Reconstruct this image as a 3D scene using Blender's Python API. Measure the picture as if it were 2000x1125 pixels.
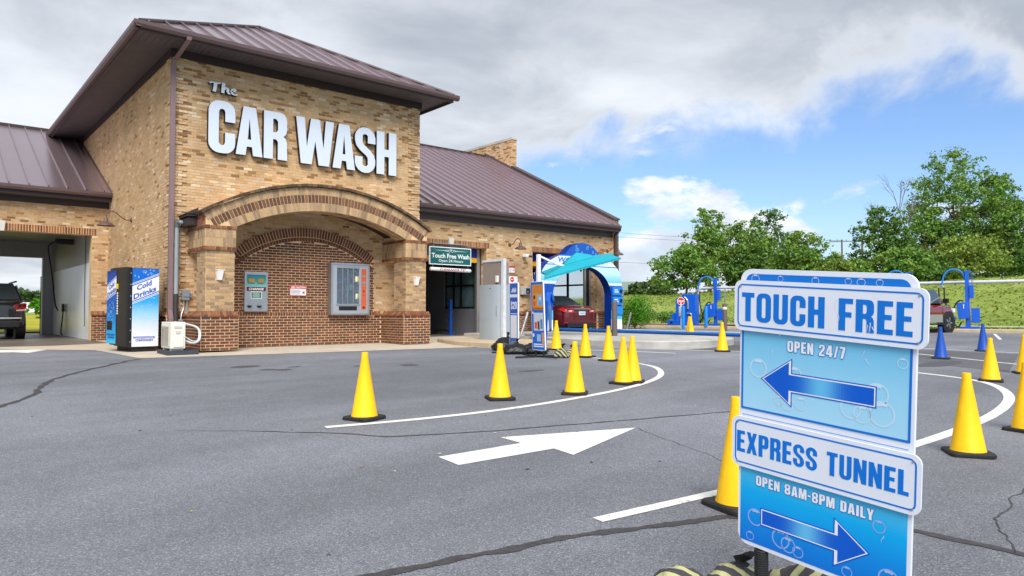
import bpy, bmesh, math, random
from mathutils import Vector, Matrix, noise
from mathutils.geometry import tessellate_polygon
random.seed(7)
R = math.radians
scene = bpy.context.scene
for o in list(bpy.data.objects):
    bpy.data.objects.remove(o, do_unlink=True)
COL = scene.collection

# ---------------------------------------------------------------- camera
CZ = 0.865
HEAD = R(49.8)
cam_data = bpy.data.cameras.new('camera'); cam = bpy.data.objects.new('camera', cam_data); COL.objects.link(cam)
cam.location = (0, 0, CZ)
cam.rotation_euler = (R(90) + math.atan(45.5/1395), 0, HEAD - R(90))
cam_data.sensor_width = 36; cam_data.lens = 25.11; cam_data.clip_start = .05; cam_data.clip_end = 4000
scene.camera = cam

# ---------------------------------------------------------------- world: sky with broken cloud
SUN_EL, SUN_AZ = R(45), R(238)      # azimuth in the XY plane, measured from +X: high behind the camera
world = bpy.data.worlds.new('World'); scene.world = world; world.use_nodes = True
wn, wl = world.node_tree.nodes, world.node_tree.links
wn.clear()
def N(t, **kw):
    n = wn.new(t)
    for k, v in kw.items(): setattr(n, k, v)
    return n
def wmath(op, a, b=None, clamp=False):
    n = N('ShaderNodeMath', operation=op, use_clamp=clamp)
    for i, v in enumerate((a, b)):
        if v is None: continue
        if isinstance(v, (int, float)): n.inputs[i].default_value = v
        else: wl.new(v, n.inputs[i])
    return n.outputs[0]
def wramp(val, a, b, c=0., d=1., smooth=True):
    n = N('ShaderNodeMapRange', interpolation_type='SMOOTHSTEP' if smooth else 'LINEAR')
    wl.new(val, n.inputs['Value'])
    for k, v in (('From Min', a), ('From Max', b), ('To Min', c), ('To Max', d)):
        if isinstance(v, (int, float)): n.inputs[k].default_value = v
        else: wl.new(v, n.inputs[k])
    return n.outputs['Result']
def wnoise(vec, scale, detail, rough=.55, dist=0., lac=2.):
    n = N('ShaderNodeTexNoise'); wl.new(vec, n.inputs['Vector'])
    n.inputs['Scale'].default_value = scale; n.inputs['Detail'].default_value = detail
    n.inputs['Roughness'].default_value = rough; n.inputs['Distortion'].default_value = dist; n.inputs['Lacunarity'].default_value = lac
    return n.outputs['Fac']
sky = N('ShaderNodeTexSky', sky_type='NISHITA'); sky.sun_disc = False
sky.sun_elevation = SUN_EL; sky.sun_rotation = R(90) - SUN_AZ; sky.air_density = 1.15; sky.dust_density = .6; sky.ozone_density = 1.6
tc = N('ShaderNodeTexCoord')
sep = N('ShaderNodeSeparateXYZ'); wl.new(tc.outputs['Generated'], sep.inputs[0])
zc = wmath('MAXIMUM', sep.outputs['Z'], 0.0)
# cloud sheets seen on a flat deck above the place
den = wmath('ADD', zc, 0.16)
cmb = N('ShaderNodeCombineXYZ')
wl.new(wmath('DIVIDE', sep.outputs['X'], den), cmb.inputs[0]); wl.new(wmath('DIVIDE', sep.outputs['Y'], den), cmb.inputs[1])
deck = cmb.outputs[0]
n_big = wnoise(deck, .55, 5, .5, .2)
n_fine = wnoise(deck, 2.3, 9, .6, .35)
n_el = wnoise(tc.outputs['Generated'], 5.0, 8, .58, .3)       # breaks up the lower edge of the deck
# how far to the left of the lot a direction points (-1 .. 1): the deck comes lower there
lft = N('ShaderNodeVectorMath', operation='DOT_PRODUCT'); wl.new(tc.outputs['Generated'], lft.inputs[0])
lft.inputs[1].default_value = (-math.sin(HEAD), math.cos(HEAD), 0)
edge = wmath('SUBTRACT', .255, wmath('MULTIPLY', wramp(lft.outputs['Value'], -.05, .42), .34))
zz = wmath('ADD', sep.outputs['Z'], wmath('MULTIPLY', wmath('SUBTRACT', n_el, .5), .28))
zz = wmath('ADD', zz, wmath('MULTIPLY', wmath('SUBTRACT', n_fine, .5), .07))
deck_mask = wramp(zz, wmath('SUBTRACT', edge, .045), wmath('ADD', edge, .03))
# low white cumulus along the horizon
cs = N('ShaderNodeMapping'); wl.new(tc.outputs['Generated'], cs.inputs[0]); cs.inputs['Scale'].default_value = (1, 1, 2.2); cs.inputs['Location'].default_value = (.35, .6, 0)
n_cu = wnoise(cs.outputs[0], 4.2, 9, .56, .15)
cu_h = wmath('SUBTRACT', n_cu, wramp(sep.outputs['Z'], .0, .20, -.10, .25, False))
bank_ = wmath('MULTIPLY', wramp(lft.outputs['Value'], -.42, -.22), wmath('SUBTRACT', 1.0, wramp(lft.outputs['Value'], -.16, .06)))   # the cumulus bank beyond the wash
cu_h = wmath('ADD', cu_h, wmath('MULTIPLY', bank_, .075))
cu_mask = wramp(cu_h, .42, .49)
cu_shade = wramp(wnoise(cs.outputs[0], 9., 6, .55), .35, .65)
# colours (divided by the background strength below)
def mixc(fac, a, b):
    n = N('ShaderNodeMix', data_type='RGBA')
    if isinstance(fac, float): n.inputs['Factor'].default_value = fac
    else: wl.new(fac, n.inputs['Factor'])
    for s, v in ((6, a), (7, b)):
        if isinstance(v, tuple): n.inputs[s].default_value = (*v, 1)
        else: wl.new(v, n.inputs[s])
    return n.outputs[2]
BG = .12
def cc(r, g, b): return (r/BG, g/BG, b/BG)
deck_shade = wramp(wmath('ADD', wmath('MULTIPLY', n_big, .76), wmath('MULTIPLY', n_fine, .24)), .40, .62)
rim = wmath('MULTIPLY', wmath('SUBTRACT', 1.0, wramp(wmath('SUBTRACT', zz, edge), .0, .075)), .75)
deck_shade = wmath('MAXIMUM', deck_shade, rim)
deck_col = mixc(deck_shade, cc(.35, .385, .44), cc(.70, .735, .78))
cu_shade = wmath('MULTIPLY', cu_shade, wramp(sep.outputs['Z'], .015, .12, .35, 1.))
cu_col = mixc(cu_shade, cc(.52, .57, .66), cc(.84, .86, .89))
skyc = N('ShaderNodeVectorMath', operation='MULTIPLY'); wl.new(sky.outputs[0], skyc.inputs[0]); skyc.inputs[1].default_value = (.72, .84, 1.08)
hz = wramp(sep.outputs['Z'], -.02, .13, .75, 0.)                # pale air low over the horizon
c0 = mixc(hz, skyc.outputs[0], cc(.50, .58, .70))
c1 = mixc(wmath('MULTIPLY', cu_mask, .96), c0, cu_col)
c2 = mixc(wmath('MULTIPLY', deck_mask, .97), c1, deck_col)
bg = N('ShaderNodeBackground'); bg.inputs['Strength'].default_value = BG; wl.new(c2, bg.inputs['Color'])
wo = N('ShaderNodeOutputWorld'); wl.new(bg.outputs[0], wo.inputs['Surface'])

# ---------------------------------------------------------------- sun through thin cloud
sl = bpy.data.lights.new('sun', 'SUN'); sl.energy = 3.2; sl.angle = R(34); sl.color = (1, .965, .92)
so = bpy.data.objects.new('sun', sl); COL.objects.link(so)
sd = Vector((math.cos(SUN_EL)*math.cos(SUN_AZ), math.cos(SUN_EL)*math.sin(SUN_AZ), math.sin(SUN_EL)))
so.rotation_euler = sd.to_track_quat('Z', 'Y').to_euler(); so.location = sd*30
vs = scene.view_settings
vs.view_transform = 'Standard'; vs.look = 'None'; vs.gamma = 1; vs.exposure = 0.42; vs.use_curve_mapping = False
scene.render.engine = 'CYCLES'

# ---------------------------------------------------------------- helpers
def lin(r, g, b):
    f = lambda c: (c/255/12.92) if c <= 10 else ((c/255+.055)/1.055)**2.4
    return (f(r), f(g), f(b))
MATS = {}
def mat(name, col, rough=.6, metal=0., var=.12, scale=8., bump=0., bscale=60., coat=0., spec=.5, attr=None, island=0., emit=None, trans=0., alpha=1., ior=1.45, detail=4, big=None):
    """one procedural material: colour broken up by noise, optional fine relief"""
    if name in MATS: return MATS[name]
    m = bpy.data.materials.new(name); m.use_nodes = True
    nt = m.node_tree; nd, lk = nt.nodes, nt.links
    b = nd['Principled BSDF']
    b.inputs['Roughness'].default_value = rough; b.inputs['Metallic'].default_value = metal
    b.inputs['Specular IOR Level'].default_value = spec; b.inputs['Coat Weight'].default_value = coat
    b.inputs['Transmission Weight'].default_value = trans; b.inputs['IOR'].default_value = ior; b.inputs['Alpha'].default_value = alpha
    g = nd.new('ShaderNodeNewGeometry')
    nz = nd.new('ShaderNodeTexNoise'); nz.inputs['Scale'].default_value = scale; nz.inputs['Detail'].default_value = detail
    lk.new(g.outputs['Position'], nz.inputs['Vector'])
    mr = nd.new('ShaderNodeMapRange'); lk.new(nz.outputs['Fac'], mr.inputs['Value'])
    mr.inputs['From Min'].default_value = .25; mr.inputs['From Max'].default_value = .75
    mr.inputs['To Min'].default_value = 1-var; mr.inputs['To Max'].default_value = 1+var
    fac = mr.outputs[0]
    if island:
        mi = nd.new('ShaderNodeMapRange'); lk.new(g.outputs['Random Per Island'], mi.inputs['Value'])
        mi.inputs['To Min'].default_value = 1-island; mi.inputs['To Max'].default_value = 1+island
        mu = nd.new('ShaderNodeMath'); mu.operation = 'MULTIPLY'; lk.new(fac, mu.inputs[0]); lk.new(mi.outputs[0], mu.inputs[1]); fac = mu.outputs[0]
    if big:                                     # (stretch vector, variation): stains and weathering
        mp = nd.new('ShaderNodeMapping'); mp.inputs['Scale'].default_value = big[0]; lk.new(g.outputs['Position'], mp.inputs[0])
        n2 = nd.new('ShaderNodeTexNoise'); n2.inputs['Scale'].default_value = 1.; n2.inputs['Detail'].default_value = 6; n2.inputs['Roughness'].default_value = .6; lk.new(mp.outputs[0], n2.inputs['Vector'])
        m2 = nd.new('ShaderNodeMapRange'); lk.new(n2.outputs['Fac'], m2.inputs['Value']); m2.inputs['From Min'].default_value = .3; m2.inputs['From Max'].default_value = .7; m2.inputs['To Min'].default_value = 1-big[1]; m2.inputs['To Max'].default_value = 1+big[1]*.6
        mu = nd.new('ShaderNodeMath'); mu.operation = 'MULTIPLY'; lk.new(fac, mu.inputs[0]); lk.new(m2.outputs[0], mu.inputs[1]); fac = mu.outputs[0]
    vm = nd.new('ShaderNodeVectorMath'); vm.operation = 'SCALE'; lk.new(fac, vm.inputs['Scale'])
    if attr:
        a = nd.new('ShaderNodeAttribute'); a.attribute_name = attr; lk.new(a.outputs['Color'], vm.inputs[0])
    else:
        vm.inputs[0].default_value = col
    lk.new(vm.outputs[0], b.inputs['Base Color'])
    if bump:
        nb = nd.new('ShaderNodeTexNoise'); nb.inputs['Scale'].default_value = bscale; nb.inputs['Detail'].default_value = 5
        lk.new(g.outputs['Position'], nb.inputs['Vector'])
        bp = nd.new('ShaderNodeBump'); bp.inputs['Strength'].default_value = bump; bp.inputs['Distance'].default_value = .02
        lk.new(nb.outputs['Fac'], bp.inputs['Height']); lk.new(bp.outputs[0], b.inputs['Normal'])
    if emit:
        b.inputs['Emission Color'].default_value = (*emit[:3], 1); b.inputs['Emission Strength'].default_value = emit[3]
    MATS[name] = m; m['fac'] = 0
    return m

def frame(o, x, y):
    """matrix whose x and y axes are the given directions, z = x cross y"""
    x = Vector(x).normalized(); y = Vector(y); y = (y - x*y.dot(x)).normalized(); z = x.cross(y)
    m = Matrix((x, y, z)).transposed().to_4x4(); m.translation = Vector(o); return m
ID = Matrix.Identity(4)
def wallF(x, y, z): return frame((x, y, z), (1, 0, 0), (0, 0, 1))      # a plane facing the camera side (-Y)
def rotz(o, a): return Matrix.Translation(Vector(o)) @ Matrix.Rotation(a, 4, 'Z')

class MB:
    def __init__(s, M=ID): s.v = []; s.f = []; s.c = []; s.M = M; s.col = None
    def add(s, vs, fs, M=None):
        M = s.M if M is None else M; k = len(s.v)
        s.v += [M @ Vector(p) for p in vs]
        for f in fs: s.f.append(tuple(i+k for i in f)); s.c.append(s.col)
        return s
    def box(s, x0, x1, y0, y1, z0, z1, M=None, skip=''):
        vs = [(x0,y0,z0),(x1,y0,z0),(x1,y1,z0),(x0,y1,z0),(x0,y0,z1),(x1,y0,z1),(x1,y1,z1),(x0,y1,z1)]
        return s.add(vs, [(0,3,2,1),(4,5,6,7),(0,1,5,4),(1,2,6,5),(2,3,7,6),(3,0,4,7)], M)
    def cbox(s, x0, x1, y0, y1, z0, z1, b=.01, M=None):
        """box with chamfered edges"""
        bm = bmesh.new(); bmesh.ops.create_cube(bm, size=1)
        for v in bm.verts: v.co = ((x0+x1)/2+v.co.x*(x1-x0), (y0+y1)/2+v.co.y*(y1-y0), (z0+z1)/2+v.co.z*(z1-z0))
        bmesh.ops.bevel(bm, geom=list(bm.edges), offset=b, segments=2, affect='EDGES', profile=.6)
        bm.verts.index_update(); vs = [tuple(v.co) for v in bm.verts]; fs = [tuple(v.index for v in f.verts) for f in bm.faces]; bm.free()
        return s.add(vs, fs, M)
    def prism(s, loops, d, M=None, z0=0.):
        """polygon (outer loop + holes) in the xy plane, extruded to z0..z0+d"""
        if not isinstance(loops[0][0], (tuple, list, Vector)): loops = [loops]
        pts = [p for l in loops for p in l]; n = len(pts)
        tri = tessellate_polygon([[Vector((p[0], p[1], 0)) for p in l] for l in loops])
        vs = [(p[0], p[1], z0+d) for p in pts] + [(p[0], p[1], z0) for p in pts]; fs = []
        for t in tri:
            a, b, c = (Vector(pts[i][:2]) for i in t)
            t = tuple(t) if (b-a).cross(c-a) > 0 else tuple(reversed(t))
            fs.append(t)
            if d: fs.append(tuple(i+n for i in reversed(t)))
        if d:
            k = 0
            for li, l in enumerate(loops):
                m = len(l); area = sum(l[i][0]*l[(i+1) % m][1]-l[(i+1) % m][0]*l[i][1] for i in range(m))
                rev = (area < 0) ^ (li > 0)
                for i in range(m):
                    j = (i+1) % m; q = (k+i, k+i+n, k+j+n, k+j)
                    fs.append(tuple(reversed(q)) if not rev else q)
                k += m
        return s.add(vs, fs, M)
    def cyl(s, p0, p1, r0, r1=None, n=12, caps=True, M=None):
        r1 = r0 if r1 is None else r1; p0 = Vector(p0); p1 = Vector(p1); d = (p1-p0).normalized()
        a = d.orthogonal().normalized(); b = d.cross(a)
        ring = lambda c, r: [tuple(c+a*(r*math.cos(2*math.pi*i/n))+b*(r*math.sin(2*math.pi*i/n))) for i in range(n)]
        vs = ring(p0, r0)+ring(p1, r1); fs = [(i, (i+1) % n, n+(i+1) % n, n+i) for i in range(n)]
        if caps: fs += [tuple(reversed(range(n))), tuple(range(n, 2*n))]
        return s.add(vs, fs, M)
    def tube(s, pts, r, n=8, M=None, caps=True):
        pts = [Vector(p) for p in pts]; rr = r if isinstance(r, (list, tuple)) else [r]*len(pts)
        t = [(pts[min(i+1, len(pts)-1)]-pts[max(i-1, 0)]).normalized() for i in range(len(pts))]
        a = t[0].orthogonal().normalized(); vs = []
        for i, p in enumerate(pts):
            a = (a-t[i]*a.dot(t[i])).normalized(); b = t[i].cross(a)
            vs += [tuple(p+a*(rr[i]*math.cos(2*math.pi*k/n))+b*(rr[i]*math.sin(2*math.pi*k/n))) for k in range(n)]
        fs = [(i*n+k, i*n+(k+1) % n, (i+1)*n+(k+1) % n, (i+1)*n+k) for i in range(len(pts)-1) for k in range(n)]
        if caps: fs += [tuple(reversed(range(n))), tuple(range((len(pts)-1)*n, len(pts)*n))]
        return s.add(vs, fs, M)
    def lathe(s, prof, n=24, M=None):
        vs = []; fs = []
        for r, z in prof: vs += [(r*math.cos(2*math.pi*k/n), r*math.sin(2*math.pi*k/n), z) for k in range(n)]
        for i in range(len(prof)-1):
            for k in range(n): fs.append((i*n+k, i*n+(k+1) % n, (i+1)*n+(k+1) % n, (i+1)*n+k))
        fs += [tuple(reversed(range(n))), tuple(range((len(prof)-1)*n, len(prof)*n))]
        return s.add(vs, fs, M)
    def loft(s, rings, closed=True, caps=True, M=None):
        n = len(rings[0]); vs = [p for r in rings for p in r]; fs = []
        for i in range(len(rings)-1):
            for k in range(n if closed else n-1): fs.append((i*n+k, i*n+(k+1) % n, (i+1)*n+(k+1) % n, (i+1)*n+k))
        if caps and closed: fs += [tuple(reversed(range(n))), tuple(range((len(rings)-1)*n, len(rings)*n))]
        return s.add(vs, fs, M)
    def mesh(s, name, m, smooth=False):
        me = bpy.data.meshes.new(name); me.from_pydata([tuple(p) for p in s.v], [], s.f)
        if any(c is not None for c in s.c):
            at = me.attributes.new('Col', 'FLOAT_COLOR', 'FACE')
            at.data.foreach_set('color', [x for c in s.c for x in ((*(c or (1, 1, 1)), 1))])
        if m: me.materials.append(m)
        if smooth:
            me.polygons.foreach_set('use_smooth', [True]*len(me.polygons))
            try: me.set_sharp_from_angle(angle=R(smooth if smooth is not True else 40))
            except Exception: pass
        me.update(); return me
    def build(s, name, m, parent=None, smooth=False, **props):
        return obj(name, s.mesh(name, m, smooth), parent, **props)
def obj(name, me, parent=None, **props):
    o = bpy.data.objects.new(name, me); COL.objects.link(o)
    if parent:
        o.parent = parent
        if parent.parent is None: o.matrix_parent_inverse = Matrix.Translation(-parent.location)
    for k, v in props.items(): o[k] = v
    return o
def thing(name, label, cat, loc=(0, 0, 0), group=None):
    """an Empty at the base of a thing; parts keep world coordinates through the parent inverse"""
    o = bpy.data.objects.new(name, None); COL.objects.link(o); o.location = loc; o.empty_display_size = .2
    o['label'] = label; o['category'] = cat
    if group: o['group'] = group
    return o
def tag(o, label, cat, group=None):
    o['label'] = label; o['category'] = cat
    if group: o['group'] = group
    return o
def copy_thing(root, loc, label, rz=0):
    def rec(o, p):
        c = o.copy(); COL.objects.link(c)
        if p: c.parent = p
        for ch in o.children: rec(ch, c)
        return c
    r = rec(root, None); r.location = loc; r.rotation_euler = (0, 0, rz); r['label'] = label
    return r

# ---- condensed block capitals, height 1
def arc(cx, cy, rx, ry, a0, a1, n=5): return [(cx+rx*math.cos(R(a0+(a1-a0)*i/n)), cy+ry*math.sin(R(a0+(a1-a0)*i/n))) for i in range(n+1)]
def rr(x0, y0, x1, y1, r=.2, n=5):
    q = r if isinstance(r, tuple) else (r,)*4; out = []
    for (cx, cy, a), k in zip(((x0, y0, 180), (x1, y0, 270), (x1, y1, 0), (x0, y1, 90)), q):
        if k <= 0: out.append((cx, cy)); continue
        out += arc(cx+(k if cx == x0 else -k), cy+(k if cy == y0 else -k), k, k, a, a+90, n)
    return out
def stroke(c, w):
    L, Rr = [], []
    for i, p in enumerate(c):
        a = Vector(c[max(i-1, 0)]); b = Vector(c[min(i+1, len(c)-1)]); d = (b-a).normalized(); nrm = Vector((-d.y, d.x))
        ww = w*(1-.22*abs(d.x)); L.append(tuple(Vector(p)+nrm*ww)); Rr.append(tuple(Vector(p)-nrm*ww))
    return L+Rr[::-1]
S_c = [(.41, .66), (.41, .78)]+arc(.25, .78, .16, .145, 0, 180, 8)[1:]+[(.09, .70), (.11, .62), (.17, .55), (.33, .44), (.39, .37), (.41, .29), (.41, .22)]+arc(.25, .22, .16, .145, 0, -180, 8)[1:]+[(.09, .35)]
T2 = [(.09, .66), (.09, .78)]+arc(.25, .78, .16, .145, 180, 0, 8)[1:]+[(.41, .68), (.37, .57), (.2, .33), (.13, .22), (.11, .15)]
C_p = [(.5, .40), (.5, .2)]+arc(.3, .2, .2, .2, 0, -90)[1:]+arc(.2, .2, .2, .2, -90, -180)+arc(.2, .8, .2, .2, 180, 90)+arc(.3, .8, .2, .2, 90, 0)+[(.5, .61), (.31, .61)]+arc(.25, .79, .06, .06, 0, 180, 4)+arc(.25, .21, .06, .06, 180, 360, 4)+[(.31, .40)]
U_p = [(0, 1)]+arc(.2, .2, .2, .2, 180, 270)+arc(.3, .2, .2, .2, 270, 360)+[(.5, 1), (.31, 1)]+arc(.25, .21, .06, .06, 360, 180, 4)+[(.19, 1)]
GL = {'O': (.52, [[rr(0, 0, .52, 1, .2), rr(.19, .15, .33, .85, .065)]]), '0': (.5, [[rr(0, 0, .5, 1, .2), rr(.18, .15, .32, .85, .065)]]),
 'D': (.5, [[rr(0, 0, .5, 1, (0, .2, .2, 0)), rr(.2, .16, .3, .84, (0, .06, .06, 0))]]), 'C': (.5, [[C_p]]), 'U': (.5, [[U_p]]), 'S': (.5, [[stroke(S_c, .095)]]),
 '$': (.5, [[stroke(S_c, .095)], [[(.2, 1.0), (.3, 1.0), (.3, 1.1), (.2, 1.1)]], [[(.2, -.1), (.3, -.1), (.3, 0), (.2, 0)]]]),
 'H': (.52, [[[(0,0),(.2,0),(.2,.42),(.32,.42),(.32,0),(.52,0),(.52,1),(.32,1),(.32,.59),(.2,.59),(.2,1),(0,1)]]]),
 'A': (.56, [[[(0,0),(.2,0),(.225,.18),(.335,.18),(.36,0),(.56,0),(.41,1),(.15,1)], [(.243,.33),(.28,.78),(.317,.33)]]]),
 'R': (.52, [[[(0,0),(.2,0),(.2,.42),(.27,.42),(.31,.37),(.31,0),(.52,0),(.51,.38),(.48,.46),(.43,.5),(.48,.54),(.51,.62),(.51,.84),(.49,.92),(.44,.98),(.36,1),(0,1)], [(.2,.57),(.27,.57),(.31,.62),(.31,.8),(.27,.85),(.2,.85)]]]),
 'P': (.5, [[[(0,0),(.2,0),(.2,.4),(.34,.4),(.43,.43),(.49,.5),(.5,.6),(.5,.82),(.48,.92),(.43,.98),(.34,1),(0,1)], [(.2,.56),(.27,.56),(.3,.61),(.3,.8),(.27,.85),(.2,.85)]]]),
 'W': (.86, [[[(.11,0),(.35,0),(.43,.52),(.51,0),(.75,0),(.86,1),(.67,1),(.62,.36),(.53,1),(.33,1),(.24,.36),(.19,1),(0,1)]]]),
 'T': (.46, [[[(.13,0),(.33,0),(.33,.84),(.46,.84),(.46,1),(0,1),(0,.84),(.13,.84)]]]),
 'F': (.42, [[[(0,0),(.2,0),(.2,.42),(.38,.42),(.38,.58),(.2,.58),(.2,.84),(.42,.84),(.42,1),(0,1)]]]),
 'E': (.43, [[[(0,0),(.43,0),(.43,.16),(.2,.16),(.2,.44),(.39,.44),(.39,.59),(.2,.59),(.2,.84),(.42,.84),(.42,1),(0,1)]]]),
 'L': (.4, [[[(0,0),(.4,0),(.4,.16),(.2,.16),(.2,1),(0,1)]]]), 'I': (.2, [[[(0,0),(.2,0),(.2,1),(0,1)]]]),
 'X': (.54, [[[(0,0),(.2,0),(.27,.27),(.34,0),(.54,0),(.39,.51),(.53,1),(.34,1),(.27,.75),(.2,1),(.01,1),(.15,.51)]]]),
 'N': (.52, [[[(0,0),(.18,0),(.18,.5),(.33,0),(.52,0),(.52,1),(.34,1),(.34,.52),(.19,1),(0,1)]]]),
 'M': (.7, [[[(0,0),(.17,0),(.17,.62),(.26,0),(.44,0),(.53,.62),(.53,0),(.7,0),(.7,1),(.45,1),(.35,.45),(.25,1),(0,1)]]]),
 'Y': (.54, [[[(.17,0),(.37,0),(.37,.38),(.54,1),(.35,1),(.27,.62),(.19,1),(0,1),(.17,.38)]]]),
 '2': (.5, [[stroke(T2, .095)], [[(0, 0), (.48, 0), (.48, .15), (0, .15)]]]),
 '4': (.54, [[[(.27,0),(.46,0),(.46,.18),(.54,.18),(.54,.33),(.46,.33),(.46,1),(.2,1),(0,.33),(0,.18),(.27,.18)], [(.15,.33),(.27,.72),(.27,.33)]]]),
 '7': (.46, [[[(.08,0),(.28,0),(.46,.8),(.46,1),(0,1),(0,.83),(.27,.83)]]]),
 '8': (.52, [[arc(.2, .2, .2, .2, 180, 270)+arc(.32, .2, .2, .2, 270, 360)+[(.52, .36), (.50, .44), (.43, .505), (.50, .57), (.52, .64)]+arc(.32, .8, .2, .2, 0, 90)+arc(.2, .8, .2, .2, 90, 180)+[(0, .64), (.02, .57), (.09, .505), (.02, .44), (0, .36)], rr(.17, .15, .35, .40, .06), rr(.17, .60, .35, .85, .06)]]),
 '/': (.35, [[[(0,0),(.15,0),(.35,1),(.2,1)]]]), '-': (.26, [[[(0,.4),(.26,.4),(.26,.55),(0,.55)]]]), ' ': (.26, [])}
def block_text(s, txt, M, x0, x1, y0, h, d, gap=.06, z0=0., only=None):
    """lay block capitals between x0 and x1 on frame M"""
    tot = sum(GL[c][0]+gap for c in txt)-gap; k = (x1-x0)/tot; x = x0
    for c in txt:
        w, polys = GL[c]
        for loops in polys: s.prism([[(x+p[0]*k, y0+p[1]*h) for p in l] for l in loops], d, M, z0)
        x += (w+gap)*k
    return s
def text_mesh(s, txt, M, x0, x1, y0, h, bold=0., shear=0., d=.002, z0=.001, space=1.):
    """upper and lower case lettering from the built-in font, fitted to a box on frame M"""
    cu = bpy.data.curves.new('t', 'FONT'); cu.body = txt; cu.offset = bold; cu.shear = shear; cu.resolution_u = 2; cu.space_character = space; cu.fill_mode = 'FRONT'
    o = bpy.data.objects.new('t', cu); COL.objects.link(o); bpy.context.view_layer.update()
    me = bpy.data.meshes.new_from_object(o.evaluated_get(bpy.context.evaluated_depsgraph_get()))
    vs = [v.co.copy() for v in me.vertices]; fs = [tuple(p.vertices) for p in me.polygons]
    bpy.data.objects.remove(o); bpy.data.curves.remove(cu); bpy.data.meshes.remove(me)
    if not vs: return s
    ax, bx = min(v.x for v in vs), max(v.x for v in vs); ay, by = min(v.y for v in vs), max(v.y for v in vs)
    s.add([(x0+(v.x-ax)/(bx-ax)*(x1-x0), y0+(v.y-ay)/(by-ay)*h, z0+d) for v in vs], fs, M)
    return s
def lump(s, rx, ry, rz, M, seed=0, amp=.18, nu=20, nv=12, flat=.35, pinch=None):
    """a sagging bag: noisy superellipsoid with a flattened underside"""
    rings = []
    for j in range(nv+1):
        a = math.pi*(j/nv)-math.pi/2; ring = []
        for i in range(nu):
            b = 2*math.pi*i/nu
            sg = lambda v, e: math.copysign(abs(v)**e, v)
            x = rx*sg(math.cos(a), .6)*sg(math.cos(b), .75); y = ry*sg(math.cos(a), .6)*sg(math.sin(b), .75); z = rz*sg(math.sin(a), .8)
            n = noise.noise(Vector((x*6/rx*.3+seed*7.1, y*6/ry*.3, z*5+seed)))*amp + noise.noise(Vector((x*14+seed, y*14, z*14)))*amp*.35
            x *= 1+n; y *= 1+n; z = max(z*(1+n*1.3), -rz*flat)
            if pinch:
                t = abs(x)/rx; z = z*(1-.55*t*t) if z > 0 else z
            ring.append((x, y, z+rz*flat))
        rings.append(ring)
    return s.loft(rings, M=M)

# ---------------------------------------------------------------- ground heights
KD = Vector((.30, -.954)); KN = Vector((.954, .30)); K0 = Vector((29.2, 24.6))       # the far kerb line
def lot(x, y):
    p = -0.515+.0084*x+.0281*y; k = .05
    return p if p/k < -25 else -k*math.log(math.exp(-p/k)+1)
def sstep(a, b, t):
    t = min(1, max(0, (t-a)/(b-a))); return t*t*(3-2*t)
def gz(x, y):
    """terrain: the lot, a verge behind the far kerb, then the bank"""
    s = (Vector((x, y))-K0).dot(KN)
    z = lot(min(x, 60), y)
    if s > 0:
        top = 3.75-.036*max(-20, min(60, y-2))
        z = z*(1-sstep(0, 2, s))+.13*sstep(0, .4, s)+top*sstep(4.5, 30, s)+.22*sstep(5, 12, s)*noise.noise(Vector((x*.3, y*.3, 0)))
    return z
# ---------------------------------------------------------------- materials
BR = mat('brick', (1, 1, 1), .85, var=.16, scale=26, bump=.5, bscale=120, attr='Col', big=((1.6, 1.6, .55), .16))
MORT_T = mat('tan_mortar', lin(218, 186, 140), .95, var=.14, scale=5, bump=.4, big=((1.6, 1.6, .55), .14))
MORT_B = mat('pale_mortar', lin(228, 196, 156), .95, var=.14, scale=5, bump=.4)
ROOF = mat('brown_standing_seam', lin(180, 160, 165), .24, .8, var=.05, scale=.8)
TRIM = mat('brown_trim', lin(82, 70, 70), .45, .2, var=.06)
DTRIM = mat('dark_fascia', lin(58, 48, 49), .55, .1, var=.06)
GUT = mat('brown_gutter', lin(104, 86, 86), .4, .3, var=.05)
SOFF = mat('soffit_board', lin(90, 84, 88), .6, var=.1, scale=3)
GREYW = mat('grey_bay_wall', lin(182, 182, 184), .5, var=.07, scale=1.2, bump=.1)
PANELW = mat('pale_bay_panel', lin(224, 228, 232), .28, var=.07, scale=1.6)
CONC = mat('concrete', lin(192, 180, 162), .9, var=.13, scale=2.2, bump=.35, bscale=90)
CONCG = mat('grey_concrete', lin(180, 178, 172), .9, var=.16, scale=2.6, bump=.35, bscale=90, big=((1.2, 1.2, 5), .22))
CONCD = mat('wet_concrete', lin(112, 104, 96), .45, var=.28, scale=1.1, bump=.2, bscale=60)
KERBT = mat('tan_kerb', lin(186, 168, 140), .9, var=.14, scale=4, bump=.4)
BLACK = mat('black_paint', lin(26, 26, 28), .45, var=.1)
RUB = mat('black_rubber', lin(34, 34, 36), .7, var=.15, scale=14)
DGLASS = mat('dark_glass', lin(28, 40, 44), .06, spec=.8, var=.1)
WHITE = mat('white_paint', lin(236, 238, 240), .4, var=.03)
GALV = mat('galvanised', lin(168, 170, 172), .38, .6, var=.12, scale=6)
GREYP = mat('grey_plastic', lin(128, 132, 138), .5, var=.06)
ALU = mat('aluminium', lin(176, 178, 182), .33, .75, var=.08, scale=5)
STAINB = mat('bronze_lamp', lin(104, 84, 76), .5, .25, var=.1)

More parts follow.
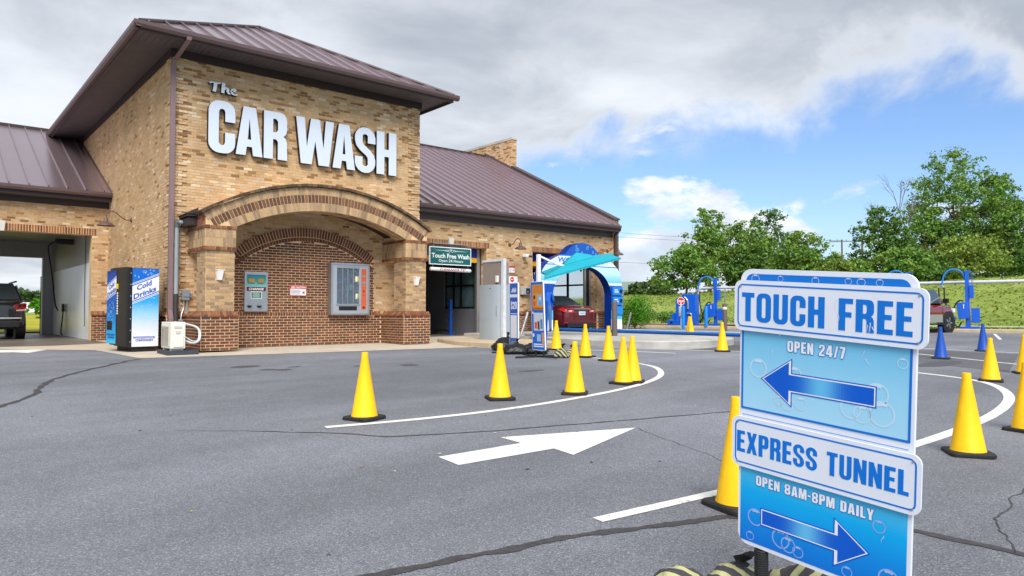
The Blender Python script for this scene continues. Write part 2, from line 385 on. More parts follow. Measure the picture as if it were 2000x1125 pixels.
def asphalt_mat(name, base, dark):
    m = bpy.data.materials.new(name); m.use_nodes = True; nd, lk = m.node_tree.nodes, m.node_tree.links
    b = nd['Principled BSDF']; b.inputs['Roughness'].default_value = .82; b.inputs['Specular IOR Level'].default_value = .35
    g = nd.new('ShaderNodeNewGeometry')
    def nz(scale, det, rough=.5, sx=None):
        n = nd.new('ShaderNodeTexNoise'); n.inputs['Scale'].default_value = scale; n.inputs['Detail'].default_value = det; n.inputs['Roughness'].default_value = rough
        if sx:
            mp = nd.new('ShaderNodeMapping'); mp.inputs['Scale'].default_value = sx; mp.inputs['Rotation'].default_value = (0, 0, R(8)); lk.new(g.outputs['Position'], mp.inputs[0]); lk.new(mp.outputs[0], n.inputs['Vector'])
        else: lk.new(g.outputs['Position'], n.inputs['Vector'])
        return n.outputs['Fac']
    def mr(v, a, c, d, e):
        n = nd.new('ShaderNodeMapRange'); lk.new(v, n.inputs[0]); n.inputs[1].default_value = a; n.inputs[2].default_value = c; n.inputs[3].default_value = d; n.inputs[4].default_value = e; return n.outputs[0]
    def mul(a, c):
        n = nd.new('ShaderNodeMath'); n.operation = 'MULTIPLY'; lk.new(a, n.inputs[0]); lk.new(c, n.inputs[1]); return n.outputs[0]
    big = mr(nz(.16, 4, .5), .32, .68, .72, 1.16); lane = mr(nz(.55, 3, .5, (.35, 2.2, 1)), .3, .7, .86, 1.10); mid = mr(nz(3.2, 4), .3, .7, .94, 1.06)
    vo = nd.new('ShaderNodeTexVoronoi'); vo.inputs['Scale'].default_value = 150; lk.new(g.outputs['Position'], vo.inputs['Vector'])
    sv = nd.new('ShaderNodeSeparateColor'); lk.new(vo.outputs['Color'], sv.inputs[0])
    rmp = nd.new('ShaderNodeValToRGB'); lk.new(sv.outputs[0], rmp.inputs[0])
    e = rmp.color_ramp.elements; e[0].position = 0; e[0].color = (.58, .58, .58, 1); e[1].position = .55; e[1].color = (1, 1, 1, 1)
    x = e.new(.90); x.color = (1.2, 1.2, 1.2, 1); x = e.new(1.0); x.color = (1.95, 1.95, 1.92, 1)
    rs = nd.new('ShaderNodeSeparateColor'); lk.new(rmp.outputs[0], rs.inputs[0])
    f = mul(mul(mul(big, lane), mid), rs.outputs[0])
    vm = nd.new('ShaderNodeVectorMath'); vm.operation = 'SCALE'; vm.inputs[0].default_value = base; lk.new(f, vm.inputs['Scale']); lk.new(vm.outputs[0], b.inputs['Base Color'])
    bp = nd.new('ShaderNodeBump'); bp.inputs['Strength'].default_value = .55; bp.inputs['Distance'].default_value = .006
    lk.new(vo.outputs['Distance'], bp.inputs['Height']); lk.new(bp.outputs[0], b.inputs['Normal'])
    return m
ASPH = asphalt_mat('asphalt', lin(124, 126, 133), 0)
ASPHD = asphalt_mat('newer_asphalt', lin(100, 99, 102), 0)
def paint_mat(name, col, wear):
    m = bpy.data.materials.new(name); m.use_nodes = True; nd, lk = m.node_tree.nodes, m.node_tree.links
    b = nd['Principled BSDF']; b.inputs['Roughness'].default_value = .75
    g = nd.new('ShaderNodeNewGeometry'); n = nd.new('ShaderNodeTexNoise'); n.inputs['Scale'].default_value = 17; n.inputs['Detail'].default_value = 9; n.inputs['Roughness'].default_value = .7; lk.new(g.outputs['Position'], n.inputs['Vector'])
    n2 = nd.new('ShaderNodeTexNoise'); n2.inputs['Scale'].default_value = 3; lk.new(g.outputs['Position'], n2.inputs['Vector'])
    r = nd.new('ShaderNodeMapRange'); lk.new(n.outputs[0], r.inputs[0]); r.inputs[1].default_value = wear; r.inputs[2].default_value = wear+.035
    mx = nd.new('ShaderNodeMix'); mx.data_type = 'RGBA'; lk.new(r.outputs[0], mx.inputs[0]); mx.inputs[6].default_value = (*col, 1); mx.inputs[7].default_value = (*lin(120, 118, 118), 1)
    r2 = nd.new('ShaderNodeMapRange'); lk.new(n2.outputs[0], r2.inputs[0]); r2.inputs[1].default_value = .3; r2.inputs[2].default_value = .7; r2.inputs[3].default_value = .88; r2.inputs[4].default_value = 1.05
    vm = nd.new('ShaderNodeVectorMath'); vm.operation = 'SCALE'; lk.new(mx.outputs[2], vm.inputs[0]); lk.new(r2.outputs[0], vm.inputs['Scale']); lk.new(vm.outputs[0], b.inputs['Base Color'])
    return m
LINE = paint_mat('road_paint', lin(224, 222, 218), .615)
SEAL = mat('crack_sealant', lin(66, 63, 64), .7, var=.35, scale=30, detail=8)
STAIN = mat('oil_stain', lin(78, 78, 82), .7, var=.15, scale=9)

def grass_mat(name, c1, c2, c3, scale):
    m = bpy.data.materials.new(name); m.use_nodes = True; nd, lk = m.node_tree.nodes, m.node_tree.links
    b = nd['Principled BSDF']; b.inputs['Roughness'].default_value = .9; b.inputs['Specular IOR Level'].default_value = .1
    g = nd.new('ShaderNodeNewGeometry'); n = nd.new('ShaderNodeTexNoise'); n.inputs['Scale'].default_value = scale; n.inputs['Detail'].default_value = 8; n.inputs['Roughness'].default_value = .65; lk.new(g.outputs['Position'], n.inputs['Vector'])
    r = nd.new('ShaderNodeValToRGB'); lk.new(n.outputs[0], r.inputs[0]); e = r.color_ramp.elements
    e[0].position = .3; e[0].color = (*c1, 1); e[1].position = .7; e[1].color = (*c3, 1); x = e.new(.5); x.color = (*c2, 1)
    lk.new(r.outputs[0], b.inputs['Base Color']); return m
GRASS = grass_mat('bank_grass', lin(112, 130, 58), lin(128, 144, 68), lin(154, 160, 92), .22)
FIELD = grass_mat('field_grass', lin(120, 140, 40), lin(168, 160, 50), lin(190, 170, 70), .3)

# ---------------------------------------------------------------- ground
def spaced(a, b, n): return [a+(b-a)*i/n for i in range(n+1)]
xs = [-900, -400, -150, -70]+spaced(-40, 70, 72)+[85, 110, 160, 300, 900]
ys = [-900, -300, -120, -60]+spaced(-40, 70, 72)+[85, 110, 160, 300, 900]
m = MB(); k = len(xs)
m.add([(x, y, gz(x, y)-.06) for y in ys for x in xs], [(j*k+i, j*k+i+1, (j+1)*k+i+1, (j+1)*k+i) for j in range(len(ys)-1) for i in range(k-1)])
m.build('ground', GRASS, smooth=True, kind='structure')
m = MB(); ty = spaced(-30, 33.5, 80); tx = [i/70 for i in range(71)]
kx = lambda y: K0.x+(y-K0.y)*KD.x/KD.y
m.add([(-40+(kx(y)+40)*t, y, lot(-40+(kx(y)+40)*t, y)) for y in ty for t in tx], [(j*71+i, j*71+i+1, (j+1)*71+i+1, (j+1)*71+i) for j in range(80) for i in range(70)])
m.build('asphalt_lot', ASPH, smooth=True, kind='structure')
m = MB(); m.add([(-900, 34, .03), (2.0, 34, .03), (14, 40, .03), (14, 95, .4), (-900, 95, .4)], [(0, 1, 2, 3, 4)])
m.build('field', FIELD, kind='structure')

def ribbon(name, pts, w, mt, dz=.004, jit=0., closed=False, taper=False, kind='structure', seed=0):
    """a painted line or sealed crack lying on the lot"""
    P = []
    for i in range(len(pts)-1):
        a, b = Vector(pts[i]), Vector(pts[i+1]); n = max(1, int((b-a).length/.04))
        P += [a+(b-a)*(q/n) for q in range(n)]
    P.append(Vector(pts[-1])); vs = []; rnd = random.Random(seed)
    for i, p in enumerate(P):
        d = (P[min(i+1, len(P)-1)]-P[max(i-1, 0)]).normalized(); nn = Vector((-d.y, d.x))
        off = nn*(noise.noise(Vector((p.x*3, p.y*3, seed)))*jit+noise.noise(Vector((p.x*13, p.y*13, seed)))*jit*.35)
        ww = w*(1+(noise.noise(Vector((p.x*5, p.y*5, 9+seed)))*.6+noise.noise(Vector((p.x*31, p.y*31, seed)))*.5 if jit else noise.noise(Vector((p.x*23, p.y*23, seed)))*.06))/2
        if taper: t = i/(len(P)-1); ww *= .15+.85*min(1, 4*t, 4*(1-t)+.2)
        for sg in (1, -1):
            q = p+off+nn*ww*sg; vs.append((q.x, q.y, lot(q.x, q.y)+dz))
    m = MB().add(vs, [(2*i, 2*i+1, 2*i+3, 2*i+2) for i in range(len(P)-1)])
    return m.build(name, mt, kind=kind)
def smoothed(pts, it=3):
    for _ in range(it):
        o = [pts[0]]
        for a, b in zip(pts, pts[1:]): o += [tuple(Vector(a)*.75+Vector(b)*.25), tuple(Vector(a)*.25+Vector(b)*.75)]
        pts = o+[pts[-1]]
    return pts
ribbon('lane_line', smoothed([(3.22, 6.71), (4.21, 6.53), (5.46, 6.47), (7.0, 6.66), (8.26, 6.95), (9.28, 7.35), (10.0, 7.8), (10.7, 8.45), (11.0, 9.0), (11.1, 9.9), (11.3, 11.2)]), .105, LINE)
ribbon('lane_line', smoothed([(7.0, 2.70), (7.73, 2.69), (9.34, 2.74), (10.91, 2.95), (12.1, 3.25), (13.2, 3.75), (13.75, 4.3), (14.05, 5.2), (14.1, 6.6)]), .13, LINE)
ribbon('lane_line', [(3.225, 3.01), (4.6, 2.88), (5.4, 2.80)], .095, LINE)
ribbon('parking_line', [(19.0, 7.6), (17.62, 4.56), (16.5, 2.1)], .10, LINE)
ribbon('parking_line', [(20.6, 8.4), (21.35, 5.41), (22.0, 3.4)], .10, LINE)
ribbon('lane_line', [(14.55, 11.3), (15.0, 10.4), (15.6, 9.7), (17, 8.6)], .09, LINE)
ribbon('lane_line', [(12.6, 12.2), (13.3, 11.1), (13.7, 10.3)], .10, LINE)
ribbon('parking_line', [(27.5, 13.2), (31.5, 14.3)], .10, LINE); ribbon('parking_line', [(27.8, 7.7), (32.5, 9.2)], .10, LINE); ribbon('parking_line', [(28.0, 4.6), (33.3, 6.1)], .10, LINE)
def flat_poly(name, pts, mt, dz=.004):
    tri = tessellate_polygon([[Vector((*p, 0)) for p in pts]]); fs = []
    for t in tri:
        a, b, c = (Vector(pts[i]) for i in t); fs.append(tuple(t) if (b-a).cross(c-a) > 0 else tuple(reversed(t)))
    return MB().add([(p[0], p[1], lot(*p)+dz) for p in pts], fs).build(name, mt, kind='structure')
flat_poly('arrow_marking', [(3.39, 4.96), (4.30, 4.96), (4.31, 5.27), (5.73, 4.81), (4.34, 4.33), (4.38, 4.61), (3.36, 4.63)], LINE)
flat_poly('arrow_marking', [(1.2, 19.35), (1.62, 19.95), (2.5, 19.5), (1.98, 18.35), (1.75, 18.75), (1.2, 18.9)], LINE)
ribbon('crack_sealant', smoothed([(.5, 9.6), (.83, 10.07), (1.19, 10.69), (1.30, 11.2), (1.36, 11.49), (1.64, 12.53), (2.1, 13.37), (2.9, 14.6), (3.48, 15.45)], 2), .075, SEAL, jit=.06, seed=1)
ribbon('crack_sealant', smoothed([(2.0, 7.4), (2.41, 7.1), (3.11, 6.44), (3.32, 6.21), (3.44, 5.96), (3.65, 5.84), (4.64, 5.5), (5.59, 5.27), (7.5, 4.78), (9.5, 4.3)], 2), .030, SEAL, jit=.03, taper=True, seed=2)
ribbon('crack_sealant', [(.9, 3.22), (1.76, 3.09), (2.21, 3.02), (2.85, 2.91), (3.89, 2.56), (4.55, 1.75), (4.62, 1.15)], .065, SEAL, jit=.03, seed=3)
ribbon('crack_sealant', [(5.72, 4.80), (5.5, 4.2), (5.3, 3.7), (5.05, 3.2)], .006, SEAL, jit=.06, seed=4)
ribbon('crack_sealant', [(4.59, 1.2), (5.2, 1.5), (6.2, 1.6)], .010, SEAL, jit=.05, seed=5)
for i, (x, y, a, b) in enumerate([(4.62, 12.82, .26, .16), (4.74, 12.1, .14, .10), (4.95, 11.95, .16, .11), (5.3, 12.3, .12, .06), (7.16, 11.43, .15, .2), (6.3, 11.8, .1, .08), (2.1, 2.9, .0, .0), (8.4, 9.4, .3, .1), (16.3, 5.6, 1.1, .28), (15.2, 6.5, .9, .22)]):
    if a: flat_poly('oil_stain', [(x+a*math.cos(t)*(1+.3*noise.noise(Vector((t, i, 0)))), y+b*math.sin(t)*(1+.3*noise.noise(Vector((t, i, 5))))) for t in [q*math.pi/9 for q in range(18)]], STAIN, .003)
rp = random.Random(3)
m = MB()
for i in range(90):
    x, y = rp.uniform(.8, 12), rp.uniform(1.2, 14); r_ = rp.uniform(.006, .016); z = lot(x, y)+.004; a = rp.uniform(0, 6)
    m.col = random.choice([lin(150, 120, 60), lin(96, 80, 60), lin(170, 150, 80), lin(60, 52, 46), lin(180, 180, 176)])
    m.add([(x+r_*1.6*math.cos(a), y+r_*1.6*math.sin(a), z+.004), (x+r_*math.cos(a+1.8), y+r_*math.sin(a+1.8), z), (x+r_*1.5*math.cos(a+3.1), y+r_*1.5*math.sin(a+3.1), z+.006), (x+r_*math.cos(a+4.7), y+r_*math.sin(a+4.7), z)], [(0, 1, 2, 3)])
m.build('leaf_litter', mat('litter', (1, 1, 1), .9, attr='Col'), kind='stuff')
# darker strip of newer asphalt by the far lane
m = MB(); A_ = [(14.9, 11.0), (16.6, 6.9), (15.6, 4.2)]; B_ = [(18.4, 11.2), (20.2, 7.6), (20.9, 5.4)]
vs = []
for i in range(25):
    t = i/24; q = lambda L: Vector(L[0]).lerp(Vector(L[1]), min(1, 2*t)).lerp(Vector(L[1]).lerp(Vector(L[2]), max(0, 2*t-1)), 1 if t > .5 else 0)
    a, b = q(A_), q(B_)
    for j in range(7): p = a.lerp(b, j/6); vs.append((p.x, p.y, lot(p.x, p.y)+.002))
m.add(vs, [(i*7+j, i*7+j+1, (i+1)*7+j+1, (i+1)*7+j) for i in range(24) for j in range(6)])
m.build('asphalt_patch', ASPHD, kind='structure')

# concrete apron in front of the tower and the bay floors
def strip_slab(name, edge, back, mt, dz=.006, n=14):
    vs = []; mcount = len(edge)
    for (a, b) in zip(edge, back):
        for j in range(n+1):
            p = Vector(a).lerp(Vector(b), j/n); vs.append((p.x, p.y, lot(p.x, p.y)+dz))
    return MB().add(vs, [((i+1)*(n+1)+j, (i+1)*(n+1)+j+1, i*(n+1)+j+1, i*(n+1)+j) for i in range(mcount-1) for j in range(n)]).build(name, mt, kind='structure')
def dens(pts, n=8):
    o = []
    for a, b in zip(pts, pts[1:]): o += [tuple(Vector(a).lerp(Vector(b), q/n)) for q in range(n)]
    return o+[pts[-1]]
strip_slab('concrete_apron', dens([(3.25, 18.9), (3.5, 15.52), (7, 14.95), (11.15, 14.38)])[8:], dens([(4.6, 24.2), (4.6, 17.6), (7, 17.6), (11.3, 17.6)])[8:], CONC)
strip_slab('concrete_apron', dens([(11.15, 14.38), (13.0, 14.6), (14.6, 16.3)]), dens([(11.3, 20.5), (13, 20.5), (16.4, 20.5)]), CONC)
strip_slab('concrete_apron', dens([(-9, 20.6), (1.64, 20.3), (2.68, 19.05), (3.25, 18.5), (3.5, 15.52)]), dens([(-9, 24.6), (1.6, 24.6), (3.0, 24.6), (4.5, 24.6), (4.6, 17.6)]), CONC)
m = MB().box(-9, 4.6, 24.3, 33.2, -.3, .016); m.build('bay_floor', CONCD, kind='structure')
m = MB().box(11.3, 22.3, 20.2, 33.2, -.3, .018); m.build('bay_floor', CONCD, kind='structure')
strip_slab('wet_concrete', dens([(-1.5, 21.5), (2.9, 21.2), (4.2, 22.0)]), dens([(-1.5, 24.5), (2.9, 24.5), (4.2, 24.5)]), CONCD, dz=.010)

def kerb_island(name, outline, z1, lip=.16, mtop=CONCG, mside=CONCG, zb=-.3):
    m = MB(); n = len(outline); c = Vector((sum(p[0] for p in outline)/n, sum(p[1] for p in outline)/n))
    ins = [tuple(Vector(p)+(c-Vector(p)).normalized()*.03) for p in outline]
    vs = [(p[0], p[1], zb) for p in outline]+[(p[0], p[1], z1-.03) for p in outline]+[(p[0], p[1], z1) for p in ins]
    fs = [(i, (i+1) % n, n+(i+1) % n, n+i) for i in range(n)]+[(n+i, n+(i+1) % n, 2*n+(i+1) % n, 2*n+i) for i in range(n)]
    m.add(vs, fs); tri = tessellate_polygon([[Vector((*p, 0)) for p in ins]])
    m.add([(p[0], p[1], z1) for p in ins], [t if (Vector(ins[t[1]])-Vector(ins[t[0]])).cross(Vector(ins[t[2]])-Vector(ins[t[0]])) > 0 else t[::-1] for t in tri])
    return m.build(name, mtop, kind='structure')
PLAT = smoothed([(14.5, 19.7), (14.5, 16.3), (14.0, 15.0), (13.85, 13.3), (14.0, 11.9), (14.45, 11.1), (15.3, 10.85), (16.4, 10.9), (17.9, 11.3), (18.45, 12.2), (18.45, 19.7)], 2)
def ccw(p): return p if sum(p[i][0]*p[(i+1) % len(p)][1]-p[(i+1) % len(p)][0]*p[i][1] for i in range(len(p))) > 0 else p[::-1]
kerb_island('platform', ccw(PLAT), .125)
kerb_island('kerb', ccw([(21.75, 19.8), (21.55, 16.5), (21.75, 10.5), (22.2, 10.5), (22.15, 19.8)]), .15)
kerb_island('kiosk_island', ccw(smoothed([(11.5, 16.9), (11.05, 15.6), (10.95, 14.75), (11.05, 13.9), (11.5, 13.2), (12.2, 13.0), (12.9, 13.3), (13.1, 14.5), (13.0, 16.9)], 2)), .10, mtop=KERBT)
ln = 60; kp = [K0+KD*t for t in spaced(-14, 52, ln)]
m = MB(); sec = [(-.02, -.3), (-.02, .10), (.03, .13), (.16, .135), (.16, -.3)]
m.loft([[(*(p+KN*a), z) for a, z in sec] for p in kp], closed=False); m.build('far_kerb', KERBT, kind='structure')
m = MB(); p5 = [K0+KD*t for t in spaced(-14, 56, 40)]
m.loft([[(*(p+KN*a), gz(*(p+KN*a))+.03) for a in (4.2, 5.4)] for p in p5], closed=False); m.build('path', CONCG, kind='structure')
m = MB(); p5 = [K0+KD*t for t in spaced(-8, 4.6, 20)]
m.loft([[(*(p+KN*a), gz(*(p+KN*a))+.02+.05*noise.noise(Vector((p.x*2, p.y*2, a)))) for a in (.18, .6, 1.2, 2, 3, 3.9)] for p in p5], closed=False)
m.build('mulch_bed', mat('mulch', lin(118, 88, 66), .95, var=.4, scale=22, bump=.8, bscale=40), kind='structure')
# ---------------------------------------------------------------- the car wash building
BLD = thing('car_wash_building', 'tan brick car wash with brown metal roofs and an arched front', 'building', (7.9, 17.5, 0))
rb = random.Random(11)
TANS = [lin(*c) for c in ((204, 172, 132), (198, 164, 122), (208, 178, 140), (194, 160, 118), (206, 174, 136), (200, 166, 126))]
TDARK = [lin(*c) for c in ((156, 118, 78), (168, 128, 84), (142, 106, 72))]
TPALE = [lin(*c) for c in ((224, 204, 176), (218, 194, 160), (204, 174, 146), (200, 178, 154))]
BROWNS = [lin(*c) for c in ((112, 70, 49), (102, 62, 44), (122, 78, 54), (108, 66, 47), (94, 58, 45), (116, 72, 52))]
BODD = [lin(82, 72, 76), lin(92, 66, 56), lin(140, 88, 58)]
def jit(c, a=.08): k = 1+rb.uniform(-a, a); return tuple(min(1, x*k) for x in c)
def tan(p):
    n = noise.noise(Vector((p.x*.55, p.y*.55+3, p.z*1.1)))+.5*noise.noise(Vector((p.x*2.1, p.y*2.1, p.z*2.6+7)))
    r = rb.random(); hi = sstep(4.2, 6, p.z)
    if r < .035+.24*sstep(.05, .6, n): return jit(rb.choice(TPALE))
    if r > .918-.10*hi-.05*sstep(.1, .5, -n): return jit(rb.choice(TDARK))
    return jit(rb.choice(TANS))
def tan_side(p):
    return jit(rb.choice(TDARK[:2]), .06) if rb.random() < .035 else (jit(rb.choice(TPALE), .05) if rb.random() < .07+.12*sstep(0, .5, noise.noise(p*.7)) else jit(rb.choice(TANS), .06))
def brown(p): return jit(rb.choice(BODD)) if rb.random() < .05 else jit(rb.choice(BROWNS))
def mossy(p): return jit(rb.choice(TANS[1:2]+[lin(178, 148, 116), lin(168, 140, 110), lin(186, 156, 120), lin(152, 126, 98), lin(192, 160, 122)]), .06)
def browncap(p): return jit(rb.choice([lin(134, 84, 56), lin(120, 72, 50), lin(150, 100, 68), lin(110, 66, 48)]), .1)
RECS = []                                   # every laid brick: wall, centre, u, n, length, height, proud, colour
BL, CH = .2032, .0677
Zv = Vector((0, 0, 1))
def lay(wall, O, u, n, spans, z0, z1, pal, quoin=None, proud=.007, shift=0.):
    jt = .015 if pal is brown else .010
    O, u, n = Vector(O), Vector(u), Vector(n); k = 0
    while z0+(k+1)*CH <= z1+.012:
        zc = z0+(k+.5)*CH
        for a, b in spans(zc):
            i = math.floor((a-shift)/BL)-1
            while True:
                s0 = i*BL+(k % 2)*BL/2+shift; s1 = s0+BL; i += 1
                if s0 >= b: break
                c0, c1 = max(s0, a), min(s1, b)
                if c1-c0 < .045: continue
                p = O+u*((c0+c1)/2)+Zv*zc
                q = proud+rb.uniform(-.0015, .0015)
                if quoin and quoin((c0+c1)/2) and k % 7: q += .026
                RECS.append((wall, p, u, n, c1-c0-jt, CH-jt, q, pal(p)))
        k += 1
def soldiers(wall, O, u, n, a, b, z0, z1, pal, proud=.008, w=CH, rec=True):
    O, u, n = Vector(O), Vector(u), Vector(n); cnt = max(1, round((b-a)/w)); w = (b-a)/cnt
    for i in range(cnt):
        p = O+u*(a+(i+.5)*w)+Zv*((z0+z1)/2); RECS.append((wall, p, u, n, w-(.020 if pal is browncap else .011), z1-z0-.010, proud+rb.uniform(-.0015, .0015), pal(p)))
def brick_geo(m, p, u, n, L, H, q):
    a, b = u*(L/2), Zv*(H/2); f = p+n*q; r_ = p-n*.012
    vs = [f-a-b, f+a-b, f+a+b, f-a+b, r_-a-b, r_+a-b, r_+a+b, r_-a+b]
    if u.cross(Zv).dot(n) < 0: order = [(0, 3, 2, 1), (0, 1, 5, 4), (1, 2, 6, 5), (2, 3, 7, 6), (3, 0, 4, 7)]
    else: order = [(0, 1, 2, 3), (0, 4, 5, 1), (1, 5, 6, 2), (2, 6, 7, 3), (3, 7, 4, 0)]
    m.add(vs, order)
def slope_cap(wall, O, u, n, a, b, run=.085, z0=.745, z1=.865, out=.02, pal=browncap):
    """rowlock bricks laid to fall on top of the plinth; O lies on the wall face"""
    O, u, n = Vector(O), Vector(u), Vector(n); m = MB(); cnt = max(1, round((b-a)/CH)); w = (b-a)/cnt
    for i in range(cnt):
        m.col = pal(O); s0, s1 = a+i*w+.004, a+(i+1)*w-.004
        pr = [(-.0, z0), (run+out, z0), (run+out, z0+.03), (run*.6, z0+.062), (0, z1)]
        rings = [[tuple(O+u*s+n*d+Zv*z) for d, z in pr] for s in (s0, s1)]
        m.loft(rings)
    m.col = lin(190, 150, 110); pr = [(0, z0+.001), (run, z0+.001), (run, z0+.022), (run*.55, z0+.05), (0, z1-.012)]
    m.loft([[tuple(O+u*s+n*d+Zv*z) for d, z in pr] for s in (a+.002, b-.002)])
    m.build('rowlock_cap', BR, wall, kind='stuff')
X_, Y_ = (1, 0, 0), (0, 1, 0); NX, NY = (-1, 0, 0), (0, -1, 0)

# tower walls
TX0, TX1, TY, TZ = 4.54, 11.26, 17.5, 6.76; NCX = 7.84
def niche_half(z):
    if z < 2.33: return 1.93
    d = 2.86**2-(z+.07)**2
    return math.sqrt(d) if d > 0 else 0
W1 = MB().box(TX0, TX1, TY, TY+.3, 0, TZ).build('tower_front_wall', MORT_T, BLD)
lay(W1, (0, TY, 0), X_, NY, lambda z: ([(TX0, TX1)] if z > 3.0 else [(TX0, NCX-niche_half(z)), (NCX+niche_half(z), TX1)]), .865, TZ, tan, quoin=lambda s: s < TX0+.30 or s > TX1-.30)
W2 = MB().box(TX0, TX0+.3, TY+.3, 29, 0, TZ).box(TX1-.3, TX1, TY+.3, 29, 0, TZ).box(TX0+.3, TX1-.3, 28.7, 29, 0, TZ).build('tower_side_wall', MORT_T, BLD)
lay(W2, (TX0, 0, 0), Y_, NX, lambda z: [(TY, min(29, max(24.08, 23.9+(z-4.34)/.476)))], .865, TZ, tan_side, quoin=lambda s: s < TY+.30)
# plinth
for a, b in ((TX0-.06, 4.87), (10.82, TX1+.06), (5.68, 10.0)):
    PL = MB().box(a, b, TY-.06, TY, 0, .745).build('plinth', MORT_B, BLD); lay(PL, (0, TY-.06, 0), X_, NY, lambda z: [(a, b)], 0, .745, brown)
PS = MB().box(TX0-.06, TX0, TY, 24.1, 0, .745).build('plinth', MORT_B, BLD); lay(PS, (TX0-.06, 0, 0), Y_, NX, lambda z: [(TY-.06, 24.1)], 0, .745, brown)
slope_cap(PL, (0, TY, 0), X_, NY, TX0-.05, 4.87); slope_cap(PL, (0, TY, 0), X_, NY, NCX+1.94, 10.0); slope_cap(PL, (0, TY, 0), X_, NY, 10.82, TX1+.05)
slope_cap(PS, (TX0, 0, 0), Y_, NX, TY-.03, 24.08)
# niche of brown brick under its own ring
nm = MB(wallF(NCX, TY, 0)); arcp = [(2.86*math.sin(R(a)), -.07+2.86*math.cos(R(a))) for a in spaced(40, -40, 30)]
nm.prism([(-1.93, .745), (1.93, .745), (1.93, 2.30)]+arcp[1:-1]+[(-1.93, 2.30)], .055)
NW = nm.build('niche_wall', MORT_B, BLD)
soldiers(NW, (0, TY-.055, 0), X_, NY, NCX-1.93, NCX+1.93, .745, .85, brown)
def nin(z):
    if z < 2.2: return 1.93
    d = 2.72**2-(z+.07)**2; return min(1.93, math.sqrt(d)) if d > 0 else 0
lay(NW, (0, TY-.055, 0), X_, NY, lambda z: [(NCX-nin(z), NCX+nin(z))], .85, 2.68, brown)
def ring_bricks(name, cx, cz, r0, r1, amax, step, yf, depth, pal, parent, keep, single=False):
    cnt = round(2*R(amax)*(r0+r1)/2/step); objs = MB(); M = wallF(cx, yf, cz)
    for i in range(cnt):
        a0 = -R(amax)+2*R(amax)*i/cnt; a1 = -R(amax)+2*R(amax)*(i+1)/cnt; g_ = (.0075 if single else .0045)/r0
        am = (a0+a1)/2; c = Vector((cx+(r0+r1)/2*math.sin(am), yf, cz+(r0+r1)/2*math.cos(am)))
        if not keep(c): continue
        mm = MB() if single else objs
        mm.col = pal(c)
        q = [(r*math.sin(a), r*math.cos(a)) for r, a in ((r0+.004, a0+g_), (r1-.004, a0+g_), (r1-.004, a1-g_), (r0+.004, a1-g_))]
        mm.prism(q[::-1], depth+rb.uniform(-.002, .002), M, z0=-.01)
        if single: mm.build(name, BR, parent)
    if not single: objs.build(name, BR, parent, kind='stuff')
mo = MB(wallF(NCX, TY, -.07)).prism([(r*math.sin(R(a)), r*math.cos(R(a))) for r, aa in ((3.075, spaced(38.8, -38.8, 24)), (2.735, spaced(-42.4, 42.4, 24))) for a in aa], .062).build('niche_arch', MORT_B, BLD)
ring_bricks('arch_brick', NCX, -.07, 2.845, 3.08, 38.9, .078, TY-.062, .018, brown, mo, lambda c: True, True)
ring_bricks('niche_rowlock_ring', NCX, -.07, 2.735, 2.84, 42.0, .078, TY-.062, .018, brown, mo, lambda c: True)

# pillars, caps and the big arch
def pillar(bx0, bx1, sx0, sx1):
    P = MB().box(bx0, bx1, 16.25, TY-.06, 0, .745).box(sx0, sx1, 16.30, 16.92, .745, 2.22).build('pillar', MORT_T, BLD)
    B = MB().box(bx0-.001, bx1+.001, 16.249, TY-.062, 0, .744).build('pillar_base', MORT_B, BLD)
    lay(B, (0, 16.25, 0), X_, NY, lambda z: [(bx0, bx1)], 0, .745, brown, shift=bx0)
    lay(B, (bx0, 0, 0), Y_, NX, lambda z: [(16.25, TY-.06)], 0, .745, brown, shift=16.25)
    slope_cap(B, (0, 16.30, 0), X_, NY, bx0-.0, bx1+.0, run=.055); slope_cap(B, (sx0, 0, 0), Y_, NX, 16.27, TY-.06, run=sx0-bx0)
    slope_cap(B, (sx1, 0, 0), Y_, X_, 16.27, TY-.06, run=bx1-sx1)
    MB().box(sx0, sx1, 16.92, TY-.06, .7445, .86).build('pillar_ledge', MORT_B, B)
    lay(P, (0, 16.30, 0), X_, NY, lambda z: [(sx0, sx1)], .865, 2.22, mossy, shift=sx0)
    lay(P, (sx0, 0, 0), Y_, NX, lambda z: [(16.30, 16.92)], .865, 2.22, mossy, shift=16.30)
    C = MB().box(sx0-.02, sx1+.02, 16.27, TY, 2.222, 2.778).build('pillar_cap', MORT_T, BLD)
    for z0, z1 in ((2.30, 2.50), (2.50, 2.70)):
        soldiers(C, (0, 16.27, 0), X_, NY, sx0-.02, sx1+.02, z0, z1, mossy, w=.075); soldiers(C, (sx0-.02, 0, 0), Y_, NX, 16.27, TY, z0, z1, mossy, w=.075)
    for z0, z1 in ((2.225, 2.30), (2.70, 2.775)):
        soldiers(C, (0, 16.27, 0), X_, NY, sx0-.045, sx1+.04, z0, z1, browncap, proud=.03, w=.11); soldiers(C, (sx0-.02, 0, 0), Y_, NX, 16.26, TY, z0, z1, browncap, proud=.03, w=.11)
pillar(4.87, 5.68, 4.97, 5.59); pillar(10.0, 10.82, 10.09, 10.71)
ACX, ACZ, AX0, AX1 = 7.84, -1.58, 4.95, 10.73
def arch_poly(ri, ro, half):
    top = [(x, ACZ+math.sqrt(ro*ro-(x-ACX)**2)) for x in spaced(AX1, AX0, 40)]
    bot = [(AX0, 2.779), (ACX-half, 2.779)]+[(x, ACZ+math.sqrt(ri*ri-(x-ACX)**2)) for x in spaced(ACX-half+.01, ACX+half-.01, 40)]+[(ACX+half, 2.779), (AX1, 2.779)]
    return [(x, z) for x, z in top+bot]
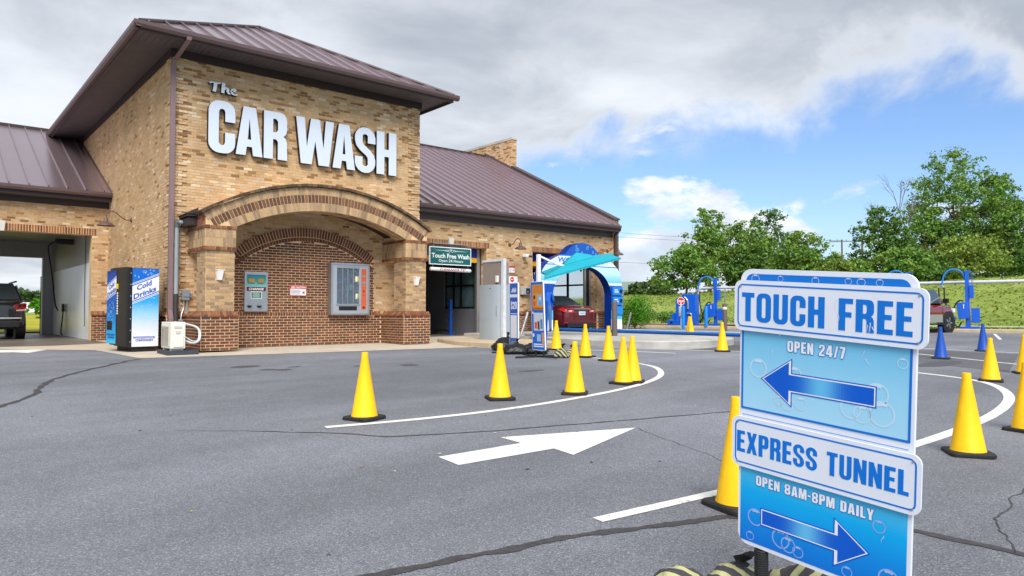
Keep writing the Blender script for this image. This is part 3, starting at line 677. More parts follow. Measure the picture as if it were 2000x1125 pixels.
AR = MB(wallF(0, 16.75, 0)).prism(arch_poly(4.885, 5.46, 2.24), .475).build('front_arch', MORT_T, BLD)
bk = [(x, z) for x, z in arch_poly(5.02, 5.46, 2.27)]
AB = MB(wallF(0, TY, 0)).prism(bk, .748).build('arch_back', MORT_T, BLD)
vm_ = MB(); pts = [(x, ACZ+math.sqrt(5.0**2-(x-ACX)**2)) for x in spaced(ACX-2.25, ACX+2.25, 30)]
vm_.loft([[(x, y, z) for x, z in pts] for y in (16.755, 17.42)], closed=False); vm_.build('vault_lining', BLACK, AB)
inx = lambda c: AX0+.02 < c.x < AX1-.02 and c.z > 2.82
ring_bricks('inner_soldier_ring', ACX, ACZ, 4.885, 5.085, 34, .082, 16.275, .018, mossy, AR, inx)
ring_bricks('arch_brick', ACX, ACZ, 5.09, 5.28, 34, .088, 16.275, .020, lambda p: jit(rb.choice([lin(118, 84, 64), lin(106, 74, 58), lin(130, 94, 72), lin(98, 70, 56)])), AR, inx, True)
ring_bricks('outer_soldier_ring', ACX, ACZ, 5.285, 5.465, 33.5, .082, 16.275, .018, mossy, AR, lambda c: AX0-.01 < c.x < AX1+.01 and c.z > 2.82)
ring_bricks('arch_coping', ACX, ACZ, 5.47, 5.54, 33, .13, 16.72, .54, lambda p: jit(rb.choice([lin(104, 78, 56), lin(86, 66, 50), lin(124, 92, 66), lin(96, 88, 60)]), .12), AR, lambda c: AX0-.16 < c.x < AX1+.16)
um = MB(); 
for i in range(24):
    a0, a1 = -R(26.6)+R(53.2)*i/24, -R(26.6)+R(53.2)*(i+1)/24
    for j in range(5):
        um.col = mossy(None); y0, y1 = 16.28+j*.094, 16.28+(j+1)*.094-.01
        o_ = .5*(j % 2)*(a1-a0); b0, b1 = a0+o_+.001, a1+o_-.001
        if b1 > R(26.9): continue
        q = [(ACX+r*math.sin(a), ACZ+r*math.cos(a)) for r, a in ((4.879, b0), (4.879, b1), (4.90, b1), (4.90, b0))]
        um.loft([[(x, y, z) for x, z in q] for y in (y0, y1)])
um.build('arch_underside', BR, AR, kind='stuff')
lay(AB, (AX0, 0, 0), Y_, NX, lambda z: [(16.28, 17.5)], 2.79, 3.14, lambda p: jit(rb.choice([lin(156, 92, 70), lin(140, 80, 62), lin(170, 110, 84)])))
fb = MB().box(4.76, 4.945, 16.85, 17.46, 2.80, 2.98, ).box(4.72, 4.945, 16.80, 17.48, 3.0, 3.05)
fb.add([(4.70, 16.78, 3.05), (4.945, 16.78, 3.05), (4.945, 17.48, 3.05), (4.70, 17.48, 3.05), (4.945, 16.78, 3.20), (4.945, 17.48, 3.20)], [(0, 1, 4), (2, 3, 5), (0, 4, 5, 3), (1, 2, 5, 4)])
fb.build('roof_flashing', DTRIM, BLD)

# wings
RY, LY = 20.0, 24.1
W3 = MB()
for a, b in ((TX1, 12.65), (15.72, 17.91), (21.44, 22.34)): W3.box(a, b, RY, RY+.33, 0, 3.111)
W3.box(TX1, 22.34, RY, RY+.33, 3.111, 3.96); W3 = W3.build('right_wing_wall', MORT_T, BLD)
lay(W3, (0, RY, 0), X_, NY, lambda z: ([(TX1, 22.34)] if z > 3.31 else ([(TX1, 12.6), (15.83, 17.88), (21.83, 22.34)] if z > 3.11 else [(TX1, 12.65), (15.72, 17.91), (21.44, 22.34)])), .865, 3.96, tan)
for xx in (15.72, 21.44): lay(W3, (xx, 0, 0), Y_, NX, lambda z: [(RY, RY+.33)], .0, 3.05, lambda p: tan(p) if p.z > .8 else brown(p))
L1 = MB().box(12.6, 15.83, RY-.012, RY, 3.112, 3.31).build('soldier_lintel', MORT_T, BLD); L3 = MB().box(17.88, 21.83, RY-.012, RY, 3.112, 3.31).build('soldier_lintel', MORT_T, BLD)
for a, b, L_ in ((12.6, 14.05, L1), (14.25, 15.83, L1), (17.88, 21.83, L3)): soldiers(L_, (0, RY-.012, 0), X_, NY, a, b, 3.11, 3.31, browncap)
for x, y in ((14.15, RY), (1.9, LY)): MB().prism([(x-.075, 3.09), (x+.075, 3.09), (x+.11, 3.37), (x-.11, 3.37)], .05, wallF(0, y-.012, 0)).build('keystone', mat('keystone_stone', lin(206, 204, 198), .8, var=.08), BLD)
for a, b, yy in ((15.70, 17.91, RY), (21.40, 22.4, RY), (4.11, TX0-.06, LY)):
    P3 = MB().box(a, b, yy-.06, yy, 0, .745).build('wing_plinth', MORT_B, BLD); lay(P3, (0, yy-.06, 0), X_, NY, lambda z: [(a, b)], 0, .745, brown); slope_cap(P3, (0, yy, 0), X_, NY, a, b-.01)
W4 = MB().box(4.11, TX0, LY, LY+.33, 0, 3.111).box(-6, -.3, LY, LY+.33, 0, 3.111).box(-6, TX0, LY, LY+.33, 3.111, 4.0).build('left_wing_wall', MORT_T, BLD)
lay(W4, (0, LY, 0), X_, NY, lambda z: ([(-1, TX0)] if z > 3.31 else ([(4.22, TX0)] if z > 3.11 else [(4.11, TX0)])), .865, 4.0, tan)
L2 = MB().box(-.4, 4.22, LY-.012, LY, 3.112, 3.31).build('soldier_lintel', MORT_T, BLD)
for a, b in ((-.4, 1.8), (2.0, 4.22)): soldiers(L2, (0, LY-.012, 0), X_, NY, a, b, 3.11, 3.31, browncap)
# gable end wall with its stepped parapet and windows on the tunnel
EX0, EX1 = 22.34, 22.64
def ez(y): return 4.66+(y-19.9)*.495
EW = MB(frame((EX0, 0, 0), (0, 1, 0), (0, 0, 1)))
EW.prism([[(19.88, 0), (33, 0), (33, 4.66+.495*4), (30.4, ez(26.5)), (30.4, 9.25), (26.45, 9.25), (26.45, ez(26.45)), (19.88, 4.66)], [(21.58, .93), (25.8, .93), (25.8, 2.75), (21.58, 2.75)]], .30)
EW = EW.build('gable_end_wall', MORT_T, BLD)
lay(EW, (EX0, 0, 0), Y_, NX, lambda z: [(26.45, 30.4)], 7.4, 9.25, tan)
lay(EW, (0, 26.45, 0), X_, NY, lambda z: [(EX0, EX1)], 7.6, 9.25, tan)
lay(EW, (0, 19.88, 0), X_, NY, lambda z: [(EX0, EX1)], 0.0, 4.66, lambda p: jit(rb.choice(BROWNS+TDARK+[lin(120, 110, 60)])))
MB(frame((EX0-.03, 0, 0), (0, 1, 0), (0, 0, 1))).prism([(26.40, 9.251), (30.45, 9.251), (30.45, 9.36), (26.40, 9.36)], .36).build('parapet_coping', CONCG, EW)
cp = MB(frame((EX0-.04, 0, 0), (0, 1, 0), (0, 0, 1))).prism([(19.83, 4.665), (26.449, ez(26.449)+.004), (26.449, ez(26.449)+.06), (19.83, 4.73)], .38)
cp.build('parapet_flashing', TRIM, EW)
fl = MB(); fl.loft([[(EX0-.012, y, z0) for z0 in (ez(y)-.30, ez(y)-.002)] for y in spaced(19.9, 28.6, 20)], closed=False); fl.build('step_flashing', GUT, EW)
wf = MB()
for y0, y1 in ((21.58, 21.66), (22.66, 22.74), (24.2, 24.28), (25.72, 25.8)): wf.box(EX0+.06, EX0+.14, y0, y1, .93, 2.75)
for z0, z1 in ((.93, .99), (1.98, 2.05), (2.69, 2.75)): wf.box(EX0+.05, EX0+.15, 21.58, 25.8, z0, z1)
wf = wf.build('window_frame', BLACK, EW)
GLS = mat('tunnel_glass', lin(214, 226, 228), .12, var=.04, trans=1., ior=1.12, spec=.4)
for y0, y1 in ((21.66, 22.66), (22.74, 24.2), (24.28, 25.72)):
    for z0, z1 in ((.99, 1.98), (2.05, 2.69)): MB().box(EX0+.09, EX0+.10, y0, y1, z0, z1).build('window_pane', GLS, EW)

# bay interiors
def bay(name, x0, x1, y0, y1, zc, m_wall, wall_m):
    w = MB().box(x1, x1+.02, y0, y1, 0, zc).box(x0-.02, x0, y0, y1, 0, zc).build('bay_side_wall', wall_m, BLD)
    MB().box(x0-.02, x1+.02, y0, y1, zc, zc+.05).build('bay_ceiling', m_wall, BLD); return w
# left bay: open through to the field
bw = MB().box(4.13, 4.15, 24.431, 31.38, 2.32, 3.4).build('bay_side_wall', GREYW, BLD); MB().box(-.35, -.33, 24.431, 31.7, 0, 3.4).build('bay_side_wall', GREYW, BLD)
for i, (a, b) in enumerate(((24.431, 26.0), (26.01, 27.6), (27.61, 29.4), (29.41, 31.38))): MB().box(4.118, 4.15, a, b, .02, 2.318).build('wall_panel', PANELW, bw)
MB().box(-.35, 4.15, 24.431, 31.7, 3.4, 3.45).build('bay_ceiling', GREYW, BLD)
MB().box(3.78, 4.16, 31.38, 31.7, 0, 3.4).box(-.33, 3.78, 31.38, 31.7, 2.85, 3.4).build('bay_back_wall', GREYW, BLD)
lay(bw, (3.775, 0, 0), Y_, NX, lambda z: [(31.72, 31.9)], 0, 2.2, brown)
# touch free bay: side wall with dark windows
BW = MB(frame((15.74, 0, 0), (0, 1, 0), (0, 0, 1))).prism([[(20.331, 0), (31, 0), (31, 3.4), (20.331, 3.4)], [(20.75, .96), (22.65, .96), (22.65, 2.75), (20.75, 2.75)]], .14).build('bay_side_wall', mat('grey_block_wall', lin(120, 120, 126), .6, var=.08, scale=1), BLD)
wf = MB()
for y in (20.75, 21.58, 22.05, 22.57): wf.box(15.77, 15.84, y, y+.09, .96, 2.75)
for z in (.96, 1.78, 2.66): wf.box(15.76, 15.85, 20.75, 22.65, z, z+.07)
wf.build('window_frame', BLACK, BW)
for y0, y1 in ((20.84, 21.58), (21.67, 22.05), (22.14, 22.57)):
    for z0, z1 in ((1.03, 1.78), (1.85, 2.66)): MB().box(15.80, 15.81, y0, y1, z0, z1).build('window_pane', mat('teal_glass', lin(90, 118, 124), .12, var=.3, scale=2.5, spec=.6), BW)
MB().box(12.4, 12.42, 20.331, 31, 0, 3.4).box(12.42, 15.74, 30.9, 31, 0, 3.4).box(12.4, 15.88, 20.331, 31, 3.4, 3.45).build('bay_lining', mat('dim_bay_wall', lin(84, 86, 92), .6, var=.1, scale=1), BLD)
MB().box(15.55, 15.67, 20.34, 20.42, 0, 3.1).build('door_track', GALV, BLD); MB().box(12.66, 12.74, 20.34, 20.42, 0, 3.1).build('door_track', GALV, BLD)
YEL = mat('yellow_valance', lin(232, 176, 20), .6, var=.06); NAVY = mat('navy_valance', lin(24, 34, 128), .6, var=.08)
for a, b in ((12.75, 15.54), (18.01, 21.35)):
    vl = MB().box(a, b, 20.345, 20.36, 2.77, 3.12).build('valance', NAVY, BLD); MB().box(a, b, 20.343, 20.358, 2.60, 2.769).build('valance_band', YEL, vl)
# tunnel lining
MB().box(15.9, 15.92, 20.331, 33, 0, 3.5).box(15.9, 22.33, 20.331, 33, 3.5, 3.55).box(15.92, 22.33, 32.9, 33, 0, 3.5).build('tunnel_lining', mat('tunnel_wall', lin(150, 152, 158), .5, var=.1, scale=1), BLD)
MB().box(EX0-.03, EX0-.012, 20.34, 21.5, .0, 3.4).build('tunnel_panel', GREYW, BLD)
for a, b, c, d in ((21.36, 21.43, 20.34, 3.1), (21.10, 21.20, 20.38, 2.62), (17.93, 18.0, 20.34, 3.1)): MB().box(a, b, c, c+.08, 0, d).build('door_track', GALV, BLD)
MB().box(21.2, 21.36, 20.37, 20.45, 0, 2.75).build('door_seal', BLACK, BLD)

# roofs
def metal_roof(name, O, u, w, ulen, top, sp=.46, th=.03, panels=True, clip=None):
    O, u, w = Vector(O), Vector(u).normalized(), Vector(w).normalized(); n = u.cross(w).normalized()
    if n.z < 0: n = -n
    us = spaced(0, ulen, max(2, int(ulen/sp)))
    if top(ulen/2) > 0 and ulen/2 not in us: us = sorted(us+[ulen/2])
    d = MB()
    for a, b in zip(us, us[1:]):
        ta, tb = top(a), top(b)
        d.add([O+u*a-n*th, O+u*b-n*th, O+u*b+w*tb-n*th, O+u*a+w*ta-n*th], [(0, 1, 2, 3)])
    d = d.build(name, ROOF, BLD)
    if not panels: return d
    c = int(ulen/sp); off = (ulen-c*sp)/2; cuts = [0]+[off+i*sp for i in range(c+1)]+[ulen]
    for a, b in zip(cuts, cuts[1:]):
        if b-a < .03: continue
        mid = [q for q in (ulen/2,) if a < q < b]; ks = [a]+mid+[b]
        m = MB(); vs = []
        for q in ks:
            t = max(top(q), .02); vs += [O+u*q, O+u*q+w*t]
        for i in range(len(ks)-1):
            m.add(vs[2*i:2*i+4], [(0, 2, 3, 1)])
        m.add([O+u*a, O+u*b, O+u*b-n*.025, O+u*a-n*.025], [(0, 1, 2, 3)])
        t = max(top(b), .02); s_ = .011
        m.add([O+u*(b-s_), O+u*(b+s_), O+u*(b+s_)+n*.055, O+u*(b-s_)+n*.055]+[O+u*(b-s_)+w*t, O+u*(b+s_)+w*t, O+u*(b+s_)+n*.055+w*t, O+u*(b-s_)+n*.055+w*t], [(0, 1, 2, 3), (1, 5, 6, 2), (0, 3, 7, 4), (3, 2, 6, 7)])
        m.build('roof_panel', ROOF, d)
    return d
SL = .53; kk = math.sqrt(1+SL*SL); EX, EXR, EYF, EYB, EZ = 3.64, 11.84, 16.6, 29.5, 7.04
wdt = EXR-EX
metal_roof('tower_roof', (EX, EYF, EZ), X_, (0, 1, SL), wdt, lambda q: min(q, wdt-q)*kk)
dpt = EYB-EYF
metal_roof('tower_roof', (EX, EYB, EZ), (0, -1, 0), (1, 0, SL), dpt, lambda q: min(q, dpt-q, wdt/2)*kk, panels=False)
metal_roof('tower_roof', (EXR, EYF, EZ), (0, 1, 0), (-1, 0, SL), dpt, lambda q: min(q, dpt-q, wdt/2)*kk, panels=False)
metal_roof('tower_roof', (EXR, EYB, EZ), (-1, 0, 0), (0, -1, SL), wdt, lambda q: min(q, wdt-q)*kk, panels=False)
pk = Vector(((EX+EXR)/2, EYF+wdt/2, EZ+SL*wdt/2))
hc = MB()
for c in ((EX, EYF, EZ), (EXR, EYF, EZ)): hc.cyl(Vector(c)+Vector((0, 0, .03)), pk+Vector((0, 0, .03)), .045, n=8)
hc.build('hip_cap', TRIM, BLD)
metal_roof('right_wing_roof', (TX1, 19.55, 4.40), X_, (0, 9.05, 4.38), EX0-TX1-.01, lambda q: math.hypot(9.05, 4.38))
metal_roof('left_wing_roof', (-6, 23.66, 4.36), X_, (0, 6.05, 2.88), TX0+6-.005, lambda q: math.hypot(6.05, 2.88), sp=.46)
MB().box(TX1, EX0, 28.5, 28.72, 8.70, 8.83).build('ridge_cap', DTRIM, BLD); MB().box(-6, TX0, 29.6, 29.82, 7.2, 7.29).build('ridge_cap', DTRIM, BLD)
MB().add([(TX1, 28.6, 8.72), (EX0, 28.6, 8.72), (EX0, 37.6, 4.4), (TX1, 37.6, 4.4), (-6, 29.7, 7.2), (TX0, 29.7, 7.2), (TX0, 35.7, 4.3), (-6, 35.7, 4.3)], [(0, 1, 2, 3), (4, 5, 6, 7)]).build('rear_roof', ROOF, BLD)
# eaves: gutter, fascia, soffit boards, frieze
GP = [(0, 0), (.09, -.0), (.125, .06), (.13, .135), (.115, .135), (.11, .07), (.08, .02), (.0, .02)]
def gutter(O, u, n, L, z, name='gutter'):
    O, u, n = Vector(O), Vector(u), Vector(n)
    return MB().loft([[tuple(O+u*s+n*a+Zv*(z+b)) for a, b in GP] for s in (0, L)]).build(name, GUT, BLD)
gutter((EX-.13, EYF+.005, 0), X_, NY, wdt+.26, EZ-.135); gutter((EX+.005, EYF-.13, 0), Y_, NX, dpt, EZ-.135)
MB().box(EX, EXR, EYF+.006, EYF+.03, EZ-.19, EZ-.035).box(EX+.006, EX+.03, EYF+.03, EYB, EZ-.19, EZ-.035).box(EXR-.03, EXR-.006, EYF+.03, EYB, EZ-.19, EZ-.035).build('fascia', TRIM, BLD)
sf = MB(); zs = 6.925
i = 0; x = EX+.03
while x < EXR-.04:                      # front boards run out from the wall
    sf.box(x, min(x+.125, EXR-.03), EYF+.03, TY, zs+rb.uniform(0, .0015), zs+.02); x += .132
y = TY+.004
while y < EYB-.2:
    sf.box(EX+.03, TX0, y, y+.125, zs+rb.uniform(0, .0015), zs+.02); y += .132
sf.box(TX1, EXR-.03, TY+.004, EYB, zs, zs+.02); sf.build('soffit', SOFF, BLD)
MB().box(TX0-.05, TX1+.05, TY-.05, TY-.002, TZ-.03, zs-.003).box(TX0-.05, TX0-.002, TY-.001, 29, TZ-.03, zs-.003).build('frieze', DTRIM, BLD)
MB().box(TX0+.1, TX1-.1, TY+.02, 28.9, TZ+.001, zs-.01).build('eave_filler', DTRIM, BLD)
for x0, x1, yw, ye, z, nm in ((TX1, EX0, RY, 19.55, 4.40, 'r'), (-6, TX0, LY, 23.66, 4.36, 'l')):
    gutter((x0, ye+.02, 0), X_, NY, x1-x0, z-.15)
    MB().box(x0, x1, ye+.021, ye+.05, z-.26, z-.02).box(x0, x1, yw-.06, yw-.003, 3.93, z-.25).build('fascia', TRIM if nm == 'r' else DTRIM, BLD)
    MB().box(x0, x1, ye+.051, yw-.061, z-.255, z-.23).build('soffit', SOFF, BLD)
# downspouts
DSP = mat('downspout_paint', lin(134, 110, 112), .45, .1, var=.06, scale=3)
def downspout(pts, w=.085, d=.065, mt=DSP):
    m = MB(); 
    rings = [[(p[0]-w/2, p[1]-d/2, p[2]), (p[0]+w/2, p[1]-d/2, p[2]), (p[0]+w/2, p[1]+d/2, p[2]), (p[0]-w/2, p[1]+d/2, p[2])] for p in pts]
    m.loft(rings); return m.build('downspout', mt, BLD)
downspout([(4.62, 16.53, 6.93), (4.62, 16.55, 6.86), (4.55, 17.38, 6.62), (4.535, 17.41, 6.55), (4.535, 17.41, .9), (4.545, 17.36, .7), (4.56, 17.36, .12)], w=.10, d=.075)
downspout([(22.38, 19.60, 4.26), (22.38, 19.62, 4.2), (22.38, 19.82, 4.05), (22.38, 19.82, .2)], w=.12, d=.10, mt=TRIM)

# lay all bricks: the 300 that show largest one by one, the rest joined per wall
Fv = Vector((math.cos(HEAD), math.sin(HEAD), 0)); Rv = Vector((math.sin(HEAD), -math.cos(HEAD), 0)); camp = Vector((0, 0, CZ))
def score(r):
    d = r[1]-camp; f = d.dot(Fv); a = d.dot(Rv)/f
    if abs(a) > .70 or r[4] < .16: return 0
    return r[4]*r[5]*max(0, -d.normalized().dot(r[3]))/d.length_squared
order = sorted(range(len(RECS)), key=lambda i: -score(RECS[i]))
single = set(order[:300]); cache = {}; joined = {}
for i, r in enumerate(RECS):
    wall, p, u, n, L, H, q, c = r
    if i in single:
        key = (round(L, 2), round(H, 3), tuple(round(v*14) for v in c), tuple(u), tuple(n))
        if key not in cache:
            mm = MB(); mm.col = c; brick_geo(mm, Vector(), u, n, L, H, .007); cache[key] = mm.mesh('brick', BR)
        o = bpy.data.objects.new('brick', cache[key]); COL.objects.link(o); o.parent = wall; o.location = p+n*(q-.007)
    else:
        mm = joined.setdefault(wall.name, (wall, MB()))[1]; mm.col = c; brick_geo(mm, p, u, n, L, H, q)
for wall, mm in joined.values(): mm.build('brickwork', BR, wall, kind='stuff')
print('bricks', len(RECS))
# ---------------------------------------------------------------- wall sign
SFACE = mat('sign_face', lin(206, 216, 230), .35, var=.02); SRET = mat('sign_return', lin(34, 24, 30), .5, var=.08)
WS = thing('wall_sign', 'raised white letters reading The CAR WASH on the tan brick tower', 'sign', (7.85, 17.45, 4.69))
SM = wallF(0, 17.36, 0)
def channel(polys, z_h):
    r_ = MB(); f_ = MB()
    for loops in polys: r_.prism(loops, .11, SM, z0=-.115); f_.prism(loops, .012, SM, z0=.0)
    p = r_.build('letter', SRET, WS); f_.build('letter_face', SFACE, p)
for c, x0, x1 in (('C', 5.31, 5.93), ('A', 5.95, 6.60), ('R', 6.63, 7.23), ('W', 7.46, 8.50), ('A', 8.47, 9.12), ('S', 9.12, 9.73), ('H', 9.78, 10.40)):
    w, polys = GL[c]; o = .03 if c in 'CS' else 0
    channel([[[(x0+p[0]/w*(x1-x0), 4.66-o+p[1]*(1.19+2*o)) for p in l] for l in loops] for loops in polys], 1)
th = [[stroke([(-.02, .80), (.1, .90), (.3, .90), (.5, .90), (.66, .98)], .09), stroke([(.36, .88), (.33, .5), (.27, .0)], .105)],
      [stroke([(.86, 1.06), (.83, .6), (.80, .0)], .105), stroke([(.84, .3), (.92, .52), (1.02, .60), (1.12, .52), (1.11, .2), (1.18, .06), (1.28, .08)], .09)],
      [stroke([(1.36, .34), (1.52, .40), (1.60, .52), (1.52, .64), (1.40, .54), (1.36, .3), (1.42, .1), (1.55, .03), (1.72, .105)], .082)]]
for L_ in th:
    r_ = MB(); f_ = MB()
    for q, l in enumerate(L_):
        l = [(5.33+x*.375, 6.075+y*.235) for x, y in l]
        r_.prism([l], .10, SM, z0=-.115-.002*q); f_.prism([l], .010+.002*q, SM, z0=-.012)
    p = r_.build('letter', SRET, WS); f_.build('letter_face', SFACE, p)

# ---------------------------------------------------------------- wall lamps
def lamp(mount, d, label):
    mount, d = Vector(mount), Vector(d)
    t = thing('wall_lamp', label, 'lamp', tuple(mount), 'gooseneck lamps on the brick walls')
    MB().cyl(mount+d*.005, mount+d*.035, .07, .06, n=16).build('mount_plate', STAINB, t, smooth=True)
    pth = smoothed([mount+d*a+Zv*b for a, b in ((.02, 0), (.14, -.02), (.27, .06), (.38, .17), (.50, .21), (.60, .15), (.62, .0))], 2)
    MB().tube(pth, .014, 10).build('arm', STAINB, t, smooth=True)
    c = mount+d*.62
    MB(Matrix.Translation(c)).lathe([(.035, .02), (.05, .0), (.055, -.07), (.07, -.09), (.15, -.13), (.215, -.185), (.22, -.20), (.205, -.195), (.14, -.14), (.05, -.10), (.01, -.10)], 28).build('lamp_shade', STAINB, t, smooth=True)
    MB(Matrix.Translation(c)).lathe([(.01, -.18), (.035, -.165), (.04, -.13), (.02, -.10)], 12).build('bulb', WHITE, t, smooth=True)
lamp((4.54, 21.17, 3.31), NX, 'brown gooseneck lamp on the tower side wall above the drinks machine')
lamp((16.78, 20.0, 3.30), NY, 'brown gooseneck lamp between the two wash bay openings')
lamp((22.05, 20.0, 3.36), NY, 'brown gooseneck lamp by the downspout at the far corner of the wall')

# ---------------------------------------------------------------- cold drinks machine
def grad(m, M, x0, x1, y0, y1, cols, n=28, z=.0, vert=True):
    for i in range(n):
        t = (i+.5)/n*(len(cols)-1); k = min(int(t), len(cols)-2); f = t-k
        m.col = tuple(a*(1-f)+b*f for a, b in zip(cols[k], cols[k+1]))
        if vert: a, b = y0+(y1-y0)*i/n, y0+(y1-y0)*(i+1)/n; q = [(x0, a, z), (x1, a, z), (x1, b, z), (x0, b, z)]
        else: a, b = x0+(x1-x0)*i/n, x0+(x1-x0)*(i+1)/n; q = [(a, y0, z), (b, y0, z), (b, y1, z), (a, y1, z)]
        m.add(q, [(0, 1, 2, 3)], M)
PRINT = mat('print', (1, 1, 1), .35, var=.02, attr='Col'); PRINTG = mat('print_gloss', (1, 1, 1), .22, var=.02, attr='Col')
def disc_ring(m, M, x, y, r, w, col, z, n=18):
    m.col = col
    vs = [(x+q*math.cos(2*math.pi*i/n), y+q*math.sin(2*math.pi*i/n), z) for q in (r, r-w) for i in range(n)]
    m.add(vs, [(i, (i+1) % n, n+(i+1) % n, n+i) for i in range(n)], M)
def quad(m, M, pts, z, col=None):
    if col: m.col = col
    m.add([(*p, z) for p in pts], [tuple(range(len(pts)))], M)
VM = rotz((3.62, 17.26, 0), R(8)); VL = Vector((3.62, 17.26, 0)); zb = lot(3.62, 17.26)+.01
V = thing('drinks_machine', 'blue and white cold drinks vending machine at the tower corner', 'vending machine', (3.9, 17.7, 0))
MB(VM).cbox(.11, .68, .0, 1.0, .08, 1.82, .012).build('cabinet', BLACK, V)
dr = MB(VM); pr = [(.105, .0), (.03, .0), (.0, .03)]+[(-.055*math.sin(math.pi*(i/10)), .03+.94*i/10) for i in range(1, 10)]+[(.0, .97), (.03, 1.0), (.105, 1.0)]
dr.loft([[(x, y, z) for x, y in pr] for z in (.12, 1.83)][::-1]); dr = dr.build('door', BLACK, V)
MB(VM).box(.16, .64, .05, .95, zb, .079).build('kick_plate', RUB, V)
FS = VM @ frame((.115, -.003, .09), (1, 0, 0), (0, 0, 1))          # the broad side that faces the lot
sp = MB(); B1_, B2_, B3_, WH = lin(12, 104, 204), lin(52, 166, 228), lin(150, 206, 238), lin(232, 234, 242)
grad(sp, FS, 0, .56, 0, 1.72, [WH, WH, lin(206, 222, 240), B3_, B2_, lin(40, 150, 220), B1_, B1_], 40)
quad(sp, FS, [(0, .96), (.56, 1.20), (.56, 1.60), (0, 1.36)], .001, lin(236, 238, 244))
for a in (.975, 1.325): quad(sp, FS, [(0, a), (.56, a+.24), (.56, a+.262), (0, a+.022)], .002, lin(20, 70, 170))
for a in (.93, 1.375): quad(sp, FS, [(0, a), (.56, a+.24), (.56, a+.252), (0, a+.012)], .002, lin(230, 236, 246))
for i in range(34):
    hi = i < 12; x, y = rp.uniform(.04, .52), 0; y = rp.uniform(1.40+.43*x, 1.70) if hi else rp.uniform(.55, .93+.43*x)
    r_ = rp.uniform(.008, .026); 
    if x-r_ < 0 or x+r_ > .56 or y+r_ > 1.72: continue
    disc_ring(sp, FS, x, y, r_, .006, lin(170, 214, 246), .0025)
sp.build('side_panel', PRINTG, V)
SH = FS @ Matrix(((1, 0, 0, 0), (.43, 1, 0, 0), (0, 0, 1, 0), (0, 0, 0, 1)))
tb = MB(); tb.col = lin(24, 80, 180)
text_mesh(tb, 'Cold', SH, .09, .40, 1.185, .12, bold=.03, z0=.002); text_mesh(tb, 'Drinks', SH, .025, .50, 1.015, .12, bold=.03, z0=.002)
tb.build('lettering', PRINT, V); tb = MB(); tb.col = lin(24, 80, 180)
text_mesh(tb, 'WOODSTOCK', FS, .03, .50, .175, .05, bold=.035, shear=.25, z0=.002); text_mesh(tb, 'CARWASH', FS, .08, .45, .115, .05, bold=.035, shear=.25, z0=.002)
tb.build('lettering', PRINT, V)
FF = VM @ frame((-.062, .98, .15), (0, -1, 0), (0, 0, 1))            # front of the door
fp = MB(); grad(fp, FF, .0, .56, 0, 1.62, [lin(40, 190, 230), lin(20, 150, 220), lin(14, 90, 180), lin(20, 100, 200), lin(10, 60, 140)], 24)
quad(fp, FF, [(0, .96), (.56, 1.12), (.56, 1.50), (0, 1.30)], .001, lin(232, 236, 244)); quad(fp, FF, [(0, .975), (.56, 1.135), (.56, 1.155), (0, .995)], .002, lin(20, 70, 170)); quad(fp, FF, [(0, 1.265), (.56, 1.465), (.56, 1.485), (0, 1.285)], .002, lin(20, 70, 170))
for i in range(26):
    x, y, r_ = rp.uniform(.05, .5), rp.uniform(.45, .92), rp.uniform(.01, .035); disc_ring(fp, FF, x, y, r_, .008, lin(130, 210, 246), .0025)
quad(fp, FF, [(.04, .30), (.34, .30), (.34, .50), (.04, .50)], .003, lin(20, 24, 30))
fp.build('front_panel', PRINTG, V)
SH2 = FF @ Matrix(((1, 0, 0, 0), (.3, 1, 0, 0), (0, 0, 1, 0), (0, 0, 0, 1)))
tb = MB(); tb.col = lin(24, 80, 180); text_mesh(tb, 'Cold', SH2, .12, .44, 1.15, .10, bold=.03, z0=.002); text_mesh(tb, 'Drinks', SH2, .03, .54, 1.01, .10, bold=.03, z0=.002)
tb.build('lettering', PRINT, V); tb = MB(); tb.col = lin(24, 80, 180)
text_mesh(tb, 'WOODSTOCK', FF, .05, .52, .17, .05, bold=.035, shear=.25, z0=.002); text_mesh(tb, 'CARWASH', FF, .1, .48, .11, .05, bold=.035, shear=.25, z0=.002)
tb.build('lettering', PRINT, V)
for i in range(9): MB(VM).box(-.066, -.055, .335, .375, .80+.055*i, .84+.055*i).build('button', WHITE, V)
MB(VM).box(-.072, -.05, .34, .41, 1.36, 1.47).build('coin_slot', mat('coin_yellow', lin(226, 200, 40), .4), V)
rv = MB(VM)
for z in (.2, .45, .7, .95, 1.2, 1.45, 1.7): rv.cyl((.085, -.004, z), (.085, .01, z), .008, n=8)
rv.build('rivets', WHITE, V)
sh = MB(VM).box(.17, .42, .62, 1.0, 1.8205, 1.8255)

# ---------------------------------------------------------------- heat pump, electrical box, drain pipe
CREAM = mat('cream_casing', lin(224, 220, 210), .45, var=.03)
H_ = thing('heat_pump', 'cream outdoor heat pump unit on a dark pad by the wall', 'heat pump', (4.3, 16.25, 0))
MB().box(4.10, 4.72, 15.86, 16.66, lot(4.4, 16.2)-.02, .045).build('pad', mat('pad_grey', lin(58, 64, 74), .7, var=.1), H_)
hb = MB().cbox(4.17, 4.46, 15.9, 16.62, .085, .64, .015).build('casing', CREAM, H_)
for y in (16.0, 16.5): MB().box(4.19, 4.44, y-.03, y+.03, .046, .084).build('foot', CREAM, H_)
sl_ = MB()
for i in range(16): sl_.box(4.150, 4.169, 16.0, 16.52, .15+i*.026, .158+i*.026)
sl_.box(4.148, 4.168, 15.985, 16.0, .14, .575); sl_.box(4.148, 4.168, 16.52, 16.535, .14, .575); sl_.build('fan_grille', mat('grille', lin(190, 186, 170), .5), hb)
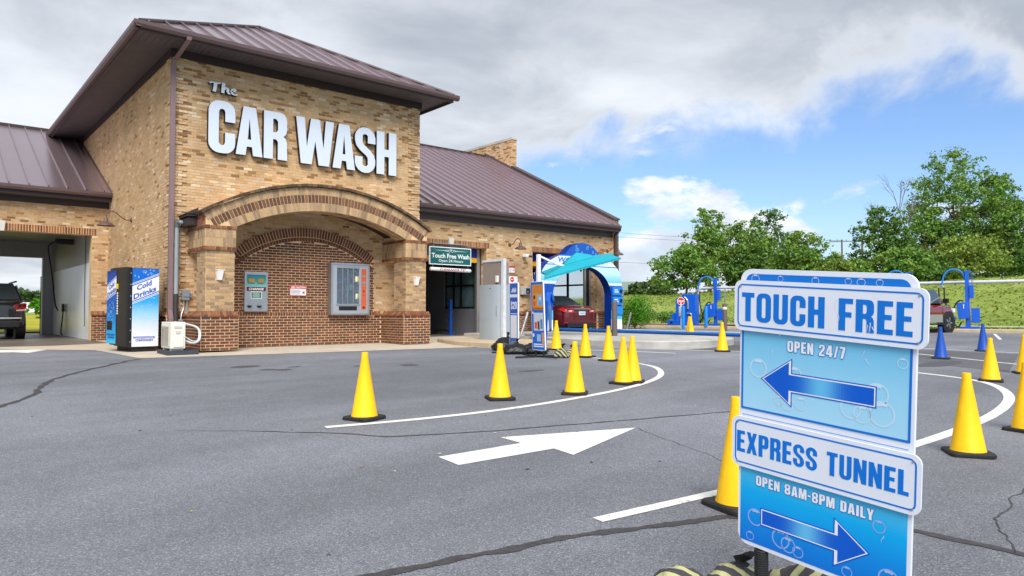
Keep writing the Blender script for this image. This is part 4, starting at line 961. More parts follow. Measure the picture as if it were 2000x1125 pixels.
MB().cbox(4.22, 4.42, 15.880, 15.899, .12, .36, .006).build('valve_cover', CREAM, hb)
MB().box(4.24, 4.38, 15.885, 15.898, .52, .56).box(4.27, 4.36, 15.886, 15.899, .40, .46).build('handle', mat('handle_grey', lin(196, 194, 186), .5), hb)
for k in range(3):
    pth = smoothed([(4.45, 16.0+.04*k, .26+.05*k), (4.62, 15.98+.03*k, .18+.02*k), (4.78, 16.05+.02*k, .22), (4.84-.01*k, 16.15, .38), (4.80, 16.2, .52), (4.66, 16.4, .58), (4.62, 17.3, .62)], 2)
    MB().tube(pth, .022-.004*(k == 1), 8).build('refrigerant_line', mat('pipe_grey%d' % (k % 2), lin(206, 206, 204) if k != 1 else lin(60, 60, 62), .5), H_, smooth=True)
E_ = thing('electrical_box', 'grey electrical box with conduits above the heat pump', 'electrical box', (4.90, 17.45, .6))
MB().cbox(4.79, 4.95, 17.36, 17.49, 1.12, 1.36, .01).build('box', GREYP, E_); MB().box(4.80, 4.94, 17.345, 17.359, 1.20, 1.335).build('cover', GREYP, E_)
MB().cbox(4.96, 5.03, 17.40, 17.49, 1.18, 1.28, .008).build('switch', GREYP, E_)
MB().tube(smoothed([(4.84, 17.42, 1.12), (4.84, 17.42, .95), (4.78, 17.38, .80), (4.76, 17.36, .66)], 2), .016, 8).tube(smoothed([(4.91, 17.42, 1.12), (4.91, 17.42, .8), (4.90, 17.38, .5)], 2), .016, 8).tube([(4.79, 17.46, 1.22), (4.68, 17.46, 1.22)], .012, 8).build('conduit', GALV, E_, smooth=True)
MB().cbox(4.70, 4.80, 17.30, 17.40, .52, .68, .01).build('junction', GALV, E_)
D_ = thing('drain_pipe', 'grey plastic drain pipe running down beside the tower downspout', 'pipe', (4.66, 17.40, .1))
MB().tube(smoothed([(4.90, 17.32, 2.90), (4.74, 17.34, 2.90), (4.66, 17.36, 2.90), (4.655, 17.37, 2.82), (4.655, 17.37, 2.7), (4.655, 17.37, 1.26)], 2), .048, 14).build('upper_pipe', mat('pvc_grey', lin(142, 152, 158), .35, var=.08, scale=4), D_, smooth=True)
MB().tube([(4.655, 17.37, 1.26), (4.655, 17.37, .06)], .053, 14).build('lower_pipe', mat('pvc_dark', lin(58, 56, 58), .6, var=.15), D_, smooth=True)
MB().tube([(4.70, 17.34, 2.90), (4.66, 17.36, 2.90), (4.655, 17.37, 2.86), (4.655, 17.37, 2.78)], .056, 14).build('elbow', mat('elbow_grey', lin(88, 94, 98), .4), D_, smooth=True)

# ---------------------------------------------------------------- things in the niche
NF = TY-.063
C_ = thing('change_machine', 'stainless change machine with a teal header in the brick niche', 'change machine', (6.49, 17.4, .85))
MB().cbox(6.20, 6.77, NF-.09, NF, .86, 1.83, .012).build('cabinet', ALU, C_)
CF = wallF(6.20, NF-.092, .86); m = MB()
grad(m, CF, .05, .52, .60, .90, [lin(120, 190, 186), lin(60, 140, 146), lin(40, 110, 120)], 14, z=.002); quad(m, CF, [(.05, .50), (.52, .50), (.52, .598), (.05, .598)], .002, lin(96, 20, 30)); quad(m, CF, [(.15, .31), (.42, .31), (.42, .49), (.15, .49)], .002, lin(226, 234, 230)); quad(m, CF, [(.165, .325), (.405, .325), (.405, .475), (.165, .475)], .003, lin(14, 96, 80))
for i in range(5): quad(m, CF, [(.19, .345+.026*i), (.38-.02*(i % 2), .345+.026*i), (.38-.02*(i % 2), .356+.026*i), (.19, .356+.026*i)], .004, lin(200, 226, 216))
m.build('header_print', PRINT, C_)
m = MB(); m.col = lin(240, 240, 236); text_mesh(m, 'CHANGE', CF, .10, .47, .522, .055, bold=.03, shear=.2, z0=.002); m.build('lettering', PRINT, C_)
for x in (.08, .31): MB(CF).cbox(x, x+.15, .70, .80, .0, .035, .008).build('bill_slot', mat('brass', lin(176, 142, 72), .4, .4), C_)
for x in (.12, .36): MB(CF @ Matrix.Translation((x, .09, .0))).lathe([(.02, 0), (.055, .05), (.06, .055), (.05, .055)], 14, CF @ Matrix.Translation((x, .09, .03)) @ Matrix.Rotation(R(-90), 4, 'X')).build('coin_cup', mat('cup_dark', lin(70, 62, 56), .5, .3), C_, smooth=True)
S_ = thing('caution_sign', 'small red and white use caution notice on the brown niche wall', 'sign', (7.59, 17.43, 1.26))
KF = wallF(7.37, NF-.004, 1.26); MB(KF).prism(rr(0, 0, .44, .255, .012), .006).build('plate', WHITE, S_)
RED = lin(206, 30, 38); m = MB()
quad(m, KF, [(0.0, .18), (.44, .18), (.44, .255), (0.0, .255)], .0075, RED)
for a in ([(0, 0), (.44, 0), (.44, .014), (0, .014)], [(0, .014), (.012, .014), (.012, .18), (0, .18)], [(.428, .014), (.44, .014), (.44, .18), (.428, .18)]): quad(m, KF, a, .0075, RED)
for i in range(4): quad(m, KF, [(.03, .04+.033*i), (.30-.04*(i % 2), .04+.033*i), (.30-.04*(i % 2), .05+.033*i), (.03, .05+.033*i)], .008, lin(70, 70, 90))
quad(m, KF, [(.33, .06), (.40, .06), (.38, .12), (.34, .10)], .008, RED); m.build('sign_print', PRINT, S_)
m = MB(); m.col = lin(248, 244, 244); text_mesh(m, 'USE CAUTION', KF, .03, .41, .197, .042, bold=.03, z0=.007); m.build('lettering', PRINT, S_)
Q_ = thing('snack_machine', 'steel framed vending machine with glass front and orange panel in the niche', 'vending machine', (8.96, 17.4, .8))
QF = wallF(8.43, NF-.19, .80); STEEL = mat('brushed_steel', lin(186, 190, 196), .36, .6, var=.08, scale=3)
MB(QF).prism([[(0, 0), (1.06, 0), (1.06, 1.31), (0, 1.31)], [(.14, .26), (.78, .26), (.78, 1.20), (.14, 1.20)]], .19, z0=-.19).build('frame', STEEL, Q_)
MB(QF).box(.05, 1.01, .05, 1.26, -.185, -.18).build('back_plate', mat('machine_inside', lin(110, 130, 156), .6, var=.3, scale=6), Q_)
MB(QF).cbox(-.03, 1.09, -.03, .02, -.19, .02, .006).cbox(-.03, 1.09, 1.29, 1.34, -.19, .02, .006).cbox(-.03, .02, .021, 1.289, -.19, .02, .006).cbox(1.04, 1.09, .021, 1.289, -.19, .02, .006).build('surround', ALU, Q_)
MB(QF).box(.14, .78, .26, 1.20, -.012, -.006).build('glass_front', mat('machine_glass', lin(180, 200, 216), .08, trans=.85, ior=1.2, spec=.7), Q_)
for x in (.29, .44, .60): MB(QF).box(x, x+.018, .26, 1.20, -.005, .006).build('glazing_bar', ALU, Q_)
MB(QF).cbox(.13, .80, 1.20, 1.265, .0, .016, .005).cbox(.12, .80, .225, .262, .0, .018, .005).build('rail', ALU, Q_)
MB(QF).box(.20, .72, .09, .20, .0, .008).build('delivery_slot', BLACK, Q_)
MB(QF).box(.85, .99, .12, 1.20, .0, .010).build('control_panel', mat('orange_panel', lin(200, 92, 56), .4, var=.05), Q_)
MB(QF).box(.88, .96, .98, 1.03, .010, .016).box(.87, .97, .80, .86, .010, .016).box(.89, .95, .74, .77, .010, .015).build('display', ALU, Q_); MB(QF).box(.89, .95, .14, .19, .010, .014).box(.905, .935, .58, .63, .010, .014).box(.91, .93, .48, .50, .010, .014).build('keypad', BLACK, Q_)
shm = MB(QF)
for z in (.42, .62, .82, 1.02): shm.box(.14, .78, z, z+.012, -.17, -.05)
shm.build('shelf', ALU, Q_)
for i in range(22):
    x, z = rp.uniform(.17, .70), rp.choice((.432, .632, .832)); w_ = rp.uniform(.03, .06)
    MB(QF).box(x, x+w_, z, z+rp.uniform(.08, .16), -.15, -.09+rp.uniform(-.02, .02)).build('snack_packet', mat('packet%d' % (i % 6), [lin(200, 210, 225), lin(150, 60, 60), lin(220, 190, 60), lin(120, 150, 190), lin(230, 230, 230), lin(90, 100, 140)][i % 6], .4), Q_)
for z in (.86, .40): MB(QF).cbox(.73, .765, z, z+.14, -.12, -.06, .015).build('interior_lamp', mat('warm_lamp', lin(255, 200, 90), .5, emit=(1, .72, .25, 2.2)), Q_)
for x, lb in ((5.26, 'white tapered wall light on the left brick pillar'), (10.39, 'white tapered wall light on the right brick pillar')):
    s_ = thing('wall_light', lb, 'wall light', (x, 16.3, 1.56), 'tapered lights on the arch pillars')
    q = [[(x-w, 16.29, z), (x-w*.8, 16.29-d, z), (x+w*.8, 16.29-d, z), (x+w, 16.29, z)] for w, d, z in ((.055, .05, 1.56), (.085, .10, 1.77))]
    MB().loft(q).build('shade', mat('frosted_white', lin(238, 236, 232), .4, var=.02), s_); MB().box(x-.09, x+.09, 16.185, 16.292, 1.771, 1.785).build('rim', WHITE, s_)

# ---------------------------------------------------------------- signs on the right wing
TEAL = lin(14, 92, 92)
T_ = thing('hanging_sign', 'dark teal Touch Free Wash sign hanging in the first bay opening', 'sign', (13.95, 19.7, 2.42))
TF = wallF(13.09, 19.70, 2.42); MB(TF).prism(rr(0, 0, 1.71, .60, .015), .05, z0=-.05).build('board', WHITE, T_)
m = MB(); m.col = TEAL; m.prism([(.03, .03), (1.68, .03), (1.68, .57), (.03, .57)], .003, TF); m.build('teal_face', PRINT, T_)
m = MB(); m.col = lin(240, 242, 240); text_mesh(m, 'Touch Free Wash', TF, .08, 1.63, .225, .155, bold=.022, z0=.004); m.build('lettering', PRINT, T_)
m = MB(); m.col = lin(240, 242, 240); text_mesh(m, 'Open 24 Hours', TF, .36, 1.36, .065, .125, bold=.004, z0=.004); m.build('lettering', PRINT, T_)
m = MB(); m.col = lin(228, 232, 232)
for sx in (-1, 1):
    c = .855; quad(m, TF, [(c+sx*.22, .470), (c+sx*.75, .478), (c+sx*.22, .488)][::sx], .004)
    for x, y, r_ in ((.06, .475, .045), (.15, .478, .035), (.21, .474, .022)): disc_ring(m, TF, c+sx*x, y, r_, .012, lin(228, 232, 232), .0045)
disc_ring(m, TF, .855, .52, .025, .012, lin(228, 232, 232), .005); m.build('ornament', PRINT, T_)
MB().cyl((13.25, 19.68, 3.02), (13.25, 19.75, 3.12), .012, n=8).cyl((14.65, 19.68, 3.02), (14.65, 19.75, 3.12), .012, n=8).box(13.2, 14.7, 19.66, 19.995, 3.115, 3.14).build('bracket', GALV, T_)
B_ = thing('clearance_bar', 'white tube with red clearance lettering slung under the teal sign', 'clearance bar', (13.95, 19.7, 2.24))
MB().tube([(13.10, 19.68, 2.27), (13.12, 19.68, 2.27), (14.74, 19.68, 2.25), (14.76, 19.68, 2.25)], [.045, .06, .06, .045], 18).build('tube', WHITE, B_, smooth=True)
MB().cyl((13.2, 19.68, 2.32), (13.2, 19.68, 2.42), .006, n=6).cyl((14.65, 19.68, 2.31), (14.65, 19.68, 2.42), .006, n=6).build('chain', GALV, B_)
m = MB(); m.col = lin(170, 40, 50); text_mesh(m, "CLEARANCE 7'3\"", wallF(13.45, 19.617, 2.225), 0, 1.05, 0, .075, bold=.02, z0=.001); m.build('lettering', PRINT, B_)
Nn = thing('notice_sign', 'small red and white notice high on the wall beside the grey kiosk', 'sign', (16.8, 19.98, 2.26))
F1 = wallF(16.42, 19.985, 2.27); MB(F1).prism(rr(0, 0, .60, .25, .01), .006).build('plate', WHITE, Nn)
m = MB(); quad(m, F1, [(0, .19), (.6, .19), (.6, .25), (0, .25)], .0075, RED); quad(m, F1, [(0, 0), (.6, 0), (.6, .012), (0, .012)], .0075, RED); quad(m, F1, [(.588, .012), (.6, .012), (.6, .19), (.588, .19)], .0075, RED)
for i in range(4): quad(m, F1, [(.05, .04+.036*i), (.44, .04+.036*i), (.44, .05+.036*i), (.05, .05+.036*i)], .0075, lin(110, 110, 140))
quad(m, F1, [(.50, .08), (.55, .08), (.55, .13), (.50, .13)], .0075, RED); m.build('sign_print', PRINT, Nn)
Nn = thing('notice_board', 'tall white rules board with a red stop disc on the brick wall', 'sign', (16.8, 19.98, 1.2))
F1 = wallF(16.45, 19.985, 1.22); MB(F1).prism(rr(0, 0, .70, .93, .01), .006).build('plate', WHITE, Nn)
m = MB(); m.col = RED; m.prism([(.44+.10*math.cos(R(22.5+45*i)), .81+.10*math.sin(R(22.5+45*i))) for i in range(8)], .001, F1, z0=.0065)
for i in range(13): quad(m, F1, [(.05, .06+.040*i), (.62-.05*(i % 3), .06+.040*i), (.62-.05*(i % 3), .075+.040*i), (.05, .075+.040*i)], .0075, lin(60, 60, 70) if i not in (5, 12) else RED)
m.build('sign_print', PRINT, Nn)
m = MB(); m.col = lin(246, 240, 240); text_mesh(m, 'STOP', F1, .37, .51, .785, .05, bold=.03, z0=.008); m.build('lettering', PRINT, Nn)
m = MB(); m.col = RED; text_mesh(m, 'IMPORTANT', F1, .06, .64, .63, .05, bold=.03, z0=.007); m.build('lettering', PRINT, Nn)
K_ = thing('control_box', 'grey control box with dark switches on the wing wall', 'control box', (17.5, 20, 1.48))
MB().cbox(17.27, 17.62, 19.84, 19.998, 1.48, 1.76, .015).build('box', mat('grey_casing', lin(170, 172, 174), .5), K_); MB().cbox(17.44, 17.66, 19.80, 19.839, 1.53, 1.72, .01).build('switch_cover', mat('dark_cover', lin(44, 58, 78), .4), K_)
MB().cyl((17.50, 19.80, 1.58), (17.50, 19.785, 1.58), .02, n=10).build('knob', YEL, K_)
K_ = thing('security_camera', 'white bullet security camera under the gooseneck lamp', 'camera', (17.5, 19.98, 2.9))
MB().cyl((17.5, 19.998, 2.92), (17.5, 19.95, 2.92), .05, n=14).build('mount', WHITE, K_, smooth=True); MB().cbox(17.36, 17.50, 19.72, 19.94, 2.87, 2.98, .02).build('housing', WHITE, K_); MB().cyl((17.46, 19.70, 2.90), (17.56, 19.62, 2.88), .04, n=12).build('lens', BLACK, K_, smooth=True)
# pay kiosk on its island
K_ = thing('pay_kiosk', 'pale grey metal kiosk cabinet with a taupe back board on the kerb island', 'kiosk', (12.2, 15.1, .1))
KG = mat('kiosk_grey', lin(158, 168, 176), .35, var=.05, scale=1.5); TAUPE = mat('taupe_board', lin(140, 130, 124), .5, var=.05)
kb = MB(); pr = [(12.02, 14.74), (11.97, 14.80), (11.93, 15.0), (11.92, 15.3), (11.95, 15.52), (12.02, 15.58), (12.45, 15.58), (12.45, 14.74)]
kb.loft([[(x, y, z) for x, y in pr] for z in (.10, .635)]); kb.loft([[(x, y, z) for x, y in pr] for z in (.645, 1.58)]); kb.loft([[(12.03+(x-12.03)*.97, y, z) for x, y in pr] for z in (.635, .645)], caps=False)
kb = kb.build('cabinet', KG, K_, smooth=30)
MB().cbox(12.08, 12.40, 14.80, 15.54, 1.581, 2.20, .01).build('back_board', TAUPE, K_)
MB().cbox(12.06, 12.16, 14.62, 14.73, .10, 2.27, .012).cbox(12.06, 12.16, 14.731, 15.54, 2.201, 2.27, .006).build('front_post', mat('kiosk_post', lin(204, 208, 214), .4), K_)
MB().cbox(12.00, 12.07, 14.82, 14.90, 1.64, 1.82, .01).build('card_box', CREAM, K_); MB().tube(smoothed([(12.02, 14.86, 1.64), (11.98, 14.86, 1.56), (11.95, 14.96, 1.50), (11.93, 15.05, 1.47)], 2), .012, 8).build('cable', BLACK, K_, smooth=True)
MB().cbox(11.965, 11.985, 14.80, 14.86, .72, 1.02, .006).build('lock_plate', GREYP, K_)

# ---------------------------------------------------------------- stand signs by the bay
SIGNB = lin(14, 92, 196)
def stand_sign(t, P0, d, w, z0, z1, pr_fn, lean=.0, th=.03):
    d = Vector((*d, 0)).normalized(); n = d.cross(Zv); F_ = frame(Vector((*P0, z0)), d, Zv+n*lean)
    MB(F_).prism(rr(0, 0, w, z1-z0, .03), th, z0=-th).build('panel', WHITE, t); m = MB(); pr_fn(m, F_, w, z1-z0); m.build('panel_print', PRINTG, t); return F_
def stand_base(t, c, d, L=.55):
    c = Vector((*c, lot(*c)+.025)); d = Vector((*d, 0)).normalized(); n = Vector((-d.y, d.x, 0))
    b = MB()
    for v in (d, n): b.tube([c-v*L, c+v*L], .018, 8)
    b.build('base', BLACK, t, smooth=True)
    for q in (-.14, .14): MB().cyl(c+d*q, c+d*q+Zv*.16, .022, n=10).build('leg', BLACK, t, smooth=True)
t = thing('price_sign', 'narrow blue stand sign priced $20 beside the grey kiosk', 'sign', (10.6, 12.5, -.08))
def pf(m, F_, w, h):
    quad(m, F_, [(.015, .015), (w-.015, .015), (w-.015, h-.015), (.015, h-.015)], .001, SIGNB)
    quad(m, F_, [(.05, .20), (w-.05, .20), (w-.05, .72), (.05, .72)], .002, lin(236, 238, 242)); quad(m, F_, [(.08, .05), (w-.08, .05), (w-.08, .13), (.08, .13)], .002, lin(120, 130, 134))
    quad(m, F_, [(.05, .745), (w-.05, .745), (w-.05, .765), (.05, .765)], .002, lin(220, 230, 244)); quad(m, F_, [(.02, 1.13), (w-.02, 1.13), (w-.02, 1.20), (.02, 1.20)], .002, lin(226, 232, 244))
    m.col = lin(240, 242, 246)
    for x in (.10, .17, .25): m.prism(stroke([(x, 1.24), (x+.03, 1.29), (x+.07, 1.345), (x+.075, 1.30), (x+.06, 1.245)], .014), .0005, F_, z0=.002)
    block_text(m, '$20', F_, .07, w-.06, .86, .17, .001, z0=.002)
F_ = stand_sign(t, (10.66, 12.70), (-.23, -.97), .42, .055, 1.52, pf); stand_base(t, (10.61, 12.50), (-.23, -.97))
t = thing('menu_sign', 'tall blue stand sign with snack pictures in front of the tunnel lane', 'sign', (10.3, 11.2, -.11))
def pf2(m, F_, w, h):
    quad(m, F_, [(.012, .012), (w-.012, .012), (w-.012, h-.012), (.012, h-.012)], .001, lin(14, 100, 204))
    quad(m, F_, [(.06, .86), (w-.03, .86), (w-.03, 1.40), (.06, 1.40)], .002, lin(222, 140, 30)); quad(m, F_, [(.10, 1.22), (w-.06, 1.22), (w-.06, 1.38), (.10, 1.38)], .003, lin(196, 130, 60))
    quad(m, F_, [(.06, .865), (w-.03, .865), (w-.03, .91), (.06, .91)], .003, lin(170, 100, 30)); quad(m, F_, [(.24, .95), (w-.05, .95), (w-.05, 1.18), (.24, 1.18)], .003, lin(120, 180, 220))
    for x, y, r_, c in ((.13, 1.13, .035, lin(60, 30, 24)), (.13, 1.00, .04, lin(200, 90, 40)), (.34, 1.10, .03, lin(200, 220, 240)), (.34, 1.0, .03, lin(90, 150, 210)), (.06, .32, .03, lin(240, 240, 240)), (.06, .80, .02, lin(240, 240, 240))):
        m.col = c; m.prism([(x+r_*math.cos(q*.5236), y+r_*1.3*math.sin(q*.5236)) for q in range(12)], .0005, F_, z0=.0035)
    quad(m, F_, [(.08, .42), (w-.03, .42), (w-.03, .80), (.08, .80)], .002, lin(196, 206, 214)); quad(m, F_, [(.11, .46), (.20, .46), (.20, .60), (.11, .60)], .003, lin(226, 80, 60)); quad(m, F_, [(.22, .44), (.29, .44), (.29, .62), (.22, .62)], .003, lin(50, 60, 76)); quad(m, F_, [(.32, .46), (w-.06, .46), (w-.06, .66), (.32, .66)], .003, lin(90, 130, 180))
    quad(m, F_, [(w-.10, .10), (w-.03, .10), (w-.03, .38), (w-.10, .38)], .002, lin(226, 150, 80)); quad(m, F_, [(.18, .19), (w-.14, .19), (w-.14, .34), (.18, .34)], .002, lin(150, 190, 226))
    for i in range(2): quad(m, F_, [(.05, .07+.045*i), (w-.05, .07+.045*i), (w-.05, .095+.045*i), (.05, .095+.045*i)], .002, lin(226, 232, 244))
F_ = stand_sign(t, (10.30, 11.50), (-.115, -.99), .46, .035, 1.50, pf2, lean=.04)
MB(frame((10.38, 11.56, .14), (-.115, -.99, 0), (.05, 0, 1))).prism(rr(0, 0, .46, .95, .03), .02, z0=-.02).build('rear_panel', mat('sign_blue', SIGNB, .4), t); stand_base(t, (10.30, 11.27), (-.115, -.99), .62)
# sandbags weighing down the stands
POLY = mat('black_polythene', lin(24, 25, 28), .38, var=.3, scale=12, bump=.8, bscale=22)
def stripe_mat():
    m = bpy.data.materials.new('striped_sandbag'); m.use_nodes = True; nd, lk = m.node_tree.nodes, m.node_tree.links
    b = nd['Principled BSDF']; b.inputs['Roughness'].default_value = .75; tcn = nd.new('ShaderNodeTexCoord'); w = nd.new('ShaderNodeTexWave'); w.bands_direction = 'DIAGONAL'; w.inputs['Scale'].default_value = 5.5; w.inputs['Distortion'].default_value = 2.6; w.inputs['Detail'].default_value = 1
    lk.new(tcn.outputs['Object'], w.inputs['Vector']); r = nd.new('ShaderNodeValToRGB'); r.color_ramp.interpolation = 'CONSTANT'; lk.new(w.outputs['Fac'], r.inputs[0]); e = r.color_ramp.elements
    e[0].color = (*lin(62, 58, 62), 1); e[1].position = .60; e[1].color = (*lin(176, 174, 124), 1); lk.new(r.outputs[0], b.inputs['Base Color'])
    n = nd.new('ShaderNodeTexNoise'); n.inputs['Scale'].default_value = 18; bp = nd.new('ShaderNodeBump'); bp.inputs['Strength'].default_value = .6; bp.inputs['Distance'].default_value = .03; lk.new(tcn.outputs['Object'], n.inputs['Vector']); lk.new(n.outputs[0], bp.inputs['Height']); lk.new(bp.outputs[0], b.inputs['Normal'])
    return m
STRIPE = stripe_mat()
def bag(x, y, rx, ry, rz, rot, seed, mt, label, name, knot=True):
    """a slumped sack: pulled-out corners, creases and a sagging top"""
    t = thing(name, label, 'sandbag', (x, y, lot(x, y)+.004), 'sandbags on the sign bases'); M = rotz((x, y, lot(x, y)+.004), rot); m = MB(); nu, nv = 36, 18; rings = []
    for j in range(nv+1):
        f = j/nv; ring = []
        for i in range(nu):
            b_ = 2*math.pi*i/nu; k = 1/max(abs(math.cos(b_)), abs(math.sin(b_)))**.75; pr = math.sin(math.pi*min(1, .08+f*.92)*.5) if f < .3 else 1
            w = (1-f**2.6)*(.80+.2*min(1, f*6)); cx_, cy_ = rx*w*k*math.cos(b_), ry*w*k*math.sin(b_); corner = abs(math.sin(2*b_))**3
            z_ = rz*f*(1-.35*corner*(1-f)); nz_ = noise.noise(Vector((cx_*9+seed*5, cy_*9, f*2)))*.22+abs(noise.noise(Vector((cx_*22, cy_*22+seed, f*5))))*.16
            ring.append((cx_*(1+nz_*.5), cy_*(1+nz_*.5), max(.001, z_*(1+nz_) if j else .001)))
        rings.append(ring)
    m.loft(rings); me = m.mesh('bag', mt, smooth=70); o = bpy.data.objects.new('bag', me); COL.objects.link(o); o.parent = t; o.rotation_euler = (0, 0, rot)
    if knot:
        kx = rx*.1; km = MB(M); rnd_ = random.Random(seed)
        km.loft([[(kx+r_*math.cos(a)*(1+.5*math.sin(3*a+seed))+dx, r_*.6*math.sin(a), z+.012*math.sin(2*a+seed)) for a in [q*math.pi/6 for q in range(12)]] for r_, z, dx in ((.045, rz*.86, 0), (.016, rz*1.08, .008), (.022, rz*1.2, .016), (.045, rz*1.38, .035))]).build('tied_neck', mt if mt is POLY else BLACK, t, smooth=60)
bag(10.95, 13.18, .34, .25, .31, R(-35), 1, POLY, 'black plastic sandbag nearest the kerb island', 'sandbag')
bag(10.45, 12.25, .29, .22, .25, R(-30), 2, POLY, 'black plastic sandbag between a yellow cone and the price sign base', 'sandbag')
bag(10.85, 12.05, .32, .23, .27, R(-50), 3, POLY, 'black plastic sandbag between the price sign and the menu sign', 'sandbag')
bag(10.66, 10.98, .17, .13, .21, R(-60), 4, STRIPE, 'black and yellow striped sandbag at the right foot of the menu sign', 'sandbag')
bag(11.15, 11.2, .15, .11, .17, R(-10), 5, STRIPE, 'smaller striped sandbag behind the other one by the menu sign', 'sandbag')
# ---------------------------------------------------------------- cones
CY = mat('yellow_cone', lin(252, 197, 3), .5, var=.06, scale=14, big=((7, 7, 2.2), .10)); CB = mat('blue_cone', lin(16, 78, 176), .42, var=.06, scale=14, big=((7, 7, 2.2), .12))
def cone(x, y, label, rot, mt=CY, s=1., name='traffic_cone', group='yellow cones along the lanes'):
    z = lot(x, y)+.004; t = thing(name, label, 'cone', (x, y, z), group); M = rotz((x, y, z), rot) @ Matrix.Scale(s, 4)
    b = MB(M); o1 = rr(-.175, -.175, .175, .175, .045, 4); o2 = rr(-.165, -.165, .165, .165, .04, 4)
    b.loft([[(*p, 0) for p in o1], [(*p, .022) for p in o1], [(*p, .034) for p in o2]]).build('base', RUB, t, smooth=30)
    MB(M).lathe([(.142, .030), (.140, .042), (.134, .055), (.036, .655), (.036, .700), (.033, .711), (.022, .711), (.020, .66)], 28).build('cone_body', mt, t, smooth=35)
YC = [(3.76, 6.90, 'yellow cone nearest the start of the white lane line, alone at left', 20), (5.84, 7.15, 'yellow cone in front of the black sandbags, second from left', -25),
 (6.97, 6.92, 'yellow cone third from left along the curved line', 40), (8.36, 7.26, 'front yellow cone of the overlapping trio at the line bend', 10), (8.62, 7.30, 'right hand yellow cone of the overlapping trio at the line bend', 30),
 (10.95, 9.9, 'rear yellow cone of the overlapping trio near the platform', 15), (11.15, 10.75, 'yellow cone on the lane line in front of the maroon car', 5), (12.06, 12.6, 'yellow cone just right of the blue menu sign', 25),
 (15.15, 10.0, 'yellow cone at the rounded nose of the concrete platform', 40), (18.95, 13.65, 'yellow cone beyond the blue guide rail, the nearer of two', 10), (19.7, 14.25, 'yellow cone mostly hidden behind another beyond the guide rail', 20),
 (4.14, 2.63, 'yellow cone partly hidden behind the large arrow sign', -15), (7.14, 2.24, 'large yellow cone right of the arrow sign near the white curve', 35), (13.69, 3.94, 'yellow cone inside the right hand curve near the blue cones', 15),
 (8.88, 2.24, 'yellow cone cut off by the right edge of the view', -10), (15.6, 3.95, 'yellow cone behind the one at the right edge of the view', 30)]
for x, y, lb, r_ in YC: cone(x, y, lb, R(r_))
cone(17.69, 6.05, 'blue cone on the parking line, the nearer and left one', R(12), CB, group='blue cones on the parking lines'); cone(21.14, 6.24, 'blue cone on the parking line farther away to the right', R(25), CB, group='blue cones on the parking lines')

# ---------------------------------------------------------------- big arrow sign in front
SR, SU = Vector((-.0619, -.9954, -.0736)), Vector((-.0699, -.0692, .9952)); S0 = Vector((2.86, 1.81, -.03))
SF = frame(S0, SR, SU); t = thing('arrow_sign', 'large white and blue sign with arrows for touch free and express tunnel', 'sign', (2.87, 1.45, -.44))
BLU, BLD_, WHT = lin(4, 116, 210), lin(0, 84, 196), lin(226, 232, 244)
SWHITE = mat('sign_white', WHT, .32, var=.03, scale=5)
MB(SF).prism(rr(-.004, -.135, .736, 1.086, .05, 6), .014, z0=-.014).build('board', SWHITE, t)
def bordered(m, x0, y0, x1, y1, r, w, z, col):
    m.col = col; m.prism([rr(x0, y0, x1, y1, r, 6), rr(x0+w, y0+w, x1-w, y1-w, max(.004, r-w), 6)], .0006, SF, z0=z)
m = MB(SF); m.col = BLU; m.prism(rr(.022, .80, .712, 1.066, .035, 6), .0006, SF, z0=.0005)
LB1, LB2 = lin(112, 196, 236), lin(170, 220, 246)
grad(m, SF, .008, .722, .474, .82, [LB2, lin(150, 212, 244), LB1], 24, z=.0012); bordered(m, .006, .472, .724, .83, .004, .009, .0016, BLU); quad(m, SF, [(.011, .4455), (.719, .4455), (.719, .4475), (.011, .4475)], .0012, BLU)
grad(m, SF, .008, .722, -.118, .23, [lin(2, 116, 218), lin(0, 142, 230), lin(0, 174, 240), lin(84, 196, 240)], 30, z=.0012)
m.build('board_print', PRINTG, t)
rq = random.Random(5)
def bubble(x, y, r_, z=.0020, a=.30, base=LB1):
    bb = MB(); c = tuple(q*(1-a)+.92*a for q in base); disc_ring(bb, SF, x, y, r_, r_*.16, c, z, 28); c2 = tuple(q*(1-a*1.4)+.95*a*1.4 for q in base)
    bb.col = c2; n = 10; vs = [(x+r_*k*math.cos(R(60+60*i/n)), y+r_*k*math.sin(R(60+60*i/n)), z+.0002) for k in (.86, .62) for i in range(n+1)]; bb.add(vs, [(i, i+1, n+2+i, n+1+i) for i in range(n)], SF); bb.build('bubble_print', PRINTG, t)
for x, y, r_ in ((.09, .66, .042), (.26, .655, .034), (.60, .63, .045), (.62, .56, .050), (.50, .56, .042), (.545, .545, .036), (.19, .535, .022), (.23, .53, .03), (.29, .54, .028), (.70, .54, .04), (.025, .68, .02), (.03, .52, .02), (.36, .495, .02), (.69, .76, .02)):
    if .012 < x-r_ and x+r_ < .718 and y-r_ > .485: bubble(x, y, r_, base=lin(150, 212, 244))
for x, y, r_ in ((.085, -.0, .038), (.21, -.055, .042), (.245, -.07, .034), (.29, -.085, .025), (.62, .13, .025), (.06, -.09, .02), (.5, -.09, .022), (.66, -.06, .04)): bubble(x, y, r_, a=.28, base=lin(0, 130, 226))
for x, y, r_ in ((.07, 1.045, .020), (.19, 1.05, .013), (.345, 1.047, .016), (.53, 1.048, .017), (.60, 1.05, .014), (.48, 1.05, .014)): bubble(x, y, r_, a=.42, base=BLU)
